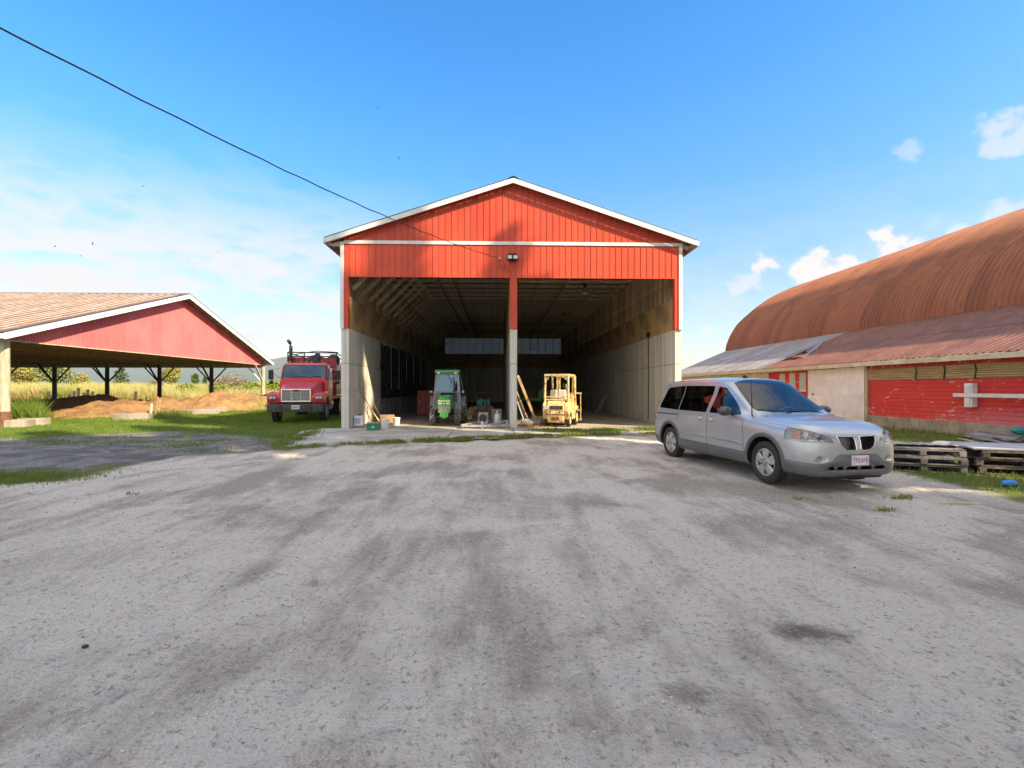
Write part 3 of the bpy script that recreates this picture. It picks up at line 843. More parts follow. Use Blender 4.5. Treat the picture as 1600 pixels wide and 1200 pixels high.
# twin floodlight over the middle post
fl = thing('floodlight', 'black twin floodlight on the red band above the middle post', 'floodlight', (UC - .02, V0 - .06, 6.5))
MB().box(-.15, .15, -.16, 0, .13, .19).box(-.03, .03, -.1, 0, -.12, .13).build('bracket', MT['black'], fl, bevel=.008)
for x in (-.2, .01):
    hd = MB().box(x, x + .19, -.26, -.09, -.09, .12).build('lamp_head', MT['black'], fl, bevel=.015)
    MB().box(x + .02, x + .17, -.268, -.262, -.05, .07).build('lens', CM('lamp_glass', (.62, .68, .66), .1), hd)
# service drop: insulator, loops and the long cable
ins = thing('cable_insulator', 'small pink insulator holding the overhead cable beside the floodlight', 'insulator', (.06, V0 - .06, 6.5))
MB().cyl((0, 0, 0), (0, -.09, 0), .02, .02, 8).lathe([(.0, -.1), (.05, -.09), (.05, -.03), (.03, 0)], ax=(0, 1, 0), n=12).build('insulator_body', CM('pink_ceramic', (.7, .42, .40), .3), ins, smooth=40)
MB().tube([(.0, -.06, -.03), (.02, -.05, -.3), (.1, -.04, -.42), (.2, -.04, -.35), (.24, -.05, -.2), (.2, -.05, -.32), (.3, -.05, -.5), (.5, -.04, -.48)], .008, 5).build('wire_loop', MT['black'], ins)
pts = []
P0 = Vector((.05, V0 - .16, 6.5)); P1 = at(-130, -24, 4.6)
for i in range(61):
    t = i / 60
    p = P0.lerp(P1, t); p.z -= .55 * 4 * t * (1 - t) * .5
    p.z += .012 * math.sin(i * 1.9) * (1 - t); p.x += .01 * math.sin(i * 1.3)
    pts.append(p)
tag(MB().tube(pts, .011, 6).build('overhead_cable', MT['black'], smooth=60), 'black overhead service cable sagging from the upper left sky to the red gable', 'cable')
# floppy wires along the header
tag(MB().tube([(.75 + i * .09, V0 + .16, HH - .03 - .08 * abs(math.sin(i * .19))) for i in range(62)], .009, 5).build('header_wire', MT['wood_pale']), 'thin pale wire looping along the underside of the right door header', 'wire')
# ------------------------------------------------------------------ open pole shed on the left
SX, SY0, SY1, SYM = -19.5, 19.8, 41.0, 30.4
SE, SR = 3.5, 7.28                       # beam height, ridge height
SXE = -62.0                              # far end, outside the frame
SSL = (SR - 3.66) / 11.2
def rusty_sheet(name, base, rust, deep, lo=.4, hi=.6, rough=.55, metal=.25, rnd=.12, stretch=(1, 1, 1)):
    m = NT(name); v = m.coord('Object', stretch)
    # offset the pattern per sheet
    rn = m.node('ShaderNodeVectorMath', {0: v, 1: m.node('ShaderNodeCombineXYZ', {0: m.math('MULTIPLY', m.rand(), 40.0), 1: m.math('MULTIPLY', m.rand(), 17.0)}).outputs[0]}, operation='ADD').outputs[0]
    c = m.mix(m.ramp(m.noise(rn, 1.1, 7, .68, .5), lo, hi), base, rust)
    c = m.mix(m.ramp(m.noise(rn, 3.6, 5, .65), .52, .72, 0, .7), c, deep)
    c = m.node('ShaderNodeHueSaturation', {'Color': c, 'Value': m.ramp(m.rand(), 0, 1, 1 - rnd, 1 + rnd)}).outputs[0]
    m.bump(m.noise(rn, 14, 4, .6), .12, .01)
    return m.out(c, rough, metal, .3)
MT['shed_roof'] = rusty_sheet('rust_streaked_zinc', (.235, .185, .15), (.19, .105, .055), (.12, .06, .035), .36, .6, .55, .2, .1, (.35, 1.4, 1))
MT['shed_siding'] = siding_mat('faded_red_siding', (.74, .17, .18), (.68, .14, .155), .4)
MT['post_dark'] = PM('creosoted_post', (.085, .075, .07), (.05, .043, .04), 5, .85, bump=.3, rand=.15)
shed = thing('pole_shed', 'open sided pole shed with red gable and rust streaked roof over sawdust heaps', 'shed', (SX, SYM, 0), world_parts=True)
def corr(n, w, h, L, x0=0.0):
    """corrugated strip along +y: n ribs of trapezoid section, width w*n, rib height h"""
    prof = []
    for i in range(n):
        o = x0 + i * w
        prof += [(o, 0), (o + w * .55, 0), (o + w * .66, h), (o + w * .88, h)]
    prof.append((x0 + n * w, 0))
    return prof
def sheet_mesh(name, prof, A, B, mat, t=.006, ax=None):
    """sheet whose section (s,h) runs along direction A->B; s along x"""
    A, B = Vector(A), Vector(B); d = (B - A).normalized(); nrm = Vector((1, 0, 0)).cross(d)
    if nrm.z < 0: nrm = -nrm
    mb = MB(); vs = []
    for (s, h) in prof:
        for e in (A, B): vs.append(e + Vector((s, 0, 0)) + nrm * h)
    fs = [(2 * i, 2 * i + 2, 2 * i + 3, 2 * i + 1) for i in range(len(prof) - 1)]
    mb.add(vs, fs)
    mb.m = [1 if i % 4 in (2, 1) else 0 for i in range(len(fs))]
    return mb.mesh(name, [mat, MT['zinc_rib']], recalc=False)
MT['zinc_rib'] = rusty_sheet('worn_zinc_rib', (.60, .58, .56), (.46, .40, .34), (.30, .19, .12), .42, .7, .5, .2, .06)
sw = .9
prof = corr(2, sw / 2, .05, 1)
sh_me = sheet_mesh('roof_sheet', prof, (0, SYM - 11.2, SR - 11.2 * SSL + .01), (0, SYM, SR + .01), MT['shed_roof'])
sh_me2 = sheet_mesh('roof_sheet', prof, (0, SYM + 11.2, SR - 11.2 * SSL + .01), (0, SYM, SR + .01), MT['shed_roof'])
nsh = int((SX + .58 - SXE) / sw)
for k in range(nsh):
    x = SX + .58 - (k + 1) * sw
    link('roof_sheet', sh_me, shed, loc=(x, 0, .006 * (k % 2)))
    link('roof_sheet', sh_me2, shed, loc=(x, 0, .006 * (k % 2)))
# rafters under the sheets, purlins, ridge cap
def spart(name, mb, mat, **k): return mb.build(name, MT[mat], shed, **k)
spart('ridge_cap', MB().prism([(SYM - .25, SR + .05 - .25 * SSL), (SYM, SR + .085), (SYM + .25, SR + .05 - .25 * SSL), (SYM, SR + .06)], 'x', SXE, SX + .6), 'shed_roof')
for sgn in (-1, 1):
    for k in range(13):
        y = SYM + sgn * (.2 + k * .9); z = SR - abs(y - SYM) * SSL
        spart('purlin', MB().box(SXE, SX + .55, y - .02, y + .02, z - .1, z - .01), 'wood_dark')
    e = SYM + sgn * 11.2; ze = SR - 11.2 * SSL
    spart('fascia', MB().prism([(SYM, SR + .03), (e, ze + .03), (e, ze - .24), (SYM, SR - .24)], 'x', SX + .582, SX + .61), 'white', bevel=.005)
    spart('fascia_flashing', MB().prism([(SYM, SR + .065), (e, ze + .065), (e, ze + .034), (SYM, SR + .034)], 'x', SX + .40, SX + .625), 'roof_metal')
    spart('eave_board', MB().box(SXE, SX + .58, e - .012, e + .012, ze - .2, ze - .012), 'white')
# trusses: bottom chords close together make the brown ceiling
def strut():
    mb = MB(); w = .05
    mb.box(0, w, SY0 - .1, SY1 + .1, SE, SE + .22)
    for sgn in (-1, 1):
        mb.bar((w / 2, SYM, SR - .2), (w / 2, SYM + sgn * 10.9, SR - .2 - 10.9 * SSL), w * .9, .18)
        for a, b in ((0, .2), (.4, .2), (.4, .62), (.75, .62)):
            ya, yb = SYM + sgn * 10.4 * a, SYM + sgn * 10.4 * b
            mb.bar((w / 2, ya, SE + .2), (w / 2, yb, SR - .22 - abs(yb - SYM) * SSL), w * .8, .1)
    return mb
MT['ceil_wood'] = PM('shed_truss_timber', (.36, .24, .12), (.20, .13, .065), 3, .85, bump=.2, rand=.22)
st_me = strut().mesh('roof_truss', MT['ceil_wood'])
x = SX - .12
while x > SXE + .5:
    link('roof_truss', st_me, shed, loc=(x, 0, 0)); x -= .61
for y in (SY0, SY1):
    spart('eave_beam', MB().box(SXE, SX - .03, y - .13, y - .07, SE - .28, SE - .004).box(SXE, SX - .03, y + .07, y + .13, SE - .28, SE - .004), 'wood_dark')
MT['post_pale'] = PM('weathered_round_post', (.52, .46, .36), (.30, .26, .20), 4, .85, bump=.35, bscale=18, stretch=(3, 3, .5))
def post(x, y, mat, r=.15, zt=SE):
    p = spart('post', MB().lathe([(r * 1.06, -.1), (r * 1.04, .3), (r, zt * .6), (r * .95, zt - .002)], (x, y, 0), n=14), mat, smooth=50)
    return p
px_, k = SX, 0
while px_ > SXE:
    pb = post(px_, SY1, 'post_pale' if k == 0 else 'post_dark')
    pf = post(px_, SY0, 'post_pale', .17)
    for (dx, dy) in ((1.42, 0), (-1.42, 0), (0, -1.42)):
        if k == 0 and dx > 0: continue
        MB().bar((px_ + .1 * (dx > 0) - .1 * (dx < 0), SY1 - .1 * (dy < 0), 2.05), (px_ + dx, SY1 + dy, SE - .02), .05, .14, (0, 1, 0) if dx else (1, 0, 0)).build('knee_brace', MT['post_dark' if k else 'white'], pb)
    k += 1; px_ -= 4.22
# lower end of the nearest post is rusty brown sleeve
spart('post_sleeve', MB().lathe([(.19, 0), (.19, .62), (.178, .63)], (SX, SY0, 0), n=14), 'rust', smooth=40)
# red gable, ribbed panels
gw = .9
y = SY0 - .05
while y < SY1 + .0:
    y1 = min(y + gw, SY1 + .1)
    mb = MB(); n = 6; prof = []
    for i in range(n):
        o = (y1 - y) * i / n; w = (y1 - y) / n
        prof += [(y + o, 0), (y + o + w * .6, 0), (y + o + w * .7, .025), (y + o + w * .9, .025)]
    prof.append((y1, 0))
    vs = []
    for (yy, h) in prof:
        vs += [(SX + h, yy, SE - .02), (SX + h, yy, SR - .1 - abs(yy - SYM) * SSL)]
    if y < SYM < y1:
        pass
    mb.add(vs, [(2 * i, 2 * i + 2, 2 * i + 3, 2 * i + 1) for i in range(len(prof) - 1)])
    mb.box(SX - .03, SX - .004, y, y1, SE - .0, SE + .08)
    spart('siding_panel', mb, 'shed_siding', recalc=False)
    y += gw + .003
spart('gable_trim', MB().box(SX - .02, SX + .035, SY0 - .1, SY1 + .1, SE - .07, SE - .022), 'wood_dark')

# ------------------------------------------------------------------ arched barn on the right
AX, AV0, AV1 = 15.5, 9.0, 42.6
EAVE = 2.63
MT['arch_rust'] = rusty_sheet('rusted_roof_iron', (.32, .122, .06), (.255, .09, .05), (.165, .06, .04), .3, .7, .6, .15, .14, (.5, 3, .5))
MT['lean_rust'] = rusty_sheet('red_brown_roof_iron', (.22, .10, .078), (.16, .07, .055), (.28, .145, .10), .35, .65, .5, .15, .08)
MT['lean_zinc'] = rusty_sheet('dull_zinc_sheet', (.27, .265, .285), (.22, .185, .185), (.18, .10, .075), .45, .7, .42, .3, .15, (2, .5, 1))
arch = thing('arched_barn', 'long red barn with rusty arched roof and lean-to along the right edge', 'barn', (AX, 24, 0), world_parts=True)
def apart(name, mb, mat, par=arch, **k): return mb.build(name, MT[mat] if isinstance(mat, str) else mat, par, **k)
# gothic profile measured from the far gable end
PROF = [(20.2, 4.72), (20.28, 5.3), (20.6, 6.1), (21.0, 6.78), (21.4, 7.3), (22.25, 8.05), (23.1, 8.75), (24.4, 9.6), (26.1, 10.4)]
def spl(P, n):
    P = [Vector(p) for p in P]; L = [0]
    for a, b in zip(P[:-1], P[1:]): L.append(L[-1] + (b - a).length)
    out = []
    for i in range(n + 1):
        s = L[-1] * i / n; k = max(j for j in range(len(P) - 1) if L[j] <= s + 1e-9)
        t = (s - L[k]) / (L[k + 1] - L[k])
        p0, p1, p2, p3 = P[max(k - 1, 0)], P[k], P[k + 1], P[min(k + 2, len(P) - 1)]
        out.append(.5 * ((2 * p1) + (p2 - p0) * t + (2 * p0 - 5 * p1 + 4 * p2 - p3) * t * t + (3 * p1 - p0 - 3 * p2 + p3) * t ** 3))
    return out
CUR = spl(PROF, 26)
def arch_sheet(pts, mirror=False, w=.76, nr=3, h=.055):
    prof = []
    for i in range(nr):
        o = i * w / nr; q = w / nr
        prof += [(o, 0), (o + q * .5, 0), (o + q * .64, h), (o + q * .86, h)]
    prof.append((w + .01, 0))
    vs, m = [], len(prof)
    for i, p in enumerate(pts):
        t = (pts[min(i + 1, len(pts) - 1)] - pts[max(i - 1, 0)]).normalized()
        nx, nz = -t.y, t.x
        for (s, hh) in prof:
            u, z = p.x + nx * hh, p.y + nz * hh
            vs.append((52.2 - u if mirror else u, s, z))
    fs = [(k * m + i, k * m + i + 1, (k + 1) * m + i + 1, (k + 1) * m + i) for k in range(len(pts) - 1) for i in range(m - 1)]
    mb = MB(); mb.add(vs, fs)
    return mb
lo_me = arch_sheet(CUR[:11]).mesh('roof_sheet', MT['arch_rust'], smooth=30)
off = [p + Vector((-.006, .008)) for p in CUR[10:20]]
mi_me = arch_sheet(off).mesh('roof_sheet', MT['arch_rust'], smooth=30)
up_me = arch_sheet([p + Vector((-.012, .016)) for p in CUR[19:]]).mesh('roof_sheet', MT['arch_rust'], smooth=30)
bk_me = arch_sheet(CUR, True).mesh('roof_sheet', MT['arch_rust'], smooth=30)
na = int((AV1 - AV0) / .76)
for k in range(na):
    for me in (lo_me, mi_me, up_me, bk_me): link('roof_sheet', me, arch, loc=(0, AV1 - (k + 1) * .76, .003 * ((k * 7) % 3)))
A_S = AV1 - na * .76
apart('ridge_cap', MB().prism([(25.8, 10.31), (26.1, 10.48), (26.4, 10.31), (26.1, 10.44)], 'y', A_S, AV1 + .1), 'roof_metal')
for v in (A_S + .1, AV1 - .1):
    poly = [(p.x + .06, p.y - .05) for p in CUR] + [(52.14 - p.x, p.y - .05) for p in CUR[-2::-1]] + [(31.9, .4), (20.3, .4)]
    apart('end_wall', MB().prism(poly, 'y', v - .04, v + .04), 'siding')
apart('inner_floor', MB().box(AX + .3, 37, A_S + .2, AV1 - .2, 0.0, .06), 'slab')
# lean-to roof
LT = Vector((20.24, 4.8)); LB = Vector((AX - .42, EAVE))
def lean_sheet(w, t0=0.0, t1=1.0, lift=0.0):
    n = 3; pr = []
    for i in range(n):
        o = i * w / n; q = w / n
        pr += [(o, 0), (o + q * .52, 0), (o + q * .66, .03), (o + q * .86, .03)]
    pr.append((w + .008, 0))
    d = (LT - LB).normalized(); nn = Vector((-d.y, d.x))
    a, b = LB.lerp(LT, t0), LB.lerp(LT, t1)
    vs = []
    for (s, h) in pr:
        for p in (a, b): vs.append((p.x + nn.x * (h + lift), s, p.y + nn.y * (h + lift)))
    return MB().add(vs, [(2 * i, 2 * i + 2, 2 * i + 3, 2 * i + 1) for i in range(len(pr) - 1)])
l_lo = lean_sheet(.76, 0, .53).mesh('lean_to_sheet', MT['lean_rust']); l_up = lean_sheet(.76, .51, 1, .012).mesh('lean_to_sheet', MT['lean_rust'])
z_lo = lean_sheet(.76, 0, .53).mesh('lean_to_sheet', MT['lean_zinc']); z_up = lean_sheet(.76, .51, 1, .012).mesh('lean_to_sheet', MT['lean_zinc'])
gap_lo = lean_sheet(.76, 0, .20).mesh('lean_to_sheet', MT['lean_rust'])
random.seed(5)
for k in range(na):
    v = AV1 - (k + 1) * .76
    zinc = v > 26.4
    if 25.2 < v < 27.0:
        link('lean_to_sheet', gap_lo, arch, loc=(0, v, 0))
        link('lean_to_sheet', (z_up if random.random() < .5 else l_up), arch, loc=(0, v, 0))
        continue
    link('lean_to_sheet', z_lo if zinc else l_lo, arch, loc=(0, v, .004 * (k % 2)))
    link('lean_to_sheet', z_up if zinc else l_up, arch, loc=(0, v, .004 * (k % 2)))
# loose strips lying over the gap
for q in range(3):
    a, b = LB.lerp(LT, .2 + .1 * q), LB.lerp(LT, .5 + .09 * q)
    apart('loose_strip', MB().bar((a.x, 25.3 + .5 * q, a.y + .07), (b.x, 26.3 + .5 * q, b.y + .09), .12, .02, (0, 0, 1)), 'lean_zinc')
for k in range(7):
    p = LB.lerp(LT, .06 + k * .15)
    apart('purlin', MB().box(p.x - .02, p.x + .02, A_S + .1, AV1, p.y - .11, p.y - .012), 'wood_dark')
for k in range(28):
    v = A_S + .3 + k * 1.22
    apart('rafter', MB().bar((LB.x + .06, v, LB.y - .17), (LT.x, v, LT.y - .17), .04, .12), 'wood_dark')
MT['cream'] = PM('old_cream_paint', (.62, .54, .40), (.48, .40, .28), 3, .7, bump=.15, rand=.06)
for a, b in ((A_S, 17.5), (17.51, 22.4), (22.41, 27.3), (27.31, 32.2), (32.21, 37.4), (37.41, AV1)):
    apart('fascia', MB().box(LB.x - .03, LB.x - .002, a, b, EAVE - .18, EAVE - .01), 'cream', bevel=.004)
# lapped red boards with peeling paint
def peel_mat():
    m = NT('peeling_red_boards'); v = m.coord('Object')
    sep = m.node('ShaderNodeSeparateXYZ', {0: v})
    c = m.mix(m.ramp(m.noise(v, .6, 5, .6), .35, .65), (.66, .055, .045), (.56, .045, .045))
    fade = m.math('MULTIPLY', m.ramp(sep.outputs[1], 17.6, 14.4), m.ramp(sep.outputs[2], 1.1, .45))
    c = m.mix(m.math('MULTIPLY', fade, .55), c, (.60, .22, .25))
    fl = m.noise(m.coord('Object', (1, .9, 3.2)), 2.6, 7, .72, .3)
    edge = m.ramp(m.noise(v, .5, 3, .5), .35, .7, .05, -.02)
    c = m.mix(m.ramp(m.math('ADD', fl, m.math('MULTIPLY', edge, -1.0)), .582, .605), c, (.60, .40, .32))
    c = m.mix(m.ramp(m.noise(m.coord('Object', (1, .7, 9)), 3.0, 5, .7), .62, .7, 0, .5), c, (.34, .05, .045))
    m.bump(m.math('ADD', fl, m.noise(v, 30, 3, .5)), .3, .01)
    return m.out(c, .75, 0, .25)
MT['peel'] = peel_mat()
bh = .146
def wall_rows(v0, v1, z0, z1, name='wall_board', mat='peel'):
    z = z0
    while z < z1 - .02:
        h = min(bh, z1 - z)
        cuts = [v0]
        while cuts[-1] < v1 - .1: cuts.append(min(v1, cuts[-1] + random.choice((2.4, 3.0, 3.6))))
        for a, b in zip(cuts[:-1], cuts[1:]):
            t = random.uniform(0, .006)
            mb = MB().prism([(AX + .0 - .02 - t, z + .0), (AX - .004 - t, z + h + .008), (AX + .03, z + h + .008), (AX + .03, z)], 'y', a + .002, b - .002)
            apart(name, mb, mat)
        z += h
wall_rows(A_S, 19.96, .42, 1.86)
wall_rows(A_S, 19.96, 2.34, 2.6)
wall_rows(23.74, 27.5, .42, 2.6)
apart('wall_frame', MB().box(AX + .05, AX + .12, A_S, 19.9, 1.8, 2.4).box(AX + .05, AX + .12, 20, 23.7, 2.44, 2.6), 'wood_dark')
MT['foundation'] = PM('mossy_foundation', (.40, .36, .31), (.22, .19, .15), 1.6, .92, bump=.5, bscale=15)
for a, b in ((A_S, 13.6), (13.62, 17.4), (17.42, 19.95), (23.75, 27.5), (27.52, AV1)):
    apart('foundation', MB().box(AX - .07, AX + .2, a, b, -.1, .418), 'foundation', bevel=.02)
# rolled up tan curtain, ribbed, with dark ties
MT['tan'] = PM('tan_ribbed_curtain', (.50, .38, .22), (.36, .26, .14), 3, .7, rand=.1, bump=.1, stretch=(1, .4, 4))
def curtain(a, b, lift=0.0):
    mb = MB(); prof = []
    n = 6
    for i in range(n):
        z = 1.88 + i * .075
        prof += [(AX - .035, z), (AX - .075, z + .02), (AX - .08, z + .045), (AX - .045, z + .068)]
    prof.append((AX - .035, 1.88 + n * .075))
    vs = [(u - lift, v, z + lift * .5) for v in (a, b) for (u, z) in prof]
    m = len(prof)
    mb.add(vs, [(i, i + 1, m + i + 1, m + i) for i in range(m - 1)])
    mb.box(AX - .03, AX + .02, a, b, 1.87, 2.335)
    return apart('curtain_panel', mb, 'tan', recalc=False)
for a, b, l in ((17.5, 19.95, 0), (16.36, 17.48, .01), (15.26, 16.34, .0), (12.9, 15.24, .018), (A_S, 12.88, 0)): curtain(a, b, l)
for v in (17.49, 16.35, 15.25, 12.89):
    apart('curtain_tie', MB().tube([(AX - .1, v + .02 * math.sin(k * 1.1), 1.84 + .07 * k) for k in range(8)], .02, 6), 'black')
# white sliding door: boards, rail and hangers
dr = apart('sliding_door', MB().box(AX - .10, AX - .06, 20.0, 23.7, .10, 2.42), 'wood_pale')
MT['door_white'] = PM('old_white_door_paint', (.80, .765, .76), (.68, .62, .60), 2.2, .7, bump=.2, bscale=30, rand=.05)
for k in range(3):
    a = 20.0 + k * 1.235
    for z0, z1 in ((.1, 1.22), (1.226, 2.42)):
        MB().box(AX - .125, AX - .102, a + .003, a + 1.232, z0, z1).build('door_panel', MT['door_white'], dr, bevel=.004)
MB().cyl((AX - .126, 23.3, 1.25), (AX - .15, 23.3, 1.25), .05, .05, 10).build('latch', MT['rust'], dr)
apart('door_post', MB().box(AX - .11, AX - .03, 19.86, 19.98, .2, 2.46), 'wood_dark')
apart('door_track', MB().box(AX - .14, AX - .05, 19.9, 27.2, 2.43, 2.49), 'cream')
# three small windows
for v in (23.98, 24.85, 25.75):
    w = apart('window', MB().box(AX - .05, AX - .022, v, v + .52, 1.42, 2.32).box(AX - .08, AX - .022, v - .04, v + .56, 1.36, 1.42), 'cream', bevel=.004)
    for z0, z1 in ((1.47, 1.86), (1.9, 2.27)):
        MB().box(AX - .056, AX - .051, v + .06, v + .46, z0, z1).build('pane', CM('dusty_glass', (.34, .36, .33), .15), w)
# cream boarded far part
v = 27.52
while v < AV1 - .1:
    apart('wall_panel', MB().box(AX - .03, AX + .02, v, v + .295, .42, 2.6), 'cream', bevel=.006)
    v += .3
apart('corner_post', MB().box(AX - .09, AX - .032, 27.3, 27.5, .42, 2.5), 'cream', bevel=.006)
# white timber rail fixed on the red wall
rl = thing('white_rail', 'white painted timber rail with upright block fixed on the peeling red wall', 'rail', (AX - .12, 15.4, 1.33))
MB().box(-.10, .08, -.16, .12, -.40, .38).box(-.13, -.10, -.10, .06, -.32, .32).build('upright_block', MT['white'], rl, bevel=.008)
MB().box(-.16, -.132, -6.2, .45, -.07, .05).build('rail_board', MT['white'], rl, bevel=.005)
# ------------------------------------------------------------------ trees, bushes, hills
def leaf_cloud(blobs, n, size, seed, flat=.35, droop=0.0):
    """leaf-clump quads spread near the surface and through a set of ellipsoids (c, r)"""
    rng = np.random.default_rng(seed)
    vol = np.array([r[0] * r[1] * r[2] for c, r in blobs]) ** .75; vol /= vol.sum()
    which = rng.choice(len(blobs), n, p=vol)
    C = np.array([b[0] for b in blobs], float)[which]; Rr = np.array([b[1] for b in blobs], float)[which]
    d = rng.normal(size=(n, 3)); d /= np.linalg.norm(d, axis=1)[:, None]
    rad = (.35 + .65 * rng.random(n) ** .45) * (1 + .12 * rng.normal(size=n))
    P = C + d * Rr * rad[:, None]
    nrm = d * .7 + rng.normal(size=(n, 3)) * .7; nrm[:, 2] += flat; nrm /= np.linalg.norm(nrm, axis=1)[:, None]
    t = np.cross(nrm, rng.normal(size=(n, 3))); t /= np.linalg.norm(t, axis=1)[:, None]
    b = np.cross(nrm, t)
    s = size * (.55 + .9 * rng.random(n))
    V = np.stack([P - t * s[:, None] * .55, P - b * s[:, None] * .38 + nrm * s[:, None] * .08, P + t * s[:, None] * .55 - nrm * s[:, None] * .1, P + b * s[:, None] * .38 + nrm * s[:, None] * .08], 1)
    return V.reshape(-1, 3)
def quads_mesh(name, V, mat):
    me = bpy.data.meshes.new(name); n = len(V) // 4
    me.vertices.add(len(V)); me.vertices.foreach_set('co', V.astype(np.float32).ravel())
    me.loops.add(len(V)); me.loops.foreach_set('vertex_index', np.arange(len(V), dtype=np.int32))
    me.polygons.add(n); me.polygons.foreach_set('loop_start', np.arange(0, 4 * n, 4, dtype=np.int32))
    me.update(calc_edges=True); me.materials.append(mat)
    return me
MT['leaf_yellow'] = leaf_mat('yellowing_leaves', (.38, .35, .12), (.28, .30, .09), (.20, .22, .06), .5)  # paled for the field trees: haze put into the leaf colour
MT['leaf_green'] = leaf_mat('green_leaves', (.09, .15, .03), (.05, .10, .025), (.14, .19, .04), .5)
MT['leaf_willow'] = leaf_mat('pale_willow_leaves', (.25, .29, .14), (.19, .24, .12), (.32, .33, .16), .5)  # paler leaves, haze put into the colour
MT['leaf_fir'] = leaf_mat('conifer_needles', (.09, .14, .08), (.07, .11, .07), (.13, .17, .09), .6, .15)  # paler needles, distance haze put into the colour
MT['leaf_bramble'] = leaf_mat('bramble_leaves', (.26, .33, .06), (.18, .27, .05), (.38, .38, .12), 1.5)
MT['leaf_brown'] = leaf_mat('brown_seedheads', (.25, .19, .14), (.2, .17, .09), (.32, .26, .16), 1.5, .2)
MT['bark'] = PM('tree_bark', (.12, .10, .08), (.06, .05, .04), 6, .9, bump=.4, stretch=(2, 2, .4))
def tree(name, label, cat, x, y, h, w, mat, seed, n=1400, leaf=.5, kind='round', group=None, z=None):
    rng = random.Random(seed)
    z0 = float(height(x, y)) if z is None else z
    t = thing(name, label, cat, (x, y, z0), rng.uniform(0, 6), group)
    blobs = []
    tr = MB()
    if kind == 'fir':
        for k in range(13):
            f = k / 12; r = w * .5 * (1 - f) ** .8 + .15; zc = h * (.12 + .86 * f)
            for j in range(5 if f < .7 else 3):
                a = rng.uniform(0, 6.28); blobs.append(((math.cos(a) * r * .55, math.sin(a) * r * .55, zc - r * .12), (r * .55, r * .55, h * .035)))
        tr.lathe([(h * .018, -.1), (h * .012, h * .5), (.02, h * .97)], n=8)
    else:
        nb = 12 if h > 6 else 8
        for k in range(nb):
            a = rng.uniform(0, 6.28); f = rng.random()
            zc = h * (.30 + .58 * f); rr = w * .5 * (.95 - .55 * abs(f - .35) * 1.3)
            q = rng.uniform(.25, .75) * rr
            s = w * rng.uniform(.17, .27)
            blobs.append(((math.cos(a) * q, math.sin(a) * q, zc), (s, s, s * rng.uniform(.7, 1.1))))
        blobs.append(((0, 0, h * .6), (w * .3, w * .3, h * .3)))
        blobs.append(((w * .03, 0, h * .86), (w * .16, w * .16, h * .13)))
        tr.lathe([(h * .03, -.1), (h * .02, h * .25), (h * .012, h * .6), (.02, h * .9)], n=8)
        for b in blobs[:6]:
            tr.tube([(0, 0, h * .2), (b[0][0] * .4, b[0][1] * .4, h * .2 + (b[0][2] - h * .2) * .6), b[0]], [h * .012, h * .008, h * .003], 5)
    tr.build('trunk', MT['bark'], t, smooth=60)
    link('crown', quads_mesh('crown', leaf_cloud(blobs, n, leaf, seed, .3), MT[mat]), t)
    return t
def px_tree(px, depth, top, name, label, cat, wpx, mat, seed, **k):
    p = at(px, 606, depth); z0 = float(height(p.x, p.y))
    h = CAMZ + (606 - top) * depth / FPX - z0
    return tree(name, label, cat, p.x, p.y, h, wpx * depth / FPX, mat, seed, **k)
px_tree(32, 78, 566, 'yellow_tree', 'yellow leaved tree seen past the nearest shed post at the left edge', 'tree', 48, 'leaf_yellow', 1, n=4500, leaf=.34)
px_tree(-25, 84, 560, 'yellow_tree', 'yellow green tree cut by the left edge of the frame', 'tree', 60, 'leaf_yellow', 2, n=3500, leaf=.36)
px_tree(78, 96, 562, 'leafy_tree', 'grey green tree between the yellow tree and the conifer under the shed', 'tree', 56, 'leaf_willow', 3, n=4500, leaf=.36)
px_tree(188, 110, 566, 'fir_tree', 'narrow dark conifer framed under the shed beam', 'tree', 26, 'leaf_fir', 4, n=2600, leaf=.5, kind='fir')
px_tree(130, 100, 588, 'tan_bush', 'low tan and yellow bush left of the narrow conifer', 'bush', 34, 'leaf_yellow', 5, n=2200, leaf=.28)
px_tree(266, 92, 573, 'willow_tree', 'yellow green willow behind the middle shed posts', 'tree', 34, 'leaf_yellow', 6, n=4000, leaf=.30)
px_tree(305, 120, 583, 'small_tree', 'small round green tree right of the willow on the field edge', 'tree', 15, 'leaf_green', 7, n=2000, leaf=.3)
px_tree(320, 130, 588, 'small_tree', 'smallest round tree standing right beside the other small tree', 'tree', 8, 'leaf_green', 8, n=400, leaf=.5)
for k, (px, d, top, w, mt, lab) in enumerate(((300, 50, 603, 56, 'leaf_bramble', 'bright green bramble thicket right of the middle shed post'), (345, 49, 603, 56, 'leaf_bramble', 'bright green bramble thicket left of the right shed corner'),
        (386, 50, 602, 50, 'leaf_bramble', 'bramble thicket directly behind the right corner post'), (428, 52, 597, 44, 'leaf_bramble', 'bramble thicket beside the red truck grille'),
        (362, 66, 596, 70, 'leaf_brown', 'brown seeding weed bank along the field behind the brambles'), (240, 58, 600, 40, 'leaf_brown', 'brownish shrub behind the post nearest the willow'),
        (470, 60, 592, 60, 'leaf_bramble', 'bramble thicket partly hidden behind the red truck'))):
    px_tree(px, d, top, 'bramble_bush' if mt == 'leaf_bramble' else 'weed_bush', lab, 'bush', w, mt, 20 + k, n=2200, leaf=.24)
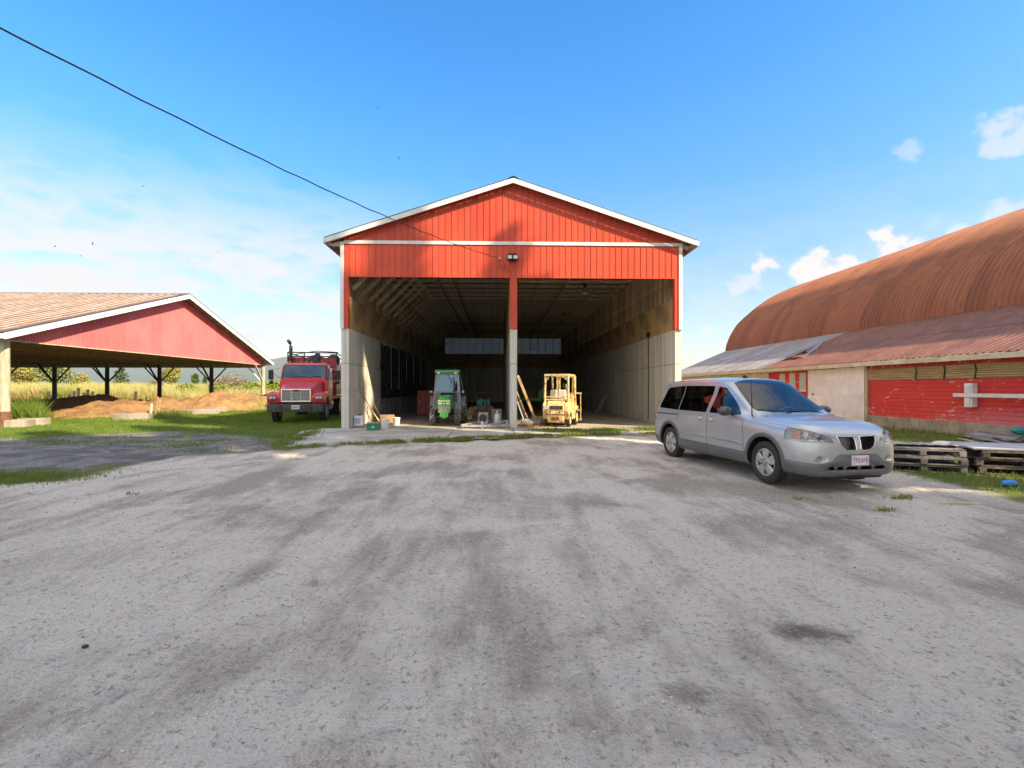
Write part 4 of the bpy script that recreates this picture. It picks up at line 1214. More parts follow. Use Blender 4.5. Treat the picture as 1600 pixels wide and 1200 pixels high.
# tall trees behind the camera: they shade the yard as in the photograph
S2 = (math.sin(SUN_AZ), -math.cos(SUN_AZ)); P2 = (math.cos(SUN_AZ), math.sin(SUN_AZ))
def tall(a, s, h, w, seed, n=2600, leaf=1.0):
    x, y = S2[0] * s + P2[0] * a, S2[1] * s + P2[1] * a
    return tree('tall_tree', 'tall slender leafy tree standing out of sight behind the viewpoint', 'tree', x, y, h, w, 'leaf_green', 100 + seed, n=n, leaf=leaf, group='tall trees behind the viewpoint', z=0)
TALL = [(11.0, 17, 34, 4.2, 2600), (12.9, 18.5, 33.5, 2.3, 1700), (15.4, 17.2, 27.3, 2.0, 1300), (8.2, 18.5, 30, 4.6, 2800), (5.0, 17, 29, 3.9, 3000), (3.3, 21, 30, 3.0, 2000), (1.6, 18, 28, 3.6, 2600), (6.7, 15, 16, 4.2, 2200), (-.9, 17, 26, 3.4, 2200), (-4.2, 18, 27, 4, 2200)]
for i, (a, s, h, w, n) in enumerate(TALL): tall(a, s, h, w, i + 1, n)
# far wooded hills
def hills():
    rng = np.random.default_rng(2)
    nx, ny = 150, 26
    pr = [(-400, 570), (-200, 566), (0, 572), (100, 568), (200, 571), (300, 570), (380, 566), (430, 559), (458, 557), (500, 560), (540, 566), (640, 574), (760, 582), (900, 590), (1070, 596), (1300, 602), (1700, 604)]
    D = 4200.0
    px = np.linspace(-380, 1690, nx)
    top = np.interp(px, [p[0] for p in pr], [p[1] for p in pr]) + (fbm(px * .02, px * 0, 4, 3) - .5) * 9
    V = []
    for j in range(ny):
        f = j / (ny - 1)
        for i in range(nx):
            d = D * (1 - .35 * (1 - f))
            p = at(px[i], 606, d)
            hh = (606 - top[i]) / FPX * D + CAMZ
            z = hh * f ** 1.1 * (1 + .22 * (fbm(px[i] * .03 + j * .3, j * .35, 3, 8) - .5) * (1 - f) * 4 * .5) - 3
            V.append((p.x, p.y, z))
    F = [(j * nx + i, j * nx + i + 1, (j + 1) * nx + i + 1, (j + 1) * nx + i) for j in range(ny - 1) for i in range(nx - 1)]
    # back slope, so the hills are solid
    o = len(V)
    for i in range(nx):
        p = at(px[i], 606, D * 1.25); V.append((p.x, p.y, -3))
    F += [((ny - 1) * nx + i, (ny - 1) * nx + i + 1, o + i + 1, o + i) for i in range(nx - 1)]
    me = bpy.data.meshes.new('hills'); me.from_pydata(V, [], F)
    me.polygons.foreach_set('use_smooth', [True] * len(F))
    me.materials.append(PM('hill_forest', (.06, .095, .05), (.035, .06, .035), .02, .95))
    struct(link('hills', me))
hills()

# the air: one even volume round everything
def haze():
    me = MB().box(-5600, 5600, -3200, 5700, -4.2, 330).mesh('haze', [])
    m = bpy.data.materials.new('air'); m.use_nodes = True
    n, l = m.node_tree.nodes, m.node_tree.links; n.clear()
    pv = n.new('ShaderNodeVolumePrincipled'); pv.inputs['Color'].default_value = (.78, .88, 1, 1); pv.inputs['Density'].default_value = .00012; pv.inputs['Anisotropy'].default_value = .2
    o = n.new('ShaderNodeOutputMaterial'); l.new(pv.outputs[0], o.inputs['Volume'])
    me.materials.append(m)
    stuff(link('haze', me))
haze()
# ------------------------------------------------------------------ loft and boolean helpers for vehicle bodies
def pchip(xs, ys, x):
    xs, ys = np.array(xs, float), np.array(ys, float)
    h = np.diff(xs); d = np.diff(ys) / h
    m = np.zeros(len(xs)); m[0], m[-1] = d[0], d[-1]
    for i in range(1, len(xs) - 1):
        if d[i - 1] * d[i] > 0:
            w1, w2 = 2 * h[i] + h[i - 1], h[i] + 2 * h[i - 1]
            m[i] = (w1 + w2) / (w1 / d[i - 1] + w2 / d[i])
    k = np.clip(np.searchsorted(xs, x) - 1, 0, len(xs) - 2); t = (x - xs[k]) / h[k]
    return ((1 + 2 * t) * (1 - t) ** 2 * ys[k] + t * (1 - t) ** 2 * h[k] * m[k] + t * t * (3 - 2 * t) * ys[k + 1] + t * t * (t - 1) * h[k] * m[k + 1])
def catmull(P, n):
    """dense polyline through points with per-point tension-free spline"""
    out = []
    N = len(P)
    for i in range(N - 1):
        p0, p1, p2, p3 = P[max(i - 1, 0)], P[i], P[i + 1], P[min(i + 2, N - 1)]
        l01, l12, l23 = max((p1 - p0).length, 1e-4) ** .5, max((p2 - p1).length, 1e-4) ** .5, max((p3 - p2).length, 1e-4) ** .5
        for k in range(n):
            t = l12 * k / n
            if i == 0: a1 = p1
            else: a1 = p0 * ((0 - t) / l01) + p1 * ((t + l01) / l01)
            a2 = p1 * ((l12 - t) / l12) + p2 * (t / l12)
            if i == N - 2: a3 = p2
            else: a3 = p2 * ((l12 + l23 - t) / l23) + p3 * ((t - l12) / l23)
            if i == 0: b1 = p1 * ((l12 - t) / l12) + p2 * (t / l12)
            else: b1 = a1 * ((l12 - t) / (l12 + l01)) + a2 * ((t + l01) / (l12 + l01))
            if i == N - 2: b2 = p1 * ((l12 - t) / l12) + p2 * (t / l12)
            else: b2 = a2 * ((l12 + l23 - t) / (l12 + l23)) + a3 * (t / (l12 + l23))
            out.append(b1 * ((l12 - t) / l12) + b2 * (t / l12))
    out.append(P[-1])
    return out
TMP = []
def tmp(me):
    o = bpy.data.objects.new('tmp', me); COL.objects.link(o); return o
def boole(me_a, me_b, op):
    a, b = tmp(me_a), tmp(me_b)
    m = a.modifiers.new('b', 'BOOLEAN'); m.operation = op; m.object = b
    try: m.solver = 'MANIFOLD'
    except Exception: m.solver = 'EXACT'
    dg = bpy.context.evaluated_depsgraph_get(); dg.update()
    me = bpy.data.meshes.new_from_object(a.evaluated_get(dg))
    bpy.data.objects.remove(a); bpy.data.objects.remove(b)
    return me
def pmesh(poly, axis, a, b):
    return MB().prism(poly, axis, a, b).mesh('cut', [])
def cmesh(c0, c1, r, n=40): return MB().cyl(c0, c1, r, r, n).mesh('cut', [])
def keep_faces(me, fn, name):
    """copy of me with only faces whose centre passes fn"""
    bm = bmesh.new(); bm.from_mesh(me)
    bmesh.ops.delete(bm, geom=[f for f in bm.faces if not fn(f.calc_center_median())], context='FACES')
    out = bpy.data.meshes.new(name); bm.to_mesh(out); bm.free()
    return out
def outer_sheet(loft, bvh, cutter, name, mat, lift=0.0, smooth=50):
    """the part of the loft's skin inside the cutter, lifted along its normals"""
    me = boole(loft, cutter, 'INTERSECT')
    def on(c):
        p, nrm, i, d = bvh.find_nearest(c); return d < .0022
    out = keep_faces(me, on, name)
    bm = bmesh.new(); bm.from_mesh(out)
    bmesh.ops.remove_doubles(bm, verts=bm.verts, dist=.0006)
    for v in bm.verts:
        p, nrm, i, d = bvh.find_nearest(v.co)
        v.co += nrm * lift
    bm.to_mesh(out); bm.free()
    out.materials.clear(); out.materials.append(mat)
    out.polygons.foreach_set('use_smooth', [True] * len(out.polygons)); out.set_sharp_from_angle(angle=R(smooth))
    return out
def loft_mesh(stations, half_fn, nx, name='loft', cuts=None):
    xs = [s for s in stations[0]]
    X = np.linspace(xs[0], xs[-1], nx) if cuts is None else np.array(cuts)
    cols = [pchip(xs, c, X) for c in stations[1:]]
    mb = MB(); rings = []
    for i, x in enumerate(X):
        half = half_fn(*[c[i] for c in cols])
        ring = [(x, -p.x, p.y) for p in half] + [(x, p.x, p.y) for p in half[-2:0:-1]]
        rings.append([Vector(q) for q in ring])
    mb.rings(rings, True)
    return mb.mesh(name, [], recalc=True)

# ------------------------------------------------------------------ minivan
def paint(name, col, metal=.55, rough=.34, coat=.7):
    m = NT(name); v = m.coord('Object')
    c = m.mix(m.ramp(m.noise(v, 1.6, 4, .6), .4, .7), col, tuple(q * .9 for q in col))
    sep = m.node('ShaderNodeSeparateXYZ', {0: v})
    dirt = m.math('MULTIPLY', m.ramp(sep.outputs[2], .75, .2), m.ramp(m.noise(v, 3.5, 6, .7), .3, .7))
    c = m.mix(m.math('MULTIPLY', dirt, .55), c, (.24, .22, .20))
    m.out(c, m.math('ADD', rough, m.math('MULTIPLY', dirt, .35)), metal, .5, coat)
    m.b.inputs['Coat Roughness'].default_value = .08
    return m.mat
MT['van_paint'] = paint('silver_blue_paint', (.47, .49, .515), .5, .3)
MT['cladding'] = paint('grey_cladding', (.10, .105, .115), .1, .5, .1)
def glass(name, tint, clear, rough=.02):
    m = NT(name)
    tr = m.node('ShaderNodeBsdfTransparent', {'Color': tuple(tint) + (1,)})
    gl = m.node('ShaderNodeBsdfGlossy', {'Color': (1, 1, 1, 1), 'Roughness': rough})
    fr = m.node('ShaderNodeFresnel', {'IOR': 1.5})
    f = m.math('ADD', fr.outputs[0], clear, True)
    ms = m.node('ShaderNodeMixShader', {0: f, 1: tr.outputs[0], 2: gl.outputs[0]})
    m.l.new(ms.outputs[0], m.n['Material Output'].inputs['Surface'])
    return m.mat
MT['glass_dark'] = glass('dark_tinted_glass', (.10, .115, .12), .03)
MT['glass_mid'] = glass('tinted_glass', (.15, .18, .18), .05)
MT['glass_clear'] = glass('windscreen_glass', (.66, .76, .77), .015)
MT['lens'] = glass('clear_lens', (.93, .95, .97), .05)
MT['seat'] = PM('grey_seat_fabric', (.20, .19, .18), (.14, .135, .13), 20, .9)
MT['dash'] = CM('dark_dashboard', (.06, .06, .065), .6)
MT['lamp_bowl'] = CM('lamp_reflector_silver', (.84, .85, .87), .35, 0)
MT['amber'] = CM('amber_reflector', (.75, .22, .04), .25)
MT['red_lens'] = CM('red_lamp_lens', (.55, .02, .02), .2)

def tyre(mb, c, ax, ro, ri, w, n=40):
    h = w / 2
    prof = [(ri, -h * .82), (ri + .02, -h * .95), ((ri + ro) / 2, -h * 1.04), (ro - .035, -h * .98), (ro - .008, -h * .80)]
    k = 5
    for i in range(k):
        a = -h * .78 + i * (1.56 * h / k); b = a + 1.56 * h / k
        prof += [(ro, a + .008), (ro, b - .008), (ro - .008, b - .006), (ro - .008, b + .002)]
    prof += [(ro - .035, h * .98), ((ri + ro) / 2, h * 1.04), (ri + .02, h * .95), (ri, h * .82)]
    mb.lathe(prof, c, ax, n, caps=False)
    return mb
def car_wheel(parent, x, y, z, ro=.345, ri=.228, w=.215, spokes=5):
    s = 1 if y > 0 else -1
    wh = bpy.data.objects.new('wheel', None); COL.objects.link(wh); wh.parent = parent; wh.location = (x, y, z)
    tyre(MB(), (0, 0, 0), (0, 1, 0), ro, ri, w).build('tyre', MT['rubber'], wh, smooth=40)
    rim = MB(); f = s * w * .40
    rim.lathe([(ri + .004, f), (ri - .012, f + s * .004), (ri - .022, f - s * .015), (ri - .03, f - s * .09), (ri - .01, -f)], ax=(0, 1, 0), n=40, caps=False)
    for k in range(spokes):
        a = 2 * math.pi * k / spokes + .3
        for da in (0,):
            ca, sa = math.cos(a), math.sin(a)
            def P(r, t, d): return (ca * r - sa * t, f + s * d, sa * r + ca * t)
            vs = [P(.05, -.045, .0), P(.05, .045, .0), P(ri - .018, .088, -.012), P(ri - .018, -.088, -.012), P(.05, -.03, .012), P(.05, .03, .012), P(ri - .018, .066, .004), P(ri - .018, -.066, .004),
                  P(.05, -.045, -.03), P(.05, .045, -.03), P(ri - .018, .088, -.04), P(ri - .018, -.088, -.04)]
            rim.add(vs, [(4, 5, 6, 7), (0, 4, 7, 3), (1, 2, 6, 5), (2, 3, 7, 6), (0, 1, 5, 4), (0, 3, 11, 8), (1, 9, 10, 2), (2, 10, 11, 3), (8, 11, 10, 9)])
    rim.lathe([(.075, f - s * .03), (.072, f + s * .008), (.05, f + s * .014), (.0, f + s * .016)], ax=(0, 1, 0), n=20)
    rim.build('rim', PM('silver_wheel_cover', (.55, .55, .55), (.40, .38, .36), 14, .35, .5), wh, smooth=35)
    nut = MB()
    for k in range(5):
        a = 2 * math.pi * k / 5
        nut.cyl((.052 * math.cos(a), f + s * .008, .052 * math.sin(a)), (.052 * math.cos(a), f + s * .026, .052 * math.sin(a)), .011, .011, 6)
    nut.build('wheel_nuts', MT['dark_metal'], wh)
    MB().lathe([(ri - .028, f - s * .075), (.05, f - s * .07), (.0, f - s * .07)], ax=(0, 1, 0), n=24).build('brake_disc', MT['dark_metal'], wh, smooth=30)
    return wh

def build_van():
    T = [ # x, zb, ysill, ymid, zmid, ysh, zsh, yr, zr, zt
    (-2.60, .48, .52, .60, .62, .56, .78, .44, .86, .88), (-2.56, .38, .78, .84, .62, .82, .93, .72, 1.02, 1.05), (-2.48, .31, .86, .895, .62, .88, 1.02, .735, 1.28, 1.33),
    (-2.33, .27, .885, .915, .62, .90, 1.04, .70, 1.55, 1.62), (-2.15, .25, .89, .92, .62, .905, 1.05, .685, 1.645, 1.735), (-1.6, .24, .895, .922, .62, .908, 1.055, .675, 1.685, 1.775),
    (-.6, .24, .895, .922, .62, .908, 1.055, .672, 1.695, 1.79), (.05, .24, .895, .922, .62, .908, 1.05, .668, 1.675, 1.765), (.28, .24, .895, .922, .62, .908, 1.045, .664, 1.63, 1.715),
    (.55, .24, .895, .922, .62, .907, 1.04, .672, 1.47, 1.545), (.85, .24, .895, .922, .62, .905, 1.03, .70, 1.285, 1.345), (1.10, .24, .895, .922, .62, .90, 1.01, .735, 1.135, 1.185), (1.25, .24, .895, .922, .62, .895, .995, .755, 1.075, 1.12),
    (1.5, .24, .89, .92, .62, .885, .975, .76, 1.045, 1.092), (1.8, .24, .885, .915, .62, .87, .945, .75, 1.01, 1.06), (2.05, .235, .865, .90, .62, .85, .93, .72, 1.0, 1.048), (2.25, .23, .825, .865, .61, .81, .90, .67, .965, 1.015),
    (2.38, .23, .77, .815, .60, .755, .865, .61, .92, .962), (2.47, .24, .69, .735, .58, .67, .81, .53, .87, .90), (2.535, .27, .57, .61, .56, .55, .75, .42, .81, .83), (2.575, .33, .40, .43, .55, .38, .68, .27, .73, .745), (2.595, .42, .14, .16, .54, .14, .61, .11, .64, .65)]
    fx = lambda x: 1.8 + (x - 1.8) * .80 if x > 1.8 else (-1.6 + (x + 1.6) * .74 if x < -1.6 else x)
    T = [(fx(r[0]),) + r[1:] for r in T]
    FR = 2.595 - fx(2.595); PY = .02
    st = list(zip(*T))
    def half(zb, ys, ym, zm, ysh, zsh, yr, zr, zt):
        P = [Vector((0, zb)), Vector((ys * .85, zb)), Vector((ys, zb + .05)), Vector((ym, zm)), Vector((ysh, zsh)), Vector((yr + (ysh - yr) * .35, zr + (zsh - zr) * .38)), Vector((yr, zr)), Vector((yr * .8, zr + (zt - zr) * .62)), Vector((yr * .4, zt - (zt - zr) * .08)), Vector((0, zt))]
        return catmull(P, 5)
    cuts = np.array([fx(q) for q in np.unique(np.concatenate([np.linspace(-2.6, -2.3, 9), np.linspace(-2.3, 1.9, 58), np.linspace(1.9, 2.595, 22)]))])
    loft = loft_mesh(st, half, 0, 'van_loft', cuts)
    bm = bmesh.new(); bm.from_mesh(loft); bvh = BVHTree.FromBMesh(bm); bm.free()
    # cabin cavity
    Ti = [(x, zb + .36, ys - .08, ym - .07, max(zm, .75), ysh - .055, zsh, yr - .05, zr - .045, zt - .05) for (x, zb, ys, ym, zm, ysh, zsh, yr, zr, zt) in T if -2.2 < x < 1.2]
    inner = loft_mesh(list(zip(*Ti)), half, 46, 'van_cavity')
    body = boole(loft, inner, 'DIFFERENCE')
    # windows (side view polygons), windscreen (plan polygon)
    rz = lambda x: float(pchip(st[0], st[8], np.array([x]))[0])
    fw = roundpoly([(.90, 1.09), (-.02, 1.085), (.03, 1.60), (.255, 1.575)], [.03, .05, .05, .04])
    sw_ = roundpoly([(-.13, 1.085), (-1.16, 1.09), (-1.16, 1.615), (-.10, 1.61)], [.04, .015, .015, .05])
    qw = roundpoly([(-1.185, 1.09), (-2.07, 1.11), (-1.93, 1.575), (-1.185, 1.615)], [.015, .10, .12, .015])
    ws = roundpoly([(1.20, 0), (1.175, .42), (1.06, .685), (.98, .70), (.30, .585), (.215, .3), (.205, 0), (.215, -.3), (.30, -.585), (.98, -.70), (1.06, -.685), (1.175, -.42)], .03, 2)
    panes = []
    for nm, poly, mt in (('front_window', fw, 'glass_mid'), ('sliding_door_window', sw_, 'glass_dark'), ('quarter_window', qw, 'glass_dark')):
        for a, b in ((-1.2, -.45), (.45, 1.2)):
            cut = pmesh(poly, 'y', a, b)
            panes.append((nm, outer_sheet(loft, bvh, cut, nm, MT[mt], -.004)))
            body = boole(body, cut, 'DIFFERENCE')
    cut = pmesh(ws, 'z', 1.0, 2.0)
    panes.append(('windscreen', outer_sheet(loft, bvh, cut, 'windscreen', MT['glass_clear'], -.003)))
    body = boole(body, cut, 'DIFFERENCE')
    cut = pmesh(roundpoly([(-.62, 1.12), (.62, 1.12), (.55, 1.56), (-.55, 1.56)], .06), 'x', -2.8, -2.0)
    panes.append(('rear_window', outer_sheet(loft, bvh, cut, 'rear_window', MT['glass_dark'], -.004)))
    body = boole(body, cut, 'DIFFERENCE')
    # wheel openings
    WX, WZ = (1.535, -1.535), .345
    for wx in WX:
        for a, b in ((-1.2, -.56), (.56, 1.2)): body = boole(body, cmesh((wx, a, WZ + .02), (wx, b, WZ + .02), .405, 44), 'DIFFERENCE')
    # lamps, grilles, intake: pockets
    def mir(poly): return [(-y, z) for y, z in poly]
    hl = roundpoly([(-.40, .745), (-.43, .81), (-.60, .90), (-.76, .95), (-.92, .97), (-.92, .77), (-.72, .742)], [.02, .03, .05, .05, .02, .05, .06])
    kg = roundpoly([(-.045, .635), (-.055, .825), (-.335, .835), (-.29, .69), (-.19, .632)], [.03, .02, .03, .06, .06])
    fg = [(-.60 + .10 * math.cos(a), .50 + .052 * math.sin(a)) for a in [2 * math.pi * i / 20 for i in range(20)]]
    pocket = []
    for poly, x0 in ((hl, 1.96), (kg, fx(2.40)), (fg, fx(2.30))):
        for pl in (poly, mir(poly)):
            body = boole(body, pmesh(pl, 'x', x0, 2.9), 'DIFFERENCE'); pocket.append((pl, x0))
    for y0, y1 in ((-.52, -.40), (-.38, -.25), (-.23, -.0), (.02, .25), (.27, .5)):
        body = boole(body, pmesh(roundpoly([(y0, .335), (y1, .335), (y1 - .02, .39), (y0 + .03, .39)], .012), 'x', fx(2.35), 2.9), 'DIFFERENCE')
    # shut lines
    def groove(pts, wdt=.009, y0=.86):
        nonlocal body
        for a, b in zip(pts[:-1], pts[1:]):
            d = Vector(b) - Vector(a); d.normalize(); n = Vector((-d.y, d.x)) * wdt / 2
            a2, b2 = Vector(a) - d * .002, Vector(b) + d * .002
            pl = [tuple(a2 + n), tuple(b2 + n), tuple(b2 - n), tuple(a2 - n)]
            for s in (-1, 1): body = boole(body, pmesh(pl, 'y', s * y0, s * 1.1), 'DIFFERENCE')
    groove([(-.075, .30), (-.075, 1.06)]); groove([(1.03, .30), (1.03, .72), (1.00, 1.0)], y0=.865); groove([(-1.20, .86), (-1.17, 1.06)])
    groove([(-1.20, .99), (-2.13, .985)], .022, .885)
    body.materials.clear()
    for q in ('van_paint', 'black', 'lamp_bowl'): body.materials.append(MT[q])
    mi = []
    for f in body.polygons:
        c = f.center; k = 0
        for wx in WX:
            if abs(math.hypot(c.x - wx, c.z - WZ - .02) - .405) < .012 and abs(c.y) > .5: k = 1
            if math.hypot(c.x - wx, c.z - WZ - .02) < .4 and abs(c.y) < .6: k = 1
        p, nrm, i, d = bvh.find_nearest(c)
        if d > .003 and k == 0: k = 1 if (c.x < 1.4 or c.z < .42) else 2
        if k == 2 and c.x > 2.1 and abs(c.y) < .36: k = 1
        mi.append(k)
    body.polygons.foreach_set('material_index', mi)
    body.polygons.foreach_set('use_smooth', [True] * len(mi)); body.set_sharp_from_angle(angle=R(32))
    van = thing('minivan', 'silver minivan with grey lower cladding parked in front of the red barns', 'van', VAN_LOC, VAN_ROT)
    link('body', body, van)
    for nm, me in panes: link(nm, me, van)
    # cladding: sills, arches, bumpers (grey sheets lifted from the skin)
    arch_l = []
    for wx in WX:
        for s in (-1, 1):
            ring = boole(cmesh((wx, s * .6, WZ + .02), (wx, s * 1.2, WZ + .02), .468, 48), cmesh((wx, s * .5, WZ + .02), (wx, s * 1.3, WZ + .02), .402, 48), 'DIFFERENCE')
            keepz = boole(ring, pmesh([(wx - .6, .2), (wx + .6, .2), (wx + .6, 1.0), (wx - .6, 1.0)], 'y', -1.4, 1.4), 'INTERSECT')
            me = outer_sheet(loft, bvh, keepz, 'wheel_arch_trim', MT['cladding'], .012)
            o = link('wheel_arch_trim', me, van); sd = o.modifiers.new('thick', 'SOLIDIFY'); sd.thickness = .014; sd.offset = -1
    def clad(nm, cutter, mat='cladding', lift=.008):
        o = link(nm, outer_sheet(loft, bvh, cutter, nm, MT[mat], lift), van)
        sd = o.modifiers.new('thick', 'SOLIDIFY'); sd.thickness = .01; sd.offset = -1
        return o
    for s in (-1, 1):
        clad('sill_cladding', pmesh([(-1.10, .2), (-.082, .2), (-.082, .475), (-1.05, .485)], 'y', s * .7, s * 1.2))
        clad('door_cladding', pmesh([(-.068, .2), (1.10, .2), (1.06, .46), (-.068, .475)], 'y', s * .7, s * 1.2))
        clad('side_moulding', pmesh(roundpoly([(-1.02, .605), (-.085, .60), (-.085, .655), (-1.03, .66)], .01), 'y', s * .8, s * 1.2), 'van_paint', .012)
        clad('side_moulding', pmesh(roundpoly([(-.065, .60), (1.0, .575), (1.01, .615), (-.065, .655)], .01), 'y', s * .8, s * 1.2), 'van_paint', .012)
        clad('rear_bumper_side', pmesh([(-2.7, .2), (-1.99, .2), (-1.99, .44), (-2.7, .56)], 'y', s * .5, s * 1.2))
    bp = roundpoly([(-1.0, .15), (1.0, .15), (1.0, .47), (.66, .43), (.46, .46), (.34, .575), (-.34, .575), (-.46, .46), (-.66, .43), (-1.0, .47)], [.01, .01, .01, .06, .05, .06, .06, .05, .06, .01])
    fb = pmesh(bp, 'x', 1.985, 2.9)
    for y0, y1 in ((-.52, -.40), (-.38, -.25), (-.23, -.0), (.02, .25), (.27, .5)):
        fb = boole(fb, pmesh(roundpoly([(y0, .33), (y1, .33), (y1 - .02, .39), (y0 + .03, .39)], .012), 'x', 1.8, 3), 'DIFFERENCE')
    clad('front_bumper', fb)
    MB().prism([(1.9, .17), (2.33, .19), (2.37, .245), (1.9, .245)], 'y', -.5, .5).build('air_dam', MT['black'], van)
    # head lamps
    for s in (-1, 1):
        pl = hl if s < 0 else mir(hl)
        h = link('headlight', outer_sheet(loft, bvh, pmesh(pl, 'x', 1.96, 2.9), 'headlight', MT['lens'], .003), van)
        for (y, z, x, r) in ((.53, .82, fx(2.32), .062), (.67, .835, fx(2.25), .068)):
            MB().lathe([(r * .3, -.07), (r * .75, -.045), (r, .02), (r * .97, .022), (r * .7, -.04), (.0, -.06)], (x, s * y, z), (1, 0, 0), 20).build('reflector', MT['chrome'], h, smooth=50)
            MB().ball((x - .02, s * y, z), .018, 8, 6).build('bulb', MT['plastic_white'], h, smooth=60)
        for z0, z1 in ((.79, .83), (.86, .905)):
            MB().prism([(fx(2.10), s * .80), (fx(2.215), s * .735), (fx(2.235), s * .755), (fx(2.13), s * .82)], 'z', z0, z1).build('turn_signal', MT['amber'], h)
        MB().prism([(fx(2.06), s * .84), (fx(2.18), s * .70), (fx(2.28), s * .58), (fx(2.36), s * .42), (fx(2.28), s * .42), (fx(2.02), s * .8)], 'z', .75, .775).build('lamp_sill', MT['lamp_bowl'], h)
        f2 = fg if s < 0 else mir(fg)
        cx = -.60 * (-s)
        fl_ = MB().lathe([(.045, 0), (.042, .02), (.0, .03)], (fx(2.40), s * .62, .50), (1, s * .35, 0), 16).build('fog_lamp', MT['lens'], van, smooth=40)
        MB().lathe([(.042, -.005), (.03, -.03), (.0, -.035)], (fx(2.40), s * .62, .50), (1, s * .35, 0), 16).build('reflector', MT['chrome'], fl_, smooth=40)
        # kidney grille: chrome rim and lattice
        g2 = kg if s < 0 else mir(kg)
        cy, cz = -.185 * (1 if s < 0 else -1), .735
        big = [(cy + (y - cy) * 1.10, cz + (z - cz) * 1.13) for y, z in g2]
        rimc = boole(pmesh(big, 'x', 2.1, 2.9), pmesh(g2, 'x', 2.0, 3.0), 'DIFFERENCE')
        gr = link('grille', outer_sheet(loft, bvh, rimc, 'grille', MT['chrome'], .009), van)
        sd = gr.modifiers.new('thick', 'SOLIDIFY'); sd.thickness = .012; sd.offset = -1
        lat = MB()
        if s < 0:
            for k in range(-12, 13):
                for q in (1, -1):
                    a = Vector((fx(2.475), cy + k * .022 - q * .11, cz - .11)); b = Vector((fx(2.475), cy + k * .022 + q * .11, cz + .11))
                    # clip to the kidney box
                    lo, hi = min(y for y, z in g2), max(y for y, z in g2)
                    P = [a.lerp(b, t / 12) for t in range(13)]
                    P = [p for p in P if lo < p.y < hi and min(z for y, z in g2) < p.z < max(z for y, z in g2)]
                    if len(P) > 1: lat.bar(P[0], P[-1], .005, .005, (1, 0, 0))
            lat.build('grille_mesh', MT['steel'], gr)
        # mirrors, handles
        mr = MB(); sy = s
        mb = MB()
        prof = []
        for k, (x, r, rz_) in enumerate(((.60, .02, .02), (.63, .085, .075), (.68, .105, .09), (.74, .10, .085), (.79, .07, .06), (.81, .01, .01))):
            prof.append([Vector((x - .02, s * 1.04 + r * 1.25 * math.cos(a), 1.15 + rz_ * math.sin(a))) for a in [2 * math.pi * i / 18 for i in range(18)]])
        mb.rings(prof)
        mo = mb.build('side_mirror', CM('dark_mirror_shell', (.05, .055, .06), .3, 0, .5), van, smooth=50)
        MB().bar((.69, s * .86, 1.09), (.69, s * .97, 1.12), .09, .05, (0, 0, 1)).build('mirror_arm', MT['black'], mo, bevel=.01)
        MB().box(.592, .598, s * 1.04 - .09, s * 1.04 + .09, 1.10, 1.205).build('mirror_glass', MT['chrome'], mo)
        for x, z in ((.08, .955), (-.30, .96)):
            hd = MB().lathe([(.0, -.004), (.055, -.004), (.058, .006), (.05, .006), (.04, -.0), (.0, -.002)], (x, s * .915, z), (0, s, .08), 18).build('door_handle', MT['cladding'], van, smooth=40)
            MB().bar((x - .055, s * .93, z + .012), (x + .055, s * .93, z + .012), .02, .026).build('handle_grip', MT['lamp_bowl'], hd, bevel=.008)
        tl = pmesh(roundpoly([(-2.62, .80), (-2.19, .80), (-2.20, 1.25), (-2.30, 1.28)], .03), 'y', s * .72, s * 1.2)
        clad('tail_light', tl, 'red_lens', .006)
        MB().bar((2.0 - .5, 0, 0), (2.0 - .49, 0, 0), .001, .001)
    # emblem on the nose, plate, wipers, aerial
    MB().prism([(-.018, .80), (.018, .80), (.010, .752), (0, .725), (-.010, .752)], 'x', fx(2.53), fx(2.552)).build('nose_emblem', MT['red_lens'], van)
    MB().prism([(-.03, .81), (.03, .81), (.026, .70), (0, .665), (-.026, .70)], 'x', fx(2.50), fx(2.55)).build('nose_ridge', MT['van_paint'], van, bevel=.006)
    pl = MB().box(2.598 - FR, 2.606 - FR, -.152 + PY, .152 + PY, .405, .555).build('number_plate', CM('plate_lilac_white', (.80, .66, .74), .4), van, bevel=.002)
    MB().box(2.50 - FR, 2.597 - FR, -.1 + PY, .1 + PY, .44, .52).build('plate_bracket', MT['black'], pl)
    bl = MB()
    for y in (-.11, .11):
        for z in (.427, .538): bl.cyl((2.606 - FR, y + PY, z), (2.609 - FR, y + PY, z), .006, .006, 8)
    bl.build('plate_bolts', MT['dark_metal'], pl)
    cu = bpy.data.curves.new('plate_text', 'FONT'); cu.body = 'TP2-07B'; cu.size = .094; cu.align_x = 'CENTER'; cu.align_y = 'CENTER'; cu.extrude = .0008
    to = tmp(None) if False else bpy.data.objects.new('tmp', cu); COL.objects.link(to)
    dg = bpy.context.evaluated_depsgraph_get(); dg.update()
    tm = bpy.data.meshes.new_from_object(to.evaluated_get(dg)); bpy.data.objects.remove(to)
    tm.materials.clear(); tm.materials.append(CM('plate_ink', (.14, .07, .26), .5))
    xs_ = [v.co.x for v in tm.vertices]; k = .268 / (max(xs_) - min(xs_))
    tm.transform(Matrix.Translation((2.6075 - FR, PY, .478)) @ Matrix(((0, 0, 1, 0), (1, 0, 0, 0), (0, 1, 0, 0), (0, 0, 0, 1))) @ Matrix.Diagonal((k, 1, 1, 1)))
    link('plate_lettering', tm, pl)
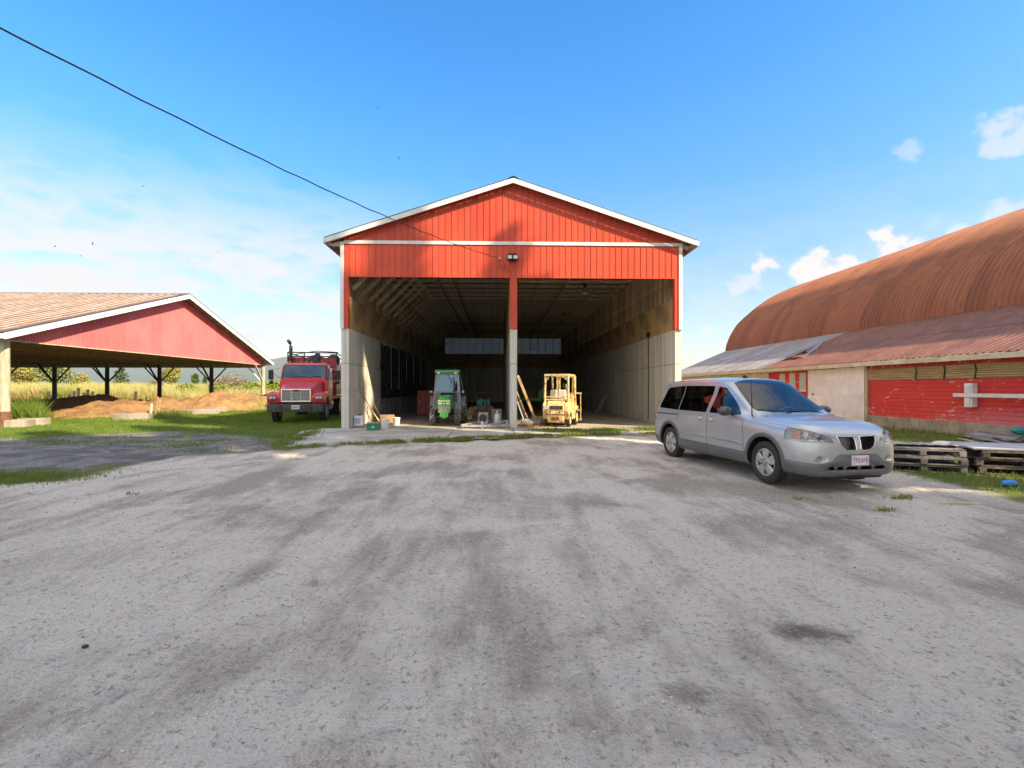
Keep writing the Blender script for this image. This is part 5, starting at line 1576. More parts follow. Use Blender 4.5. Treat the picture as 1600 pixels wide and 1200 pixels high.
    for y0, y1 in ((.55, -.05), (-.12, -.66)):
        def sx(y, z): return 1.19 - (abs(y) / .7) ** 2 * .11 - (z - 1.14) * 1.3
        MB().tube([(1.235 - abs(y0) * .1, y0, 1.13), (1.19 - abs(y0 * .5) * .1, (y0 + y1) / 2 + .05, 1.17), (1.13 - abs(y1) * .12, y1, 1.19)], .009, 5).build('wiper', MT['black'], van)
    MB().prism(roundpoly([(1.30, -.70), (1.30, .70), (1.215, .62), (1.235, 0), (1.215, -.62)], .03), 'z', 1.06, 1.095).build('cowl_panel', MT['black'], van)
    MB().tube([(1.12, -.80, 1.06), (1.10, -.80, 1.10), (1.08, -.80, 1.72)], [.018, .012, .0035], 6).build('aerial', MT['black'], van)
    MB().prism([(-.25, 1.77), (-.05, 1.765), (-.16, 1.83), (-.21, 1.83)], 'y', -.015, .015).build('roof_fin', MT['black'], van, bevel=.005)
    MB().box(.10, .12, -.922, -.912, .50, .54).build('side_badge', MT['steel'], van)
    # wheels
    for wx in WX:
        for s in (-1, 1): car_wheel(van, wx, s * .80, WZ)
    # underbody and cabin
    MB().box(-2.0, 2.0, -.5, .5, .17, .26).build('underbody', MT['black'], van)
    MB().prism([(.55, .62), (1.12, .62), (1.16, 1.0), (.95, 1.075), (.62, 1.03), (.55, .9)], 'y', -.78, .78).build('dashboard', MT['dash'], van, bevel=.03)
    for y in (-.40, .40):
        se = MB().prism(roundpoly([(-.55, .62), (.0, .66), (.02, .80), (-.40, .80), (-.62, 1.28), (-.74, 1.28)], .05), 'y', y - .24, y + .24).build('front_seat', MT['seat'], van, bevel=.04)
        MB().prism(roundpoly([(-.68, 1.32), (-.60, 1.32), (-.62, 1.5), (-.70, 1.5)], .03), 'y', y - .13, y + .13).build('headrest', MT['seat'], se, bevel=.02)
    for x in (-1.2, -1.75):
        MB().prism(roundpoly([(x + .45, .62), (x + .47, .82), (x + .08, .82), (x - .14, 1.32), (x - .24, 1.32), (x - .05, .62)], .04), 'y', -.68, .68).build('rear_seat', MT['seat'], van, bevel=.04)
    sw0 = Vector((.44, .40, 1.04)); axv = Vector((-.85, 0, .5)).normalized(); a = axv.cross(Vector((0, 1, 0))).normalized(); b = Vector((0, 1, 0))
    wm = MB().tube([sw0 + (a * math.cos(t) + b * math.sin(t)) * .19 for t in [2 * math.pi * i / 28 for i in range(29)]], .016, 8)
    wm.bar(sw0 - b * .18, sw0 + b * .18, .03, .02, axv).bar(sw0, sw0 - a * .18 if a.z > 0 else sw0 + a * .18, .03, .02, axv).ball(tuple(sw0), .06, 10, 6)
    wm.build('steering_wheel', PM('light_grey_wheel', (.34, .34, .33), None, 8, .5), van, smooth=50)
    MB().box(.30, .345, -.1, .1, 1.49, 1.55).build('rear_view_mirror', MT['black'], van, bevel=.01)
    bpy.data.meshes.remove(loft)
    return van
VAN_ROT = R(-80.9)
VAN_LOC = (5.05, 9.58, -.012)
build_van()
# ------------------------------------------------------------------ red flatbed truck beside the barn
MT['truck_red'] = paint('truck_red_paint', (.60, .015, .035), .0, .38, .4)
MT['truck_dark_red'] = paint('dull_red_box_paint', (.28, .02, .03), .0, .5, .2)
MT['lug'] = PM('dusty_tyre_lugs', (.26, .245, .22), (.14, .13, .12), 9, .9)
MT['mud'] = PM('muddy_black_steel', (.085, .085, .09), (.04, .04, .04), 6, .6, .2)
MT['tarp'] = PM('dark_blue_tarp', (.035, .055, .11), (.02, .03, .05), 3, .5, bump=.4, bscale=6)
def loft_x(sections, name, mat, par, smooth=35, bevel=0):
    """sections: list of (x, [(y, z) ...]) with equal counts"""
    mb = MB(); mb.rings([[Vector((x, y, z)) for y, z in ps] for x, ps in sections])
    return mb.build(name, MT[mat], par, smooth=smooth, bevel=bevel)
def hub_wheel(par, x, y, z, ro, ri, w, rimmat='steel', lugs=0, name='wheel', holes=8, side=None):
    wh = bpy.data.objects.new(name, None); COL.objects.link(wh); wh.parent = par; wh.location = (x, y, z)
    s = 1 if (y > 0 if side is None else side > 0) else -1
    t = MB(); h = w / 2
    t.lathe([(ri, -h * .85), (ri + .02, -h), ((ri + ro) / 2, -h * 1.02), (ro - .04, -h * .98), (ro, -h * .8), (ro + .004, 0), (ro, h * .8), (ro - .04, h * .98), ((ri + ro) / 2, h * 1.02), (ri + .02, h), (ri, h * .85)], (0, 0, 0), (0, 1, 0), 36, caps=False)
    if lugs:
        for k in range(lugs):
            for q in (-1, 1):
                a0 = 2 * math.pi * (k + .25 * q) / lugs; a1 = a0 + .62 * 2 * math.pi / lugs * 1.35
                P = lambda a, r, yy: Vector((math.cos(a) * r, yy, math.sin(a) * r))
                lw = .42 * 2 * math.pi / lugs
                vs = []
                for r in (ro - .012, ro + .035):
                    vs += [P(a0, r, q * .01), P(a0 + lw, r, q * .01), P(a1 + lw, r - .01, q * h * .96), P(a1, r - .01, q * h * .96)]
                t.add(vs, [(0, 1, 2, 3), (4, 5, 6, 7), (0, 1, 5, 4), (1, 2, 6, 5), (2, 3, 7, 6), (3, 0, 4, 7)], 1)
    t.build('tyre', [MT['rubber'], MT['lug']], wh, smooth=35)
    f = s * h
    r = MB().lathe([(ri + .005, f * .98), (ri - .02, f * .9), (ri - .03, f * .55), (ri * .55, f * .45), (ri * .5, f * .8), (ri * .3, f * .95), (0, f * .97)], ax=(0, 1, 0), n=32)
    r.lathe([(ri + .003, -f * .9), (ri - .03, -f * .5), (0, -f * .4)], ax=(0, 1, 0), n=24)
    rm = r.build('rim', MT[rimmat], wh, smooth=35)
    hb = MB()
    for k in range(holes):
        a = 2 * math.pi * k / holes
        c = Vector((math.cos(a) * ri * .72, f * .50, math.sin(a) * ri * .72))
        hb.cyl(c, c + Vector((0, f * .03 + s * .004, 0)), ri * .12, ri * .12, 10)
    hb.build('rim_holes', MT['black'], rm)
    return wh
def build_truck():
    t = thing('flatbed_truck', 'red truck with chrome grille parked on grass between shed and barn', 'truck', (-8.88, 21.62, 0), R(-78.2))
    # bumper with tow openings
    mb = MB()
    sec = []
    for y, x in ((-1.22, -.30), (-1.20, -.16), (-1.08, -.03), (-.6, 0), (.6, 0), (1.08, -.03), (1.20, -.16), (1.22, -.30)):
        sec.append([Vector((x, y, .50)), Vector((x + .01, y, .56)), Vector((x + .01, y, .80)), Vector((x, y, .86)), Vector((x - .14, y, .86)), Vector((x - .14, y, .50))])
    mb.rings(sec)
    bp = mb.build('front_bumper', MT['mud'], t, smooth=30)
    for y in (-.62, .62):
        MB().box(-.02, .016, y - .09, y + .09, .63, .74).build('tow_opening', MT['black'], bp)
    pl = MB().box(.012, .02, -.17, .17, .62, .80).build('number_plate', CM('pale_plate', (.62, .63, .64), .4), t)
    pm = MB()
    for k in range(6): pm.box(.0205, .0215, -.13 + k * .045, -.105 + k * .045, .67, .745)
    pm.build('plate_characters', CM('plate_blue_ink', (.12, .15, .3), .5), pl)
    # hood: narrow nose rising to the windscreen
    def hs(x, w, zt, zb, cr=.06): return (x, [(-w, zb), (-w, zt - .16), (-w * .93, zt - .05), (-w * .6, zt), (w * .6, zt), (w * .93, zt - .05), (w, zt - .16), (w, zb)])
    hood = loft_x([hs(-.165, .66, 1.50, .92), hs(-.2, .70, 1.56, .9), hs(-.7, .74, 1.67, .9), hs(-1.5, .82, 1.85, .95), hs(-2.12, .94, 1.95, .95)], 'hood', 'truck_red', t, 28)
    # fenders
    for s in (-1, 1):
        prof = [(-.10, .88), (-.08, 1.12), (-.18, 1.30), (-.45, 1.36), (-.95, 1.40), (-1.45, 1.40), (-1.85, 1.28), (-2.0, 1.05), (-2.02, .75), (-1.80, .72)]
        arc = [(-1.15 + .66 * math.cos(a), .50 + .66 * math.sin(a)) for a in np.linspace(R(155), R(28), 12)]
        poly = prof + [p for p in arc] + [(-.50, .86)]
        fd = MB().prism(poly, 'y', s * .62, s * 1.19).build('fender', MT['truck_red'], t, bevel=.05)
        fd.data.set_sharp_from_angle(angle=R(30))
        hl = MB().box(-.11, -.045, s * 1.10 - .14 * 1 if s > 0 else s * 1.10 - .0, s * 1.10 + .0 if s > 0 else s * 1.10 + .14, 1.02, 1.24)
        y0, y1 = sorted((s * .80, s * 1.10))
        MB().box(-.12, -.055, y0, y1, 1.0, 1.24).build('headlight_frame', MT['dark_metal'], t, bevel=.01)
        for a, b in ((y0 + .02, (y0 + y1) / 2 - .01), ((y0 + y1) / 2 + .01, y1 - .02)):
            MB().box(-.07, -.04, a, b, 1.06, 1.21).build('headlight', MT['lens'], t, bevel=.008)
            MB().box(-.056, -.050, a, b, 1.07, 1.2).build('headlight_bowl', MT['lamp_bowl'], t)
        y2, y3 = sorted((s * 1.12, s * 1.19))
        MB().box(-.2, -.085, y2, y3, 1.06, 1.2).build('turn_signal', MT['amber'], t, bevel=.01)
    # grille
    gr = MB()
    gr.box(-.155, -.10, -.62, .62, .93, .99).box(-.155, -.10, -.62, .62, 1.45, 1.51).box(-.155, -.10, -.62, -.56, .99, 1.45).box(-.155, -.10, .56, .62, .99, 1.45)
    gb = gr.build('grille_surround', MT['chrome'], t, bevel=.012)
    MB().box(-.166, -.148, -.60, .60, .95, 1.49).build('grille_backing', CM('grille_dark', (.16, .165, .17), .4, .5), gb)
    bars = MB()
    for k in range(23): bars.box(-.147, -.118, -.54 + k * .049, -.527 + k * .049, .99, 1.45)
    for z in (1.1, 1.22, 1.34): bars.box(-.147, -.125, -.56, .56, z, z + .012)
    for y in (-.19, .19): bars.box(-.147, -.112, y - .02, y + .02, .99, 1.45)
    bars.build('grille_bars', MT['steel'], gb)
    MB().prism(roundpoly([(-.14, 1.42), (.14, 1.42), (.12, 1.475), (-.12, 1.475)], .02), 'x', -.098, -.085).build('maker_badge', MT['black'], t)
    # cab
    def cs(x, w, zt, zb): return (x, [(-w, zb), (-w, zb + .9), (-w * .94, zt - .12), (-w * .85, zt - .02), (w * .85, zt - .02), (w * .94, zt - .12), (w, zb + .9), (w, zb)])
    cab = loft_x([cs(-2.05, 1.08, 2.03, .95), cs(-2.12, 1.09, 2.08, .92), cs(-2.42, 1.09, 2.70, .9), cs(-2.6, 1.09, 2.80, .9), cs(-3.9, 1.09, 2.82, .9), cs(-4.02, 1.06, 2.76, .95)], 'cab', 'truck_red', t, 25)
    d = Vector((-.30, 0, .62)).normalized(); n_ = Vector((d.z, 0, -d.x))
    def wp(u, v, off): return Vector((-2.12, 0, 2.08)) + d * v + Vector((0, u, 0)) + n_ * off
    def plate(name, pts, mat, par, a, b):
        mb = MB(); vs = [wp(u, v, a) for u, v in pts] + [wp(u, v, b) for u, v in pts]; k = len(pts)
        mb.add(vs, [tuple(range(k)), tuple(range(2 * k - 1, k - 1, -1))] + [(i, (i + 1) % k, k + (i + 1) % k, k + i) for i in range(k)])
        return mb.build(name, MT[mat], par)
    ws = plate('windscreen', roundpoly([(-.98, -.06), (.98, -.06), (.92, .62), (-.92, .62)], .06), 'truck_glass', t, .012, .02)
    plate('windscreen_seal', roundpoly([(-1.02, -.10), (1.02, -.10), (.96, .66), (-.96, .66)], .07), 'black', ws, .004, .0115)
    for u0, u1 in ((-.5, .1), (.15, .75)):
        MB().tube([wp(u0, -.08, .03), wp((u0 + u1) / 2, .03, .035), wp(u1, .02, .035)], .012, 5).build('wiper', MT['black'], t)
    for s in (-1, 1):
        dr = MB().prism(roundpoly([(-2.35, .98), (-3.5, .98), (-3.5, 1.86), (-2.35, 1.86)], .04), 'y', s * 1.085, s * 1.105).build('door', MT['truck_red'], t, bevel=.006)
        MB().prism(roundpoly([(-2.38, 1.9), (-3.45, 1.9), (-3.45, 2.55), (-2.68, 2.55)], .05), 'y', s * 1.02, s * 1.088).build('door_window', MT['truck_glass'], dr)
        MB().prism([(-2.92, 1.9), (-2.95, 1.9), (-2.72, 2.55), (-2.69, 2.55)], 'y', s * 1.086, s * 1.10).build('vent_bar', MT['steel'], dr)
        MB().box(-3.42, -3.25, s * 1.105, s * 1.125, 1.62, 1.68).build('door_handle', MT['chrome'], dr)
        # mirror on tube arms
        mr = MB().box(-2.35, -2.25, s * 1.52 - .11, s * 1.52 + .11, 1.95, 2.42).build('mirror', MT['black'], t, bevel=.03)
        MB().tube([(-2.3, s * 1.1, 2.5), (-2.28, s * 1.5, 2.46), (-2.28, s * 1.5, 1.9), (-2.3, s * 1.1, 1.86)], .016, 6).tube([(-2.5, s * 1.1, 2.0), (-2.29, s * 1.5, 2.3)], .012, 6).build('mirror_arm', MT['steel'], mr)
        MB().ball((-2.28, s * 1.5, 1.83), .10, 10, 8, (.4, 1, 1)).build('convex_mirror', MT['black'], mr, smooth=60)
        hub_wheel(t, -1.15, s * 1.0, .50, .50, .29, .28, 'steel')
        for y in (.72, 1.02): hub_wheel(t, -6.6, s * y, .50, .50, .29, .26, 'steel')
        MB().box(-3.6, -2.4, s * .85, s * 1.12, .52, .57).box(-3.6, -2.4, s * .85, s * 1.1, .80, .84).box(-3.0, -2.95, s * .9, s * 1.1, .52, .9).build('step', MT['steel'], t)
        MB().cyl((-4.6, s * .78, .72), (-3.75, s * .78, .72), .27, .27, 20).build('fuel_tank', MT['steel'], t, smooth=40)
    for y in (-.75, -.25, 0, .25, .75):
        MB().box(-2.72, -2.62, y - .06, y + .06, 2.80, 2.85).build('roof_lamp', MT['amber'], t, bevel=.012)
    # exhaust stack
    MB().tube([(-4.25, -1.02, 1.0), (-4.25, -1.02, 3.72), (-4.21, -1.04, 3.86), (-4.10, -1.07, 3.95), (-4.02, -1.1, 3.97)], .085, 12).build('exhaust_stack', MT['dark_metal'], t, smooth=50)
    MB().cyl((-4.25, -1.02, 1.2), (-4.25, -1.02, 2.6), .12, .12, 14).build('heat_shield', MT['steel'], t, smooth=40)
    # chassis, bed with red bulkhead, rack and load
    MB().box(-9.6, -.2, -.42, -.30, .62, .86).box(-9.6, -.2, .30, .42, .62, .86).box(-1.3, -1.0, -.9, .9, .44, .56).box(-6.8, -6.4, -.8, .8, .42, .58).build('chassis', MT['mud'], t)
    MB().box(-9.7, -4.45, -1.2, 1.2, 1.0, 1.14).build('bed', MT['wood_grey'], t)
    for k in range(6):
        MB().box(-4.56, -4.48, -1.2 + k * .4 + .006, -.8 + k * .4 - .006, 1.15, 3.16).build('bulkhead_panel', MT['truck_dark_red'], t, bevel=.01)
    for s in (-1, 1):
        for k in range(5):
            MB().box(-9.6 + k * 1.02, -8.62 + k * 1.02, s * 1.17, s * 1.2, 1.2, 2.9).build('side_panel', MT['truck_dark_red'], t, bevel=.01)
    rk = MB()
    for z in (3.22, 3.42): rk.tube([(-4.45, -1.2, z), (-4.45, 1.25, z)], .03, 8).tube([(-9.5, 1.2, z), (-4.45, 1.2, z)], .03, 8).tube([(-9.5, -1.2, z), (-4.45, -1.2, z)], .03, 8)
    for y in (-1.2, -.4, .35, 1.2): rk.tube([(-4.45, y, 2.9), (-4.45, y, 3.44)], .03, 8)
    rk.tube([(-4.4, -.9, 3.3), (-4.4, .2, 3.5), (-4.4, 1.3, 3.45)], .025, 6)
    rk.build('ladder_rack', MT['mud'], t, smooth=40)
    MB().ball((-5.3, .05, 3.12), .45, 14, 8, (1.6, 1.0, .5)).build('load_tarp', MT['tarp'], t, smooth=60)
    MB().ball((-5.0, 1.0, 3.05), .36, 14, 8, (1.2, .9, 1.0)).build('load_tarp', MT['tarp'], t, smooth=60)
    MB().bar((-4.4, -.1, 2.86), (-4.4, .35, 3.34), .3, .02, (1, 0, 0)).build('mud_flap', MT['tarp'], t)
    return t
MT['truck_glass'] = glass('truck_window_glass', (.10, .15, .18), .08)
MT['truck_glass'].node_tree.nodes['Glossy BSDF'].inputs['Color'].default_value = (.6, .85, 1, 1)  # blue reflection put into the gloss colour
build_truck()

# ------------------------------------------------------------------ green compact tractor in the left bay
MT['tractor_green'] = paint('tractor_green_paint', (.02, .26, .05), .0, .35, .5)
MT['tractor_glass'] = glass('cab_glass', (.42, .55, .6), .10)
MT['tractor_glass'].node_tree.nodes['Glossy BSDF'].inputs['Color'].default_value = (.55, .8, 1, 1)  # blue of a reflected sky put into the gloss colour
MT['lower_glass'] = glass('lower_cab_glass', (.40, .44, .5), .02)
def build_tractor():
    t = thing('tractor', 'green compact tractor with glazed cab facing out of the left bay', 'tractor', (-2.15, 20.0, .018), R(-90))
    # hood
    def hs(x, w, zt, zb): return (x, [(-w, zb), (-w, zt - .12), (-w * .8, zt - .02), (-w * .4, zt), (w * .4, zt), (w * .8, zt - .02), (w, zt - .12), (w, zb)])
    loft_x([hs(.50, .25, 1.13, .95), hs(.44, .265, 1.18, .66), hs(.1, .275, 1.22, .66), hs(-.6, .29, 1.27, .7)], 'hood', 'tractor_green', t, 30)
    MB().box(.40, .452, -.235, .235, .56, .965).build('grille_backing', MT['dark_metal'], t)
    g = MB()
    for k in range(9): g.box(.45, .475, -.22 + k * .052, -.196 + k * .052, .58, .95)
    g.box(.45, .48, -.24, .24, .56, .59)
    g.build('grille_bars', PM('dusty_grille', (.42, .42, .36), (.3, .3, .25), 9, .6), t)
    for y0, y1 in ((-.235, -.075), (-.03, .03), (.075, .235)):
        MB().box(.452, .50, y0, y1, .885, .955).build('headlight', CM('milky_lamp', (.72, .72, .66), .25), t, bevel=.01)
    MB().box(.46, .505, -.25, .25, .985, 1.045).build('nose_band', CM('pale_yellow_band', (.66, .66, .38), .5), t, bevel=.008)
    # front weights and axle
    for k in range(4): MB().box(.40, .62, -.16 + k * .085, -.085 + k * .085, .33 + (.05 if k in (0, 3) else 0), .60).build('front_weight', MT['tractor_green'], t, bevel=.015)
    MB().box(.05, .45, -.15, .15, .35, .60).bar((.0, -.5, .36), (.0, .5, .36), .13, .12).cyl((.0, -.5, .34), (0, -.42, .34), .12, .12, 12).cyl((.0, .5, .34), (0, .42, .34), .12, .12, 12).bar((.12, -.42, .33), (.12, .42, .33), .03, .03).build('front_axle', MT['dark_metal'], t, smooth=40)
    for s in (-1, 1):
        hub_wheel(t, 0, s * .50, .335, .30, .17, .235, 'white', lugs=15, name='front_wheel', holes=0)
        hub_wheel(t, -1.45, s * .60, .56, .525, .29, .33, 'white', lugs=18, name='rear_wheel', holes=0)
        arc = [(-1.45 + .64 * math.cos(a), .56 + .64 * math.sin(a)) for a in np.linspace(R(20), R(165), 12)]
        arc2 = [(-1.45 + .60 * math.cos(a), .56 + .60 * math.sin(a)) for a in np.linspace(R(165), R(20), 12)]
        MB().prism(arc + arc2, 'y', s * .42, s * .76).build('fender', CM('dull_purple_grey_fender', (.22, .2, .24), .5), t, bevel=.01)
    MB().box(-1.7, .0, -.2, .2, .34, .72).build('gearbox', MT['dark_metal'], t, bevel=.03)
    # cab frame, panes, roof
    fr = MB()
    B = {(1, 1): (-.62, .60, .50), (1, -1): (-.62, -.60, .50), (-1, 1): (-1.95, .60, 1.05), (-1, -1): (-1.95, -.60, 1.05)}
    Tt = {(1, 1): (-.80, .47, 2.14), (1, -1): (-.80, -.47, 2.14), (-1, 1): (-1.9, .47, 2.14), (-1, -1): (-1.9, -.47, 2.14)}
    for k in B: fr.bar(B[k], Tt[k], .05, .06, (1, 0, 0))
    for a, b in (((1, 1), (1, -1)), ((-1, 1), (-1, -1)), ((1, 1), (-1, 1)), ((1, -1), (-1, -1))):
        fr.bar(Tt[a], Tt[b], .05, .06); 
    fr.bar((-.70, -.545, 1.36), (-.70, .545, 1.36), .045, .05); fr.bar((-.68, -.30, .55), (-.70, -.30, 1.36), .04, .04); fr.bar((-.68, .30, .55), (-.70, .30, 1.36), .04, .04)
    fr.build('cab_frame', PM('grey_cab_frame', (.30, .30, .31), (.2, .2, .2), 10, .5), t)
    def quad(name, P, off, mat, th=.006):
        P = [Vector(p) for p in P]; n = (P[1] - P[0]).cross(P[2] - P[0]).normalized() * th
        mb = MB().add([p for p in P] + [p + n for p in P], [(0, 1, 2, 3), (7, 6, 5, 4), (0, 4, 5, 1), (1, 5, 6, 2), (2, 6, 7, 3), (3, 7, 4, 0)])
        return mb.build(name, MT[mat], t)
    quad('windscreen', [(-.70, -.53, 1.39), (-.70, .53, 1.39), (-.79, .455, 2.11), (-.79, -.455, 2.11)], 0, 'tractor_glass')
    for s in (-1, 1):
        quad('lower_pane', [(-.66, s * .33, .58), (-.66, s * .565, .58), (-.695, s * .53, 1.33), (-.695, s * .33, 1.33)], 0, 'lower_glass')
        quad('side_pane', [(-.68, s * .585, .75), (-1.9, s * .60, 1.1), (-1.86, s * .475, 2.1), (-.82, s * .475, 2.1)], 0, 'tractor_glass')
    quad('rear_pane', [(-1.94, -.55, 1.2), (-1.94, .55, 1.2), (-1.9, .45, 2.1), (-1.9, -.45, 2.1)], 0, 'tractor_glass')
    MB().box(-2.0, -.70, -.53, .53, 2.15, 2.31).build('cab_roof', MT['tractor_green'], t, bevel=.04)
    for s in (-1, 1): 
        MB().lathe([(.05, 0), (.055, .02), (.0, .03)], (-.70, s * .36, 2.17), (1, 0, 0), 12).build('work_lamp', CM('pale_lamp_glass', (.7, .78, .66), .2), t, smooth=40)
    MB().tube([(-.70, .02, 2.13), (-.735, .16, 1.80), (-.735, .18, 1.72)], .012, 5).tube([(-.72, .24, 1.98), (-.72, .12, 1.52)], .010, 5).build('wiper', MT['black'], t)
    MB().tube([(-.2, -.33 + .0, 1.0), (-.2, -.33, 1.38)], .02, 8).tube([(-.2, -.33, 1.36), (-.2, -.33, 1.88)], .045, 10).tube([(-.2, -.33, 1.86), (-.2, -.33, 2.0)], .02, 8).build('exhaust', MT['dark_metal'], t, smooth=40) if False else None
    MB().tube([(-.2, .34, .95), (-.2, .34, 1.36)], .022, 8).tube([(-.2, .34, 1.36), (-.2, .34, 1.82)], .045, 10).tube([(-.2, .34, 1.80), (-.2, .34, 1.97)], .02, 8).build('exhaust', MT['dark_metal'], t, smooth=40)
    for s in (-1, 1): MB().bar((-.66, s * .58, 1.36), (-.64, s * .68, 1.38), .02, .02).box(-.66, -.63, s * .69 - .03, s * .69 + .03, 1.34, 1.42).build('side_mirror', MT['steel'], t)
    MB().prism(roundpoly([(-1.25, .8), (-1.65, .8), (-1.78, 1.5), (-1.68, 1.52), (-1.55, .98), (-1.25, .96)], .04), 'y', -.24, .24).build('seat', MT['seat'], t, bevel=.03)
    MB().tube([(-1.05 + .12 * math.cos(a) * .6, .18 * math.sin(a), 1.22 + .12 * math.cos(a)) for a in np.linspace(0, 6.283, 20)], .014, 6).bar((-1.05, 0, 1.2), (-.8, 0, .9), .04, .04).build('steering_wheel', MT['black'], t, smooth=50)
    return t
build_tractor()

# ------------------------------------------------------------------ yellow forklift, seen from behind
def worn_yellow():
    m = NT('worn_yellow_paint'); v = m.coord('Object')
    c = m.mix(m.ramp(m.noise(v, 3, 5, .6), .35, .7), (.70, .54, .25), (.60, .44, .20))
    c = m.mix(m.ramp(m.noise(v, 7, 7, .74, .4), .52, .61), c, (.24, .10, .05))
    c = m.mix(m.ramp(m.noise(v, 3.3, 6, .7), .62, .72), c, (.62, .52, .34))
    return m.out(c, .6, 0, .3)
MT['yellow'] = worn_yellow()
MT['seat_white'] = PM('cracked_white_vinyl', (.66, .62, .56), (.45, .40, .34), 7, .6)
def build_forklift():
    t = thing('forklift', 'old yellow forklift with rusty counterweight parked in the right bay doorway', 'forklift', (2.24, 18.95, .02), R(70))
    # x forward from the rear face; counterweight with wheel cut-outs
    def cwp(): 
        arcl = [(.50 + .34 * math.cos(a), .24 + .34 * math.sin(a)) for a in np.linspace(R(170), R(0), 10)]
        return [(.02, .20), (-.02, .45), (.0, .78), (.06, .98), (.16, 1.02), (.95, 1.0), (.95, .26)] + [p for p in arcl[::-1]] + [(.12, .16)]
    MB().prism(cwp(), 'y', -.33, .33).build('counterweight', MT['yellow'], t, bevel=.03)
    for s in (-1, 1):
        y0, y1 = sorted((s * .335, s * .525))
        arc = [(.50 + .33 * math.cos(a), .24 + .33 * math.sin(a)) for a in np.linspace(R(5), R(172), 12)]
        poly = [(.10, .45), (.04, .62), (.06, .86), (.14, .95), (.3, .99), (.95, .97), (.95, .27)] + arc[0:1] + arc[1:]
        MB().prism(poly, 'y', y0, y1).build('counterweight_side', MT['yellow'], t, bevel=.04)
        hub_wheel(t, .50, s * .42, .255, .25, .14, .17, 'yellow', name='rear_wheel', holes=0)
        hub_wheel(t, 1.65, s * .44, .31, .31, .18, .22, 'yellow', name='front_wheel', holes=0)
        MB().prism([(.95, .28), (1.30, .30), (1.35, .62), (1.95, .66), (1.95, .78), (.95, .84)], 'y', s * .36, s * .54).build('side_frame', MT['yellow'], t, bevel=.015)
    MB().box(-.03, .02, -.30, .22, .70, .84).build('radiator_slot', MT['black'], t, bevel=.01)
    sl = MB()
    for k in range(6): sl.box(-.036, -.028, -.28 + k * .09, -.24 + k * .09, .71, .83)
    sl.build('radiator_bars', MT['rust'], t)
    MB().box(-.06, .0, -.16, .16, .28, .42).cyl((-.12, 0, .35), (-.02, 0, .35), .05, .05, 10).build('tow_hitch', MT['rust'], t, bevel=.01)
    MB().box(-.025, .02, -.40, .40, .47, .52).build('weight_seam', MT['rust'], t)
    for y in (-.18, .2): MB().cyl((-.04, y, .60), (-.02, y, .60), .035, .035, 10).build('plug', MT['rust'], t)
    MB().box(-.04, -.02, .25, .42, .70, .83).build('name_plate', MT['seat_white'], t)
    MB().box(.30, 1.3, -.40, .40, 1.0, 1.07).build('engine_cover', MT['yellow'], t, bevel=.02)
    MB().box(.5, 1.9, -.3, .3, .3, .75).build('chassis', MT['dark_metal'], t)
    # overhead guard
    g = MB(); H = 2.08
    for s in (-1, 1):
        g.tube([(.24, s * .47, .95), (.20, s * .47, 1.2), (.26, s * .46, H - .06)], .045, 8)
        g.tube([(1.72, s * .47, .75), (1.62, s * .47, 1.2), (1.42, s * .46, H - .05)], .04, 8)
        g.bar((.20, s * .46, H - .03), (1.46, s * .46, H - .03), .07, .07)
    for x in (.22, 1.44): g.bar((x, -.48, H - .03), (x, .48, H - .03), .08, .08, (0, 0, 1))
    for k in range(5): g.bar((.24, -.34 + k * .17, H - .015), (1.42, -.34 + k * .17, H - .015), .03, .04)
    g.build('overhead_guard', MT['yellow'], t, smooth=40)
    MB().box(.2, .30, -.44, .44, 1.04, 1.10).box(.24, .28, -.44, .44, 1.16, 1.2).build('rear_rail', MT['yellow'], t, bevel=.008)
    for s in (-1, 1): MB().lathe([(.02, -.05), (.07, -.03), (.075, .0), (.06, .01)], (.24, s * .38, H - .16), (-1, 0, 0), 12).build('work_lamp', MT['seat_white'], t, smooth=40)
    # two white pads of the seat, steering wheel, tilt levers
    for y0, y1 in ((-.31, -.02), (.02, .31)):
        MB().prism(roundpoly([(.42, 1.10), (.60, 1.10), (.56, 1.46), (.44, 1.46)], .05), 'y', y0, y1).build('seat_back', MT['seat_white'], t, bevel=.03)
    MB().box(.6, 1.05, -.28, .28, 1.07, 1.2).build('seat', MT['seat_white'], t, bevel=.03)
    MB().tube([(1.25 + .13 * math.cos(a) * .7, .19 * math.sin(a), 1.46 + .13 * math.cos(a)) for a in np.linspace(0, 6.283, 22)], .017, 6).bar((1.27, 0, 1.42), (1.55, 0, .8), .05, .05).build('steering_wheel', MT['black'], t, smooth=50)
    MB().box(1.5, 1.68, -.42, .42, .7, 1.24).build('dash_panel', MT['yellow'], t, bevel=.02)
    MB().tube([(.35, -.2, 1.04), (.5, -.1, 1.12), (.7, .1, 1.1), (.6, .25, 1.13)], .014, 6).build('hose', MT['black'], t)
    # mast, chains, carriage, forks
    m = MB()
    for s in (-1, 1):
        m.box(1.98, 2.10, s * .38 - .035, s * .38 + .035, .10, 2.04)
        m.box(2.0, 2.12, s * .29 - .03, s * .29 + .03, .14, 2.06)
    for z in (.35, 1.2, 1.98): m.box(1.96, 2.0, -.42, .42, z, z + .09)
    ms = m.build('mast', MT['yellow'], t, bevel=.006)
    MB().cyl((2.03, 0, .2), (2.03, 0, 1.7), .04, .04, 10).build('lift_cylinder', MT['steel'], ms, smooth=40)
    MB().tube([(2.05, .12, .4), (2.05, .12, 1.75)], .012, 6).tube([(2.05, -.12, .4), (2.05, -.12, 1.75)], .012, 6).build('lift_chains', MT['rust'], ms)
    br = MB()
    for k in range(6): br.box(2.15, 2.19, -.62 + k * .236, -.585 + k * .236, .16, 1.32)
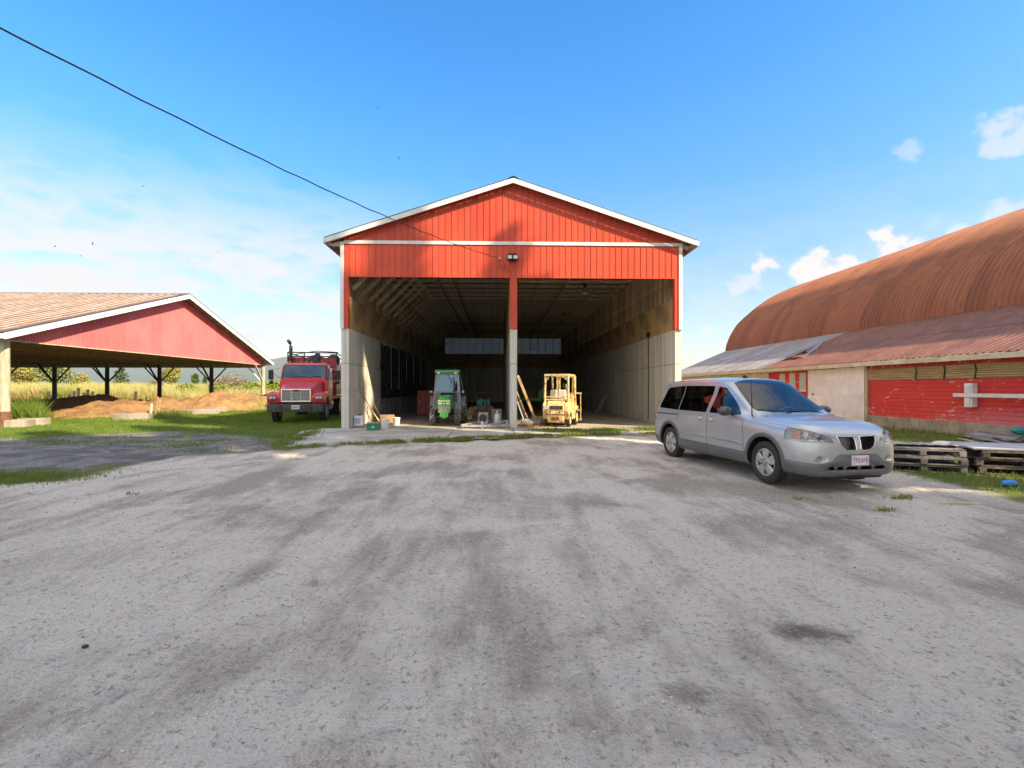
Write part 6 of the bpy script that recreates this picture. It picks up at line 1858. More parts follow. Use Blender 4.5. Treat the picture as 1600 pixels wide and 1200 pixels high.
    br.box(2.15, 2.2, -.64, .64, .14, .24).box(2.15, 2.2, -.64, .64, .55, .63).box(2.15, 2.2, -.64, .64, 1.28, 1.34)
    br.build('load_backrest', MT['yellow'], t, bevel=.005)
    for y in (-.35, .35): MB().box(2.2, 2.245, y - .06, y + .06, .07, .62).prism([(2.2, .05), (3.2, .05), (3.2, .065), (2.2, .09)], 'y', y - .06, y + .06).build('fork', MT['rust'], t)
    return t
build_forklift()
# ------------------------------------------------------------------ things lying about
def on(px, py, z=0.0): 
    p = G(px, py, z); return (p.x, p.y, z)
FL = .018
# buckets and boxes by the left wall
def bucket(name, label, px, py, r, h, mat, group=None, handle=True, tilt=0):
    x, y, _ = on(px, py, FL)
    t = thing(name, label, 'bucket', (x, y, FL + .004), random.uniform(0, 6), group)
    MB().lathe([(r * .82, 0), (r * .84, .01), (r, h), (r * 1.05, h), (r * 1.05, h - .03), (r * .985, h - .03)], n=22).lathe([(r * .93, h - .005), (r * .80, .03), (0, .03)], n=22, caps=False).build('bucket_body', MT[mat], t, smooth=40)
    if handle: MB().tube([(r * 1.03 * math.cos(a), r * .25 * math.sin(a) + .01, h - .03 - r * .9 * math.sin(a)) for a in np.linspace(0, math.pi, 12)], .006, 5).build('handle', MT['steel'], t)
    return t
bucket('white_bucket', 'white plastic bucket beside the green crate', 602, 669.5, .155, .36, 'plastic_white')
bucket('white_bucket', 'dull white bucket standing furthest into the left bay', 619.5, 664.5, .15, .32, 'plastic_white')
x, y, _ = on(560, 667, FL)
t = thing('white_drum', 'square white plastic drum against the front end of the left wall', 'drum', (x, y, FL + .05), R(10))
MB().prism(roundpoly([(-.16, -.16), (.20, -.16), (.20, .16), (-.16, .16)], .05), 'z', 0, .40).build('drum_body', MT['plastic_white'], t, bevel=.02)
MB().lathe([(.06, .40), (.06, .44), (.05, .445), (0, .445)], (.05, 0, 0), n=14).build('drum_cap', MT['black'], t, smooth=40)
MB().box(-.145, .1, -.163, -.161, .08, .32).build('drum_label', CM('blue_grey_label', (.42, .50, .66), .5), t)
lab = MB()
for k, w in enumerate((.18, .12, .2)): lab.box(-.12, -.12 + w, -.1645, -.1632, .26 - k * .06, .28 - k * .06)
lab.build('label_print', CM('label_blue', (.12, .2, .45), .5), t)
tag(MB().box(-.55, .35, -.3, .28, 0, .022).build('grey_board', MT['wood_grey'], loc=(x + .05, y - .05, FL + .012)), 'thin grey board lying under the square white drum', 'board')
x, y, _ = on(584, 672, FL)
t = thing('green_crate', 'green plastic crate on the slab between drum and bucket', 'crate', (x, y, FL + .005), R(4))
c = MB(); 
for (x0, x1, y0, y1) in ((-.22, .22, -.15, -.135), (-.22, .22, .135, .15), (-.22, -.205, -.135, .135), (.205, .22, -.135, .135)): c.box(x0, x1, y0, y1, .0, .23)
c.box(-.21, .21, -.14, .14, .0, .012)
for k in range(7): c.box(-.215 + k * .065, -.20 + k * .065, -.158, -.15, .0, .23)
c.box(-.235, .235, -.165, -.15, .205, .235).box(-.235, .235, .15, .165, .205, .235).box(-.235, -.22, -.15, .15, .205, .235).box(.22, .235, -.15, .15, .205, .235)
c.build('crate_body', MT['green_plastic'], t)
MB().box(-.06, .05, -.1605, -.1585, .08, .15).build('crate_logo', CM('pale_green_print', (.25, .6, .4), .5), t)
x, y, _ = on(603, 664, FL)
tag(MB().prism([(-.30, 0), (.30, 0), (.30, .42), (-.30, .42)], 'y', 0, .03, X=Matrix.Rotation(R(-14), 4, 'X')).build('cardboard_sheet', MT['card'], loc=(x, y + .15, FL + .008)), 'brown board standing on edge behind the white bucket', 'board')
# loose scraps between them
random.seed(3)
for k, (px, py, lab, mt, s) in enumerate(((588, 665, 'cream rag heap behind the green crate', 'seat_white', .11), (594, 663, 'brown lump of scrap wood behind the green crate', 'rust', .09), (578, 664, 'small pale sack behind the crate left end', 'plastic_white', .10))):
    x, y, _ = on(px, py, FL)
    mb = MB().ball((0, 0, s * .6), s, 9, 6, (1.3, .9, .65))
    mb.v = [tuple(Vector(v) * (1 + .25 * math.sin(9 * v[0] * 10 + 7 * v[1] * 10 + i))) for i, v in enumerate(mb.v)]
    zmin = min(v[2] for v in mb.v)
    tag(mb.build('scrap_heap', MT[mt], loc=(x, y, FL + .002 - zmin), smooth=50), lab, 'scrap')
# tools leaning on the left wall
def lean(name, label, p0, p1, r, mat, head=None, cat='tool'):
    t = thing(name, label, cat, p0, 0)
    p0, p1 = Vector(p0), Vector(p1)
    MB().tube([(0, 0, .01), (p1 - p0)], r, 8).build('handle', MT[mat], t, smooth=50)
    if head == 'fork':
        h = MB()
        for k in range(4): h.tube([(0, (k - 1.5) * .05, .28), (.02, (k - 1.5) * .06, .14), (.05, (k - 1.5) * .06, .005)], .007, 5)
        h.bar((0, -.09, .28), (0, .09, .28), .02, .02)
        h.build('fork_head', MT['dark_metal'], t)
    if head == 'broom':
        MB().box(-.05, .05, -.2, .2, .0, .09).build('broom_head', MT['rust'], t, bevel=.01)
    if head == 'shovel':
        MB().prism(roundpoly([(-.12, 0), (.12, 0), (.12, .26), (.03, .32), (-.03, .32), (-.12, .26)], .03), 'x', -.01, .012).build('shovel_blade', MT['steel'], t)
    return t
W = WL[1] + .01
lean('broom', 'long pale broom handle leaning left on the concrete beside the crate', (-4.85, 19.15, FL), (W, 19.45, 1.62), .018, 'wood_pale', 'broom')
lean('pitchfork', 'dark handled fork leaning on the left wall behind the board', (-4.95, 20.5, FL), (W, 20.75, 1.2), .016, 'black', 'fork')
lean('shovel', 'short shovel leaning by the edge of the black tarpaulin', (-5.1, 21.9, FL), (W, 22.1, .95), .018, 'wood_pale', 'shovel')
lean('timber_stake', 'pale pointed stake leaning near the further white bucket', (-5.1, 21.3, FL), (W, 21.3, .8), .04, 'wood_pale', None, 'stake')
# black tarpaulin with battens
def tarp_wall():
    t = thing('wall_tarpaulin', 'black sheeting hung in folds along the left concrete wall with pale battens', 'tarpaulin', (W, 30, 1), 0, world_parts=True)
    ny, nz = 130, 26; V = []
    for i in range(ny):
        for j in range(nz):
            v = 23.6 + 14.6 * i / (ny - 1); z = 1.02 + 2.75 * j / (nz - 1)
            sag = .5 + .5 * math.sin(v * 4.2)
            d = .04 + .035 * math.sin(v * 7 + math.sin(z * 3) * 1.5) + .03 * math.sin(z * 9 + 3 * sag) * max(0, 1 - abs(v - 25.5) / 4)
            V.append((WL[1] + .01 + max(d, .004), v, z - (.22 * sag * max(0, 1 - abs(v - 25) / 3) if j == nz - 1 else 0)))
    mb = MB().add(V, [(i * nz + j, (i + 1) * nz + j, (i + 1) * nz + j + 1, i * nz + j + 1) for i in range(ny - 1) for j in range(nz - 1)])
    mb.build('sheet', PM('black_poly_sheet', (.03, .04, .045), (.02, .026, .03), 3, .35), t, smooth=60)
    for v in (25.6, 27.6, 29.9, 32.4, 35.3):
        MB().box(WL[1] + .09, WL[1] + .115, v, v + .05, 1.5 if v < 29 else 1.9, 3.7).build('batten', MT['wood_grey'], t)
    return t
tarp_wall()
# lower upright boards along the left wall
bd = thing('upright_boards', 'row of grey upright boards standing below the black sheeting', 'boards', (W, 28, 0), 0, world_parts=True)
for k in range(24):
    v = 23.4 + k * .47
    MB().box(WL[1] + .005, WL[1] + .03 + .006 * (k % 3), v, v + .45, FL + .001, .98 + .04 * math.sin(k * 2.1)).build('board', MT['wood_grey'], bd)
# red weathered cabinet beside the tractor
t = thing('red_cabinet', 'weathered red wooden cabinet with peeling front beside the tractor', 'cabinet', (-4.05, 27.2, FL), R(4))
pm_ = NT('peeling_cabinet_red'); v_ = pm_.coord('Object')
MT['cab_red'] = pm_.out(pm_.mix(pm_.ramp(pm_.noise(v_, 5, 6, .7), .54, .62), (.34, .07, .05), (.42, .30, .26)), .8)
for (x0, x1, z0, z1) in ((-.42, .0, .06, .64), (.006, .42, .06, .64), (-.42, .0, .648, 1.38), (.006, .42, .648, 1.38)):
    MB().box(x0, x1, -.02, .0, z0, z1).build('panel', MT['cab_red'], t, bevel=.006)
MB().box(-.43, .43, .002, .5, .02, 1.40).build('cabinet_body', MT['cab_red'], t, bevel=.01)
MB().box(.24, .36, -.03, -.021, .35, .78).build('dark_hatch', MT['black'], t)
MB().lathe([(.03, 0), (.025, .02), (0, .02)], (-.34, -.02, 1.2), (0, -1, 0), 10).build('knob', MT['black'], t)

# things by the middle wall in the left bay
def crate(name, label, x, y, z, w, d, h, mat, n=3, rot=0, cat='crate'):
    t = thing(name, label, cat, (x, y, z), rot)
    for k in range(n):
        z0, z1 = h * k / n + .004, h * (k + 1) / n - .008
        for yy in (-d / 2, d / 2): MB().box(-w / 2, w / 2, yy - .009, yy + .009, z0, z1).build('slat', MT[mat], t)
        for xx in (-w / 2, w / 2): MB().box(xx - .009, xx + .009, -d / 2 + .01, d / 2 - .01, z0, z1).build('slat', MT[mat], t)
    MB().box(-w / 2 + .01, w / 2 - .01, -d / 2 + .01, d / 2 - .01, 0.0, .015).build('crate_base', MT[mat], t)
    return t
crate('wooden_crate', 'pale wooden crate at the left end of the pile by the middle wall', -1.55, 24.2, FL, .5, .4, .36, 'wood_pale', 2, R(8))
crate('wooden_crate', 'weathered slatted crate stacked behind under the teal cans', -.70, 24.9, FL, .95, .7, .62, 'wood', 3, R(-4))
t = thing('cardboard_box', 'pale cardboard box with red print beside the middle wall', 'box', (-.05, 23.7, FL), R(-6))
MB().box(-.24, .24, -.2, .2, 0, .52).build('box_body', PM('pale_box_card', (.50, .43, .38), (.4, .33, .28), 4, .8), t, bevel=.01)
MB().box(-.1, .12, -.2025, -.2005, .16, .34).build('box_print', CM('faded_red_print', (.5, .16, .13), .7), t)
for k, (xx, lb) in enumerate(((-.93, 'left'), (-.56, 'right'))):
    t = thing('teal_can', 'teal plastic can, the %s one of two on the slatted crate' % lb, 'can', (xx, 24.75, FL + .635), R(3), 'teal cans on the slatted crate')
    MB().prism(roundpoly([(-.16, -.12), (.16, -.12), (.16, .12), (-.16, .12)], .04), 'z', 0, .30).build('can_body', MT['teal'], t, bevel=.02)
    MB().lathe([(.04, .30), (.04, .345), (0, .35)], (.06, 0, 0), n=12).build('cap', MT['plastic_white'], t, smooth=40)
tag(MB().tube([(-1.02, 24.4, FL + .01), (-1.02, 24.42, 1.25), (-.95, 24.43, 1.32), (-.62, 24.43, 1.32), (-.55, 24.42, 1.25), (-.55, 24.4, FL + .01)], .02, 8).bar((-1.02, 24.4, .5), (-.55, 24.4, .5), .03, .03).bar((-1.02, 24.4, .9), (-.55, 24.4, .9), .03, .03).box(-1.05, -.52, 24.1, 24.42, FL + .002, .06).build('hand_truck', MT['rust'], smooth=40), 'rusty hand truck standing in front of the slatted crate', 'hand truck')
def lump(name, label, cat, x, y, z, r, sc, mat, seed):
    rng = random.Random(seed); mb = MB().ball((0, 0, 0), r, 12, 8, sc)
    mb.v = [tuple(Vector(v) * (1 + rng.uniform(-.12, .12))) for v in mb.v]; zm = min(v[2] for v in mb.v)
    return tag(mb.build(name, MT[mat], loc=(x, y, z - zm), smooth=60), label, cat)
lump('brown_sack', 'brown sack slumped on the wooden crates left of the teal cans', 'sack', -1.32, 24.9, FL + .0, .30, (1, .8, .95), 'card', 4)
# silver gas bottle and milk can
t = thing('gas_bottle', 'silver gas bottle standing by the foot of the middle post', 'gas bottle', (-.02, 20.2, FL), 0)
MB().lathe([(.12, .0), (.13, .01), (.15, .05), (.155, .09), (.155, .38), (.14, .44), (.09, .49), (.03, .51), (.03, .55)], n=22).build('bottle_body', PM('silver_bottle_paint', (.62, .63, .66), (.5, .5, .52), 6, .4, .3), t, smooth=40)
MB().lathe([(.085, .5), (.09, .505), (.09, .60), (.08, .60), (.08, .505)], n=18).build('collar', MT['steel'], t, smooth=40)
t = thing('grey_fan_case', 'square grey motor case with round grille behind the gas bottle', 'machine', (-.62, 20.85, FL), R(-5))
MB().box(-.22, .22, -.15, .15, .0, .50).build('case', PM('dirty_grey_enamel', (.42, .42, .43), (.26, .25, .25), 5, .6), t, bevel=.02)
MB().lathe([(.16, 0), (.165, .015), (.14, .02), (.0, .01)], (0, -.15, .26), (0, -1, 0), 20).build('grille_ring', MT['dark_metal'], t, smooth=40)
bucket('grey_pail', 'small grey pail in front of the silver gas bottle', 780, 662, .11, .22, 'steel', handle=True)
# steel frame and plate on the slab
t = thing('welded_grid', 'flat welded steel frame lying on the slab by the middle post', 'frame', (-.45, 18.75, .05), R(6))
fm = MB()
for y in (-.5, -.15, .25): fm.bar((-.95, y, .08), (.85, y, .08), .06, .06)
for x_ in (-.95, -.2, .55, .85): fm.bar((x_, -.5, .08), (x_, .3, .08), .06, .06)
fm.bar((-.95, -.45, .12), (-.2, .3, .20), .06, .05); fm.bar((.0, -.5, .12), (.8, .0, .24), .06, .05); fm.bar((-.2, -.5, .0), (-.2, -.5, .26), .06, .06); fm.bar((.75, -.5, .0), (.75, -.5, .30), .06, .06)
fm.build('grid_bars', PM('galvanised_grey', (.42, .42, .43), (.25, .24, .24), 8, .6, .3), t, bevel=.006)
pl_ = G(750, 683, .05)
tag(MB().box(-.85, .55, -.32, .22, 0, .02).build('steel_plate', PM('pale_steel_plate', (.46, .47, .48), (.36, .36, .36), 4, .6, .2), loc=(pl_.x, pl_.y, .03), bevel=.004), 'flat pale steel plate on the apron in front of the frame', 'plate')
# right bay: leaning timbers, logs, bark, green implement, frames
XD = WD[1] + .012
def timber(label, p0, p1, w, h, mat):
    o = MB().bar((0, 0, 0), Vector(p1) - Vector(p0), w, h, (0, 1, 0)).build('leaning_timber', MT[mat], loc=p0, bevel=.006)
    return tag(o, label, 'timber', 'timbers leaning on the middle wall')
timber('thickest pale beam leaning on the middle post beside the forklift', (1.62, 20.2, FL + .06), (XD + .05, 19.6, 2.04), .10, .20, 'wood_pale')
timber('thin reddish board leaning behind the thick pale beam', (1.35, 20.9, FL + .05), (XD + .04, 20.5, 1.4), .05, .12, 'wood_dark')
timber('narrow white batten leaning closest to the middle post', (1.12, 19.75, FL + .04), (XD + .03, 19.5, 1.0), .04, .08, 'plastic_white')
timber('short brown plank leaning with its round end up', (1.25, 20.2, FL + .04), (XD + .04, 20.1, 1.2), .05, .10, 'wood')
def log(label, x, y, z, L, r, rot, mat, cat='log'):
    t = thing('log', label, cat, (x, y, z), rot)
    MB().lathe([(r * .96, -L / 2), (r, -L / 2 + .03), (r * .97, L / 2 - .03), (r * .93, L / 2)], (0, 0, r), (1, 0, 0), 16).build('bark', MT[mat], t, smooth=50)
    for s in (-1, 1): MB().cyl((s * L / 2, 0, r), (s * (L / 2 + .008), 0, r), r * .9, r * .9, 16).build('cut_end', MT['wood_pale'], t)
    return t
log('short pale log with cut end facing out by the middle post', 1.30, 19.55, FL, .75, .15, R(12), 'wood_grey')
log('thicker log lying behind the pale one beside the forklift', 1.75, 20.1, FL, .7, .19, R(-35), 'wood')
bk = MB(); rng = random.Random(8)
for k in range(500):
    x_, y_ = .85 + rng.random() * 1.3, 18.75 + rng.random() * 1.1
    a = rng.uniform(0, 6.28); l = rng.uniform(.02, .07)
    X = Matrix.Translation((x_, y_, FL + .012 + .05 * rng.random() * (1 - abs(x_ - 1.4)))) @ Matrix.Rotation(a, 4, 'Z') @ Matrix.Rotation(rng.uniform(-.5, .5), 4, 'Y')
    bk.box(-l / 2, l / 2, -.012, .012, -.004, .004, 0, X)
stuff(bk.build('bark_chips', PM('orange_bark_chip', (.42, .22, .07), (.22, .12, .05), 14, .9), recalc=False))
t = thing('green_implement', 'green farm implement behind the forklift in the right bay', 'implement', (2.2, 29.5, FL), R(8))
MB().bar((-1.2, 0, .85), (.9, 0, .85), .25, .16).bar((-.6, -.3, .85), (-.6, .5, .5), .12, .12).bar((.5, -.3, .85), (.5, .5, .5), .12, .12).bar((-.9, 0, .0), (-.9, 0, .85), .1, .1).bar((.7, 0, 0), (.7, 0, .85), .1, .1).build('implement_beam', MT['tractor_green'], t, bevel=.015)
MB().lathe([(.34, -.06), (.36, 0), (.34, .06)], (.55, -.1, 1.15), (0, 1, 0), 16).ball((.35, 0, 1.25), .2, 10, 7).build('implement_wheel', MT['tractor_green'], t, smooth=40)
MB().box(-1.0, .2, .1, .7, .93, 1.35).build('hopper', MT['rust'], t, bevel=.03)
t = thing('wooden_trestle', 'small dark wooden trestle leaning on the right concrete wall', 'trestle', (6.5, 30.2, FL), R(0))
tr_ = MB()
for y in (-.35, .35): tr_.bar((-.35, y, .0), (.30, y * .7, 1.15), .06, .05)
for z in (.25, .55, .85): tr_.bar((-.35 + z * .56, -.34 * (1 - z * .25), z), (-.35 + z * .56, .34 * (1 - z * .25), z), .05, .05)
tr_.build('trestle_frame', MT['wood_dark'], t)

# ------------------------------------------------------------------ pallets along the right edge
MT['pallet_grey'] = PM('grey_pallet_wood', (.25, .235, .23), (.12, .11, .105), 5, .9, bump=.5, bscale=26, rand=.3)
MT['pallet_brown'] = PM('brown_pallet_wood', (.22, .17, .145), (.10, .078, .065), 5, .9, bump=.5, bscale=26, rand=.3)
def pallet(name, label, loc, rot, mat='pallet_grey', L=1.22, D=1.05, ntop=7, group=None, tilt=(0, 0)):
    t = thing(name, label, 'pallet', loc, 0, group)
    t.rotation_euler = (tilt[0], tilt[1], rot)
    w = L / ntop
    for k in range(ntop):
        MB().box(-L / 2 + k * w + .008, -L / 2 + (k + 1) * w - .008, -D / 2, D / 2, .125, .145).build('deck_board', MT[mat], t)
    for y in (-D / 2 + .02, 0, D / 2 - .02):
        MB().box(-L / 2, L / 2, y - .02, y + .02, .102, .124).build('stringer_board', MT[mat], t)
        for x in (-L / 2 + .055, 0, L / 2 - .055):
            MB().box(x - .05, x + .05, y - .045 * (1 if y else 1), y + .045, .018, .101).build('block', MT[mat], t)
    for y in (-D / 2 + .04, 0, D / 2 - .04): MB().box(-L / 2, L / 2, y - .04, y + .04, 0, .0175).build('base_board', MT[mat], t)
    return t
def stack(px, py, rot, n, labels, L, D, grp, mats):
    p = G(px, py)
    z0 = float(height(p.x, p.y)) - .0
    for k in range(n):
        pallet('pallet', labels[k], (p.x + random.uniform(-.03, .03), p.y + random.uniform(-.03, .03), z0 + .147 * k), rot + R(random.uniform(-2, 2)), mats[k], L, D, 7, grp)
    return p.x, p.y, z0 + .147 * n
random.seed(12)
# left stack (behind the van nose) and right stack (cut by the frame)
sx_, sy_, sz_ = stack(1425, 730, R(-22), 3, ['bottom pallet of the grey stack beside the van nose', 'middle pallet of the grey stack beside the van nose', 'top pallet of the grey stack beside the van nose, rags on it'], 1.3, 1.05, 'pallets in the stack beside the van', ['pallet_grey'] * 3)
rx_, ry_, rz_ = stack(1577, 735, R(-22), 3, ['bottom brown pallet of the right hand stack by the frame edge', 'middle brown pallet of the right hand stack by the frame edge', 'top brown pallet of the right hand stack, pale deck on it'], 1.45, 1.2, 'pallets in the right hand stack', ['pallet_brown'] * 3)
t = thing('plank_deck', 'flat bluish grey plank deck lying on the right hand pallet stack', 'deck', (rx_, ry_, rz_ + .002), R(-22))
for k in range(6): MB().box(-.80, .80, -.62 + k * .205, -.425 + k * .205, .0, .03).build('plank', PM('blue_grey_plank', (.40, .43, .48), (.30, .31, .34), 4, .7, rand=.1) if k == 0 else bpy.data.materials['blue_grey_plank'], t, bevel=.004)
# rags on the left stack
rg = MB(); rng = random.Random(3); nxr = 14
V = [(-.55 + 1.1 * i / (nxr - 1), -.22 + .44 * j / 7, .012 + .035 * abs(math.sin(i * 1.3 + j * .9)) + .02 * rng.random()) for i in range(nxr) for j in range(8)]
rg.add(V, [(i * 8 + j, (i + 1) * 8 + j, (i + 1) * 8 + j + 1, i * 8 + j + 1) for i in range(nxr - 1) for j in range(7)])
o = tag(rg.build('grey_rag', PM('dirty_rag', (.42, .40, .39), (.25, .24, .23), 5, .95), loc=(sx_ + .1, sy_ - .1, sz_ + .002), smooth=60), 'crumpled grey rag on the pallet stack beside the van', 'rag'); o.rotation_euler = (0, 0, R(-20))
lump('white_bag', 'crumpled white bag at the right end of the pallet stack', 'bag', sx_ + .42, sy_ - .18, sz_ + .003, .13, (1.3, .7, .4), 'plastic_white', 6)
# wooden platform behind
p = G(1432, 700)
t = thing('timber_platform', 'low grey topped timber platform behind the pallet stack beside the van', 'platform', (7.95, 10.9, .0), R(-14))
for k in range(8): MB().box(-.95 + k * .24, -.72 + k * .24, -.55, .55, .30, .335).build('plank', MT['wood_grey'], t, bevel=.004)
MB().box(-.95, .95, -.58, -.53, .12, .30).box(-.95, .95, .53, .58, .12, .30).box(-.93, -.88, -.53, .53, .12, .30).box(.9, .95, -.53, .53, .12, .30).build('skirt_board', MT['wood'], t)
for x_ in (-.8, 0, .8): MB().box(x_ - .07, x_ + .07, -.5, .5, -.02, .118).build('bearer', MT['wood_grey'], t)
# broken pallets and boards near the wall
def boardpile():
    spots = [((1500, 684), (1562, 701), 'long pale board slanting at the front of the broken pallets'), ((1495, 691), (1550, 707), 'second pale board lying below the slanting one'), ((1520, 678), (1592, 690), 'grey board on top of the broken pallets'), ((1508, 680), (1575, 694), 'thin splintered board between the broken pallets')]
    for k, (a, b, lab) in enumerate(spots):
        pa, pb = G(*a, .12 + .03 * k), G(*b, .12 + .03 * k)
        tag(MB().bar((0, 0, 0), Vector((pb.x - pa.x, pb.y - pa.y, .04)), .11, .025).build('loose_board', MT['wood_grey' if k > 1 else 'wood_pale'], loc=(pa.x, pa.y, .10 + .03 * k)), lab, 'board')
    q = G(1560, 694); pallet('pallet', 'broken pallet tilted in the grass below the mossy wall', (q.x + .1, q.y + .3, .05), R(25), 'pallet_grey', 1.2, .9, 5, None, (R(6), R(-4)))
    q = G(1590, 702); tag(MB().lathe([(.3, 0), (.32, .05), (.3, .16), (.2, .18), (.18, .1)], n=20).build('old_tyre', MT['rubber'], loc=(q.x + .1, q.y, .03), smooth=40), 'black tyre lying behind the plank deck at the right edge', 'tyre')
    q = G(1594, 690); lump('teal_bag', 'teal plastic bag at the right edge beside the black tyre', 'bag', q.x + .1, q.y + .1, .18, .2, (1.2, .8, .6), 'teal', 9)
boardpile()
# blue bag in front of the pallets
q = G(1577, 759)
t = tag(lump('blue_bag', 'x', 'bag', q.x, q.y, float(height(q.x, q.y)) + .0, .085, (1.5, .9, .6), 'green_plastic', 5), 'small bright blue plastic bag on the verge before the pallets', 'bag')
t.data.materials.clear(); t.data.materials.append(CM('bright_blue_plastic', (.02, .22, .62), .35))
# a stick and a few dark lumps on the gravel
q = G(1500, 787); tag(MB().tube([(-.28, .02, .012), (-.05, 0, .018), (.26, -.03, .012)], .010, 6).build('dark_stick', MT['wood_dark'], loc=(q.x, q.y, float(height(q.x, q.y)))), 'thin dark stick lying on the gravel in front of the pallets', 'stick')
q = G(133, 1003); lump('dark_stone', 'single dark stone on the gravel at the lower left', 'stone', q.x, q.y, float(height(q.x, q.y)) - .003, .015, (1.2, 1, .7), 'black', 2)

# ------------------------------------------------------------------ sawdust heaps, blocks and weeds under the shed
MT['sawdust'] = PM('orange_sawdust', (.36, .21, .095), (.19, .11, .055), 1.4, .95, bump=.9, bscale=7, bdist=.08)
def heap(label, x0, x1, y0, y1, peaks, seed):
    nx, ny = 90, 60
    X, Y = np.meshgrid(np.linspace(x0, x1, nx), np.linspace(y0, y1, ny))
    Z = np.full(X.shape, -.25)
    for (px, py, h, r, ry) in peaks:
        d = np.sqrt(((X - px) / r) ** 2 + ((Y - py) / ry) ** 2)
        Z = np.maximum(Z, h * (1 - d ** 1.3) )
    Z = Z + (fbm(X * .9, Y * .9, 4, seed) - .5) * .55 + (fbm(X * 3.5, Y * 3.5, 4, seed + 3, .65) - .5) * .4
    ed = np.minimum(np.minimum(X - x0, x1 - X), np.minimum(Y - y0, y1 - Y)); Z = np.where(ed < .3, -.3, Z)
    V = np.stack([X, Y, np.maximum(Z, -.3)], -1).reshape(-1, 3)
    F = [(j * nx + i, j * nx + i + 1, (j + 1) * nx + i + 1, (j + 1) * nx + i) for j in range(ny - 1) for i in range(nx - 1)]
    c = Vector(((x0 + x1) / 2, (y0 + y1) / 2, 0))
    me = bpy.data.meshes.new('sawdust_heap'); me.from_pydata((V - np.array(c)).tolist(), [], F); me.polygons.foreach_set('use_smooth', [True] * len(F)); me.materials.append(MT['sawdust'])
    return tag(link('sawdust_heap', me, loc=c), label, 'sawdust heap')
heap('long low brown sawdust heap under the left half of the shed', -31, -19.6, 23, 36.5, [(-24.5, 30.5, 1.05, 4.2, 5), (-22.3, 29, .9, 3, 4.5), (-27.5, 32, 1.0, 4, 4), (-21.2, 31.5, 1.0, 1.6, 3.2)], 5)
heap('bright orange sawdust heap right of the dark gap under the shed', -22.5, -14.5, 28.6, 39.5, [(-19.6, 34.5, 1.35, 2.4, 3.5), (-18.3, 35.6, 1.2, 2.2, 3.2), (-17.4, 36.6, .95, 2.0, 2.6), (-20.6, 33, .9, 2.0, 3.0)], 9)
def cblock(label, px, py, L, rot, h=.5):
    p = G(px, py)
    t = MB().box(-L / 2, L / 2, -.3, .3, 0, h).build('concrete_block', MT['foundation'], loc=(p.x, p.y, -.03), bevel=.03); t.rotation_euler = (0, 0, rot)
    tag(t, label, 'concrete block', 'concrete kerb blocks along the sawdust')
cblock('small pale block nearest the left shed post under the weeds', 28, 667, .8, R(10), .32)
cblock('pale block under the weeds, right of the smallest block', 53, 664, .9, R(-4), .32)
cblock('long pale block at the gap between the two sawdust heaps', 208, 656, 1.5, R(6), .34)
cblock('long weathered block in front of the orange heap', 308, 648, 2.2, R(8), .36)
cblock('shorter block right of the long one before the orange heap', 338, 644, 1.2, R(4), .36)
for k, (a, b, lab) in enumerate((((75, 641), (97, 635), 'dark board lying on the brown sawdust'), ((95, 653), (128, 648), 'pale grey board at the front of the brown sawdust'), ((140, 649), (146, 652), 'short stick at the front of the brown sawdust'), ((105, 656), (165, 653), 'long thin board along the foot of the brown sawdust'))):
    pa = at(a[0], a[1], 27.2 - k * .4); pb = at(b[0], b[1], 27.2 - k * .4)
    tag(MB().bar((0, 0, 0), pb - pa, .16, .05).build('loose_board', MT['wood_grey' if k % 2 else 'wood_dark'], loc=tuple(pa)), lab, 'board')
for k, (px, y0, y1, lab) in enumerate(((236, 645, 631, 'thin white stake in front of the orange heap'), (245, 645, 624, 'thicker pale leaning stake in front of the orange heap'))):
    p = G(px, y0 + 4)
    h = (y0 - y1 + 4) * p.y / FPX
    tag(MB().bar((0, 0, -.05), (.12 * k, .05, h), .07 + .13 * k, .06, (0, 1, 0)).build('wooden_stake', MT['plastic_white' if k == 0 else 'wood_pale'], loc=(p.x, p.y, 0)), lab, 'stake')
# broken dark boards and little posts beyond the heap
pb = at(123, 620, 43); t = thing('broken_boards', 'cluster of dark broken upright boards beyond the brown sawdust heap', 'boards', (pb.x, pb.y, 0), 0)
for k in range(5): MB().bar((-.9 + k * .42, 0, -.1), (-.9 + k * .42 + .1 * math.sin(k * 3), .1, 1.0 + .55 * ((k * 37) % 5) / 4), .24, .06, (0, 1, 0)).build('board', MT['post_dark'], t)
for px, lab in ((76, 'short dark post left of the broken boards'), (145, 'short dark post right of the broken boards'), (212, 'short dark post standing in the dark gap between the heaps'), (14, 'dark short post just right of the near shed post')):
    pp = at(px, 620, 43.5); tag(MB().bar((0, 0, -.1), (0, 0, 1.25), .16, .16).build('short_post', MT['post_dark'], loc=(pp.x, pp.y, 0)), lab, 'post')
for px, lab in ((349, 'pale thin fence post left of the shed corner in the weeds'), (386, 'pale thin fence post close to the right shed corner')):
    pp = at(px, 620, 44); tag(MB().bar((0, 0, -.1), (0, 0, 1.3), .12, .12).build('fence_post', MT['post_pale'], loc=(pp.x, pp.y, 0)), lab, 'post')
pa, pb_ = at(400, 621, 40), at(424, 615, 39)
tag(MB().bar((0, 0, 0), pb_ - pa, .12, .12).build('grey_pole', MT['wood_grey'], loc=tuple(pa)), 'grey pole lying across the right shed corner post towards the truck', 'pole')
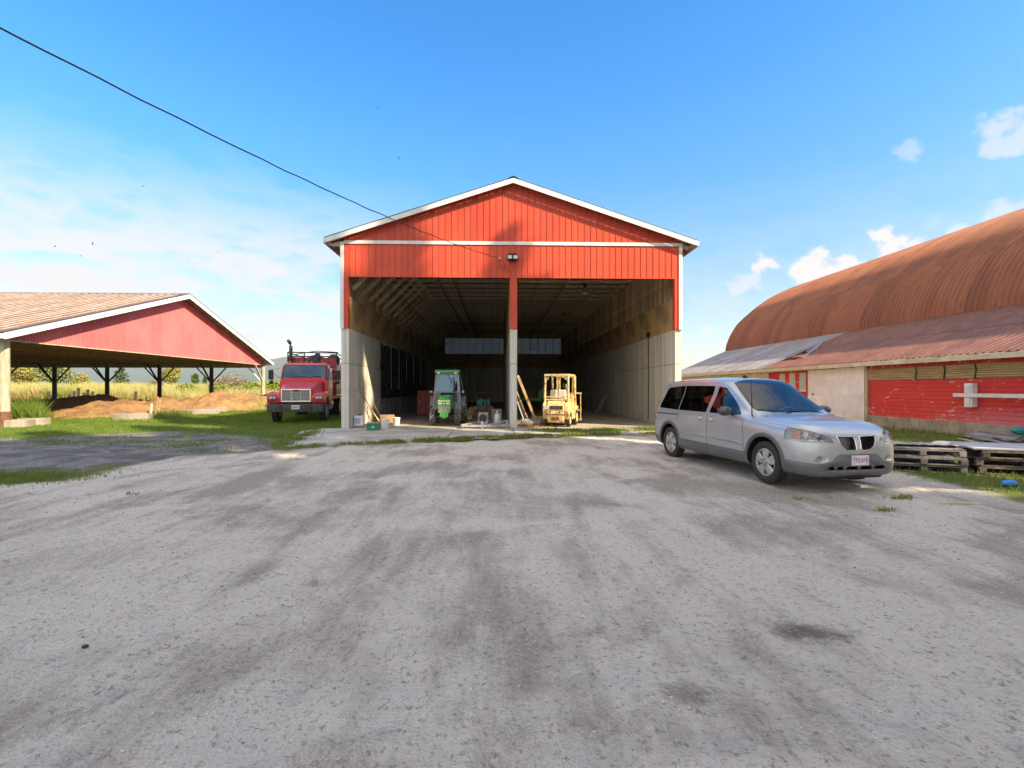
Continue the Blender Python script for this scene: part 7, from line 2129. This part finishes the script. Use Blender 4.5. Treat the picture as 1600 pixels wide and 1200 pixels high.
# weeds: green tussock left, dry grass by the corner
def weeds(label, px0, px1, depth0, depth1, n, h0, h1, mat, seed, w=.03):
    rng = np.random.default_rng(seed)
    u = px0 + (px1 - px0) * rng.random(n); d = depth0 + (depth1 - depth0) * rng.random(n)
    P = np.array([tuple(at(a, 606, b)) for a, b in zip(u, d)])
    c = smooth01(fbm(P[:, 0] * 1.1, P[:, 1] * 1.1, 3, seed), .25, .6)
    o = blades('weed_patch', P[:, 0], P[:, 1], (h0 + (h1 - h0) * rng.random(n)) * (.4 + .8 * c), w * np.ones(n), MT[mat], seed, .8)
weeds('', 8, 62, 20.5, 26, 5200, .25, 1.0, 'grass', 41)
weeds('', 8, 80, 22, 27.5, 2000, .2, .6, 'verge', 42)
weeds('', 245, 300, 25, 29, 1500, .12, .4, 'verge', 43, .02)
weeds('', 340, 412, 33, 42, 4200, .3, .95, 'straw', 44, .025)
weeds('', 380, 440, 34, 44, 2000, .3, .9, 'verge', 45, .03)
weeds('', 60, 235, 24.6, 26.4, 900, .08, .25, 'straw', 46, .02)
# far white tarped heap in the field
pp = at(55, 606, 70); lump('white_tarp', 'pale white tarped heap in the field beyond the left posts', 'tarp', pp.x, pp.y, .3, 1.0, (3.0, 1, .9), 'plastic_white', 12)
# birds
bird = MB().add([(0, .0, 0), (-.06, .22, .10), (.05, .2, .09), (-.02, .46, .02), (-.06, -.22, .10), (.05, -.2, .09), (-.02, -.46, .02)], [(0, 2, 1), (1, 2, 3), (0, 4, 5), (4, 6, 5)]).ball((0, 0, 0), .05, 6, 4, (2.6, 1, 1)).mesh('bird', MT['black'])
for px, py, d in ((590, 168, 70), (623, 247, 62), (224, 291, 75), (86, 334, 75), (145, 381, 66), (86, 385, 80), (126, 400, 85), (294, 410, 95), (306, 412, 95), (340, 393, 90)):
    p = at(px, py, d); tag(link('bird', bird, loc=tuple(p), rot=(random.uniform(-.5, .5), random.uniform(-.3, .3), random.uniform(0, 6))), 'tiny dark bird flying high in the open sky', 'bird', 'birds in the sky')
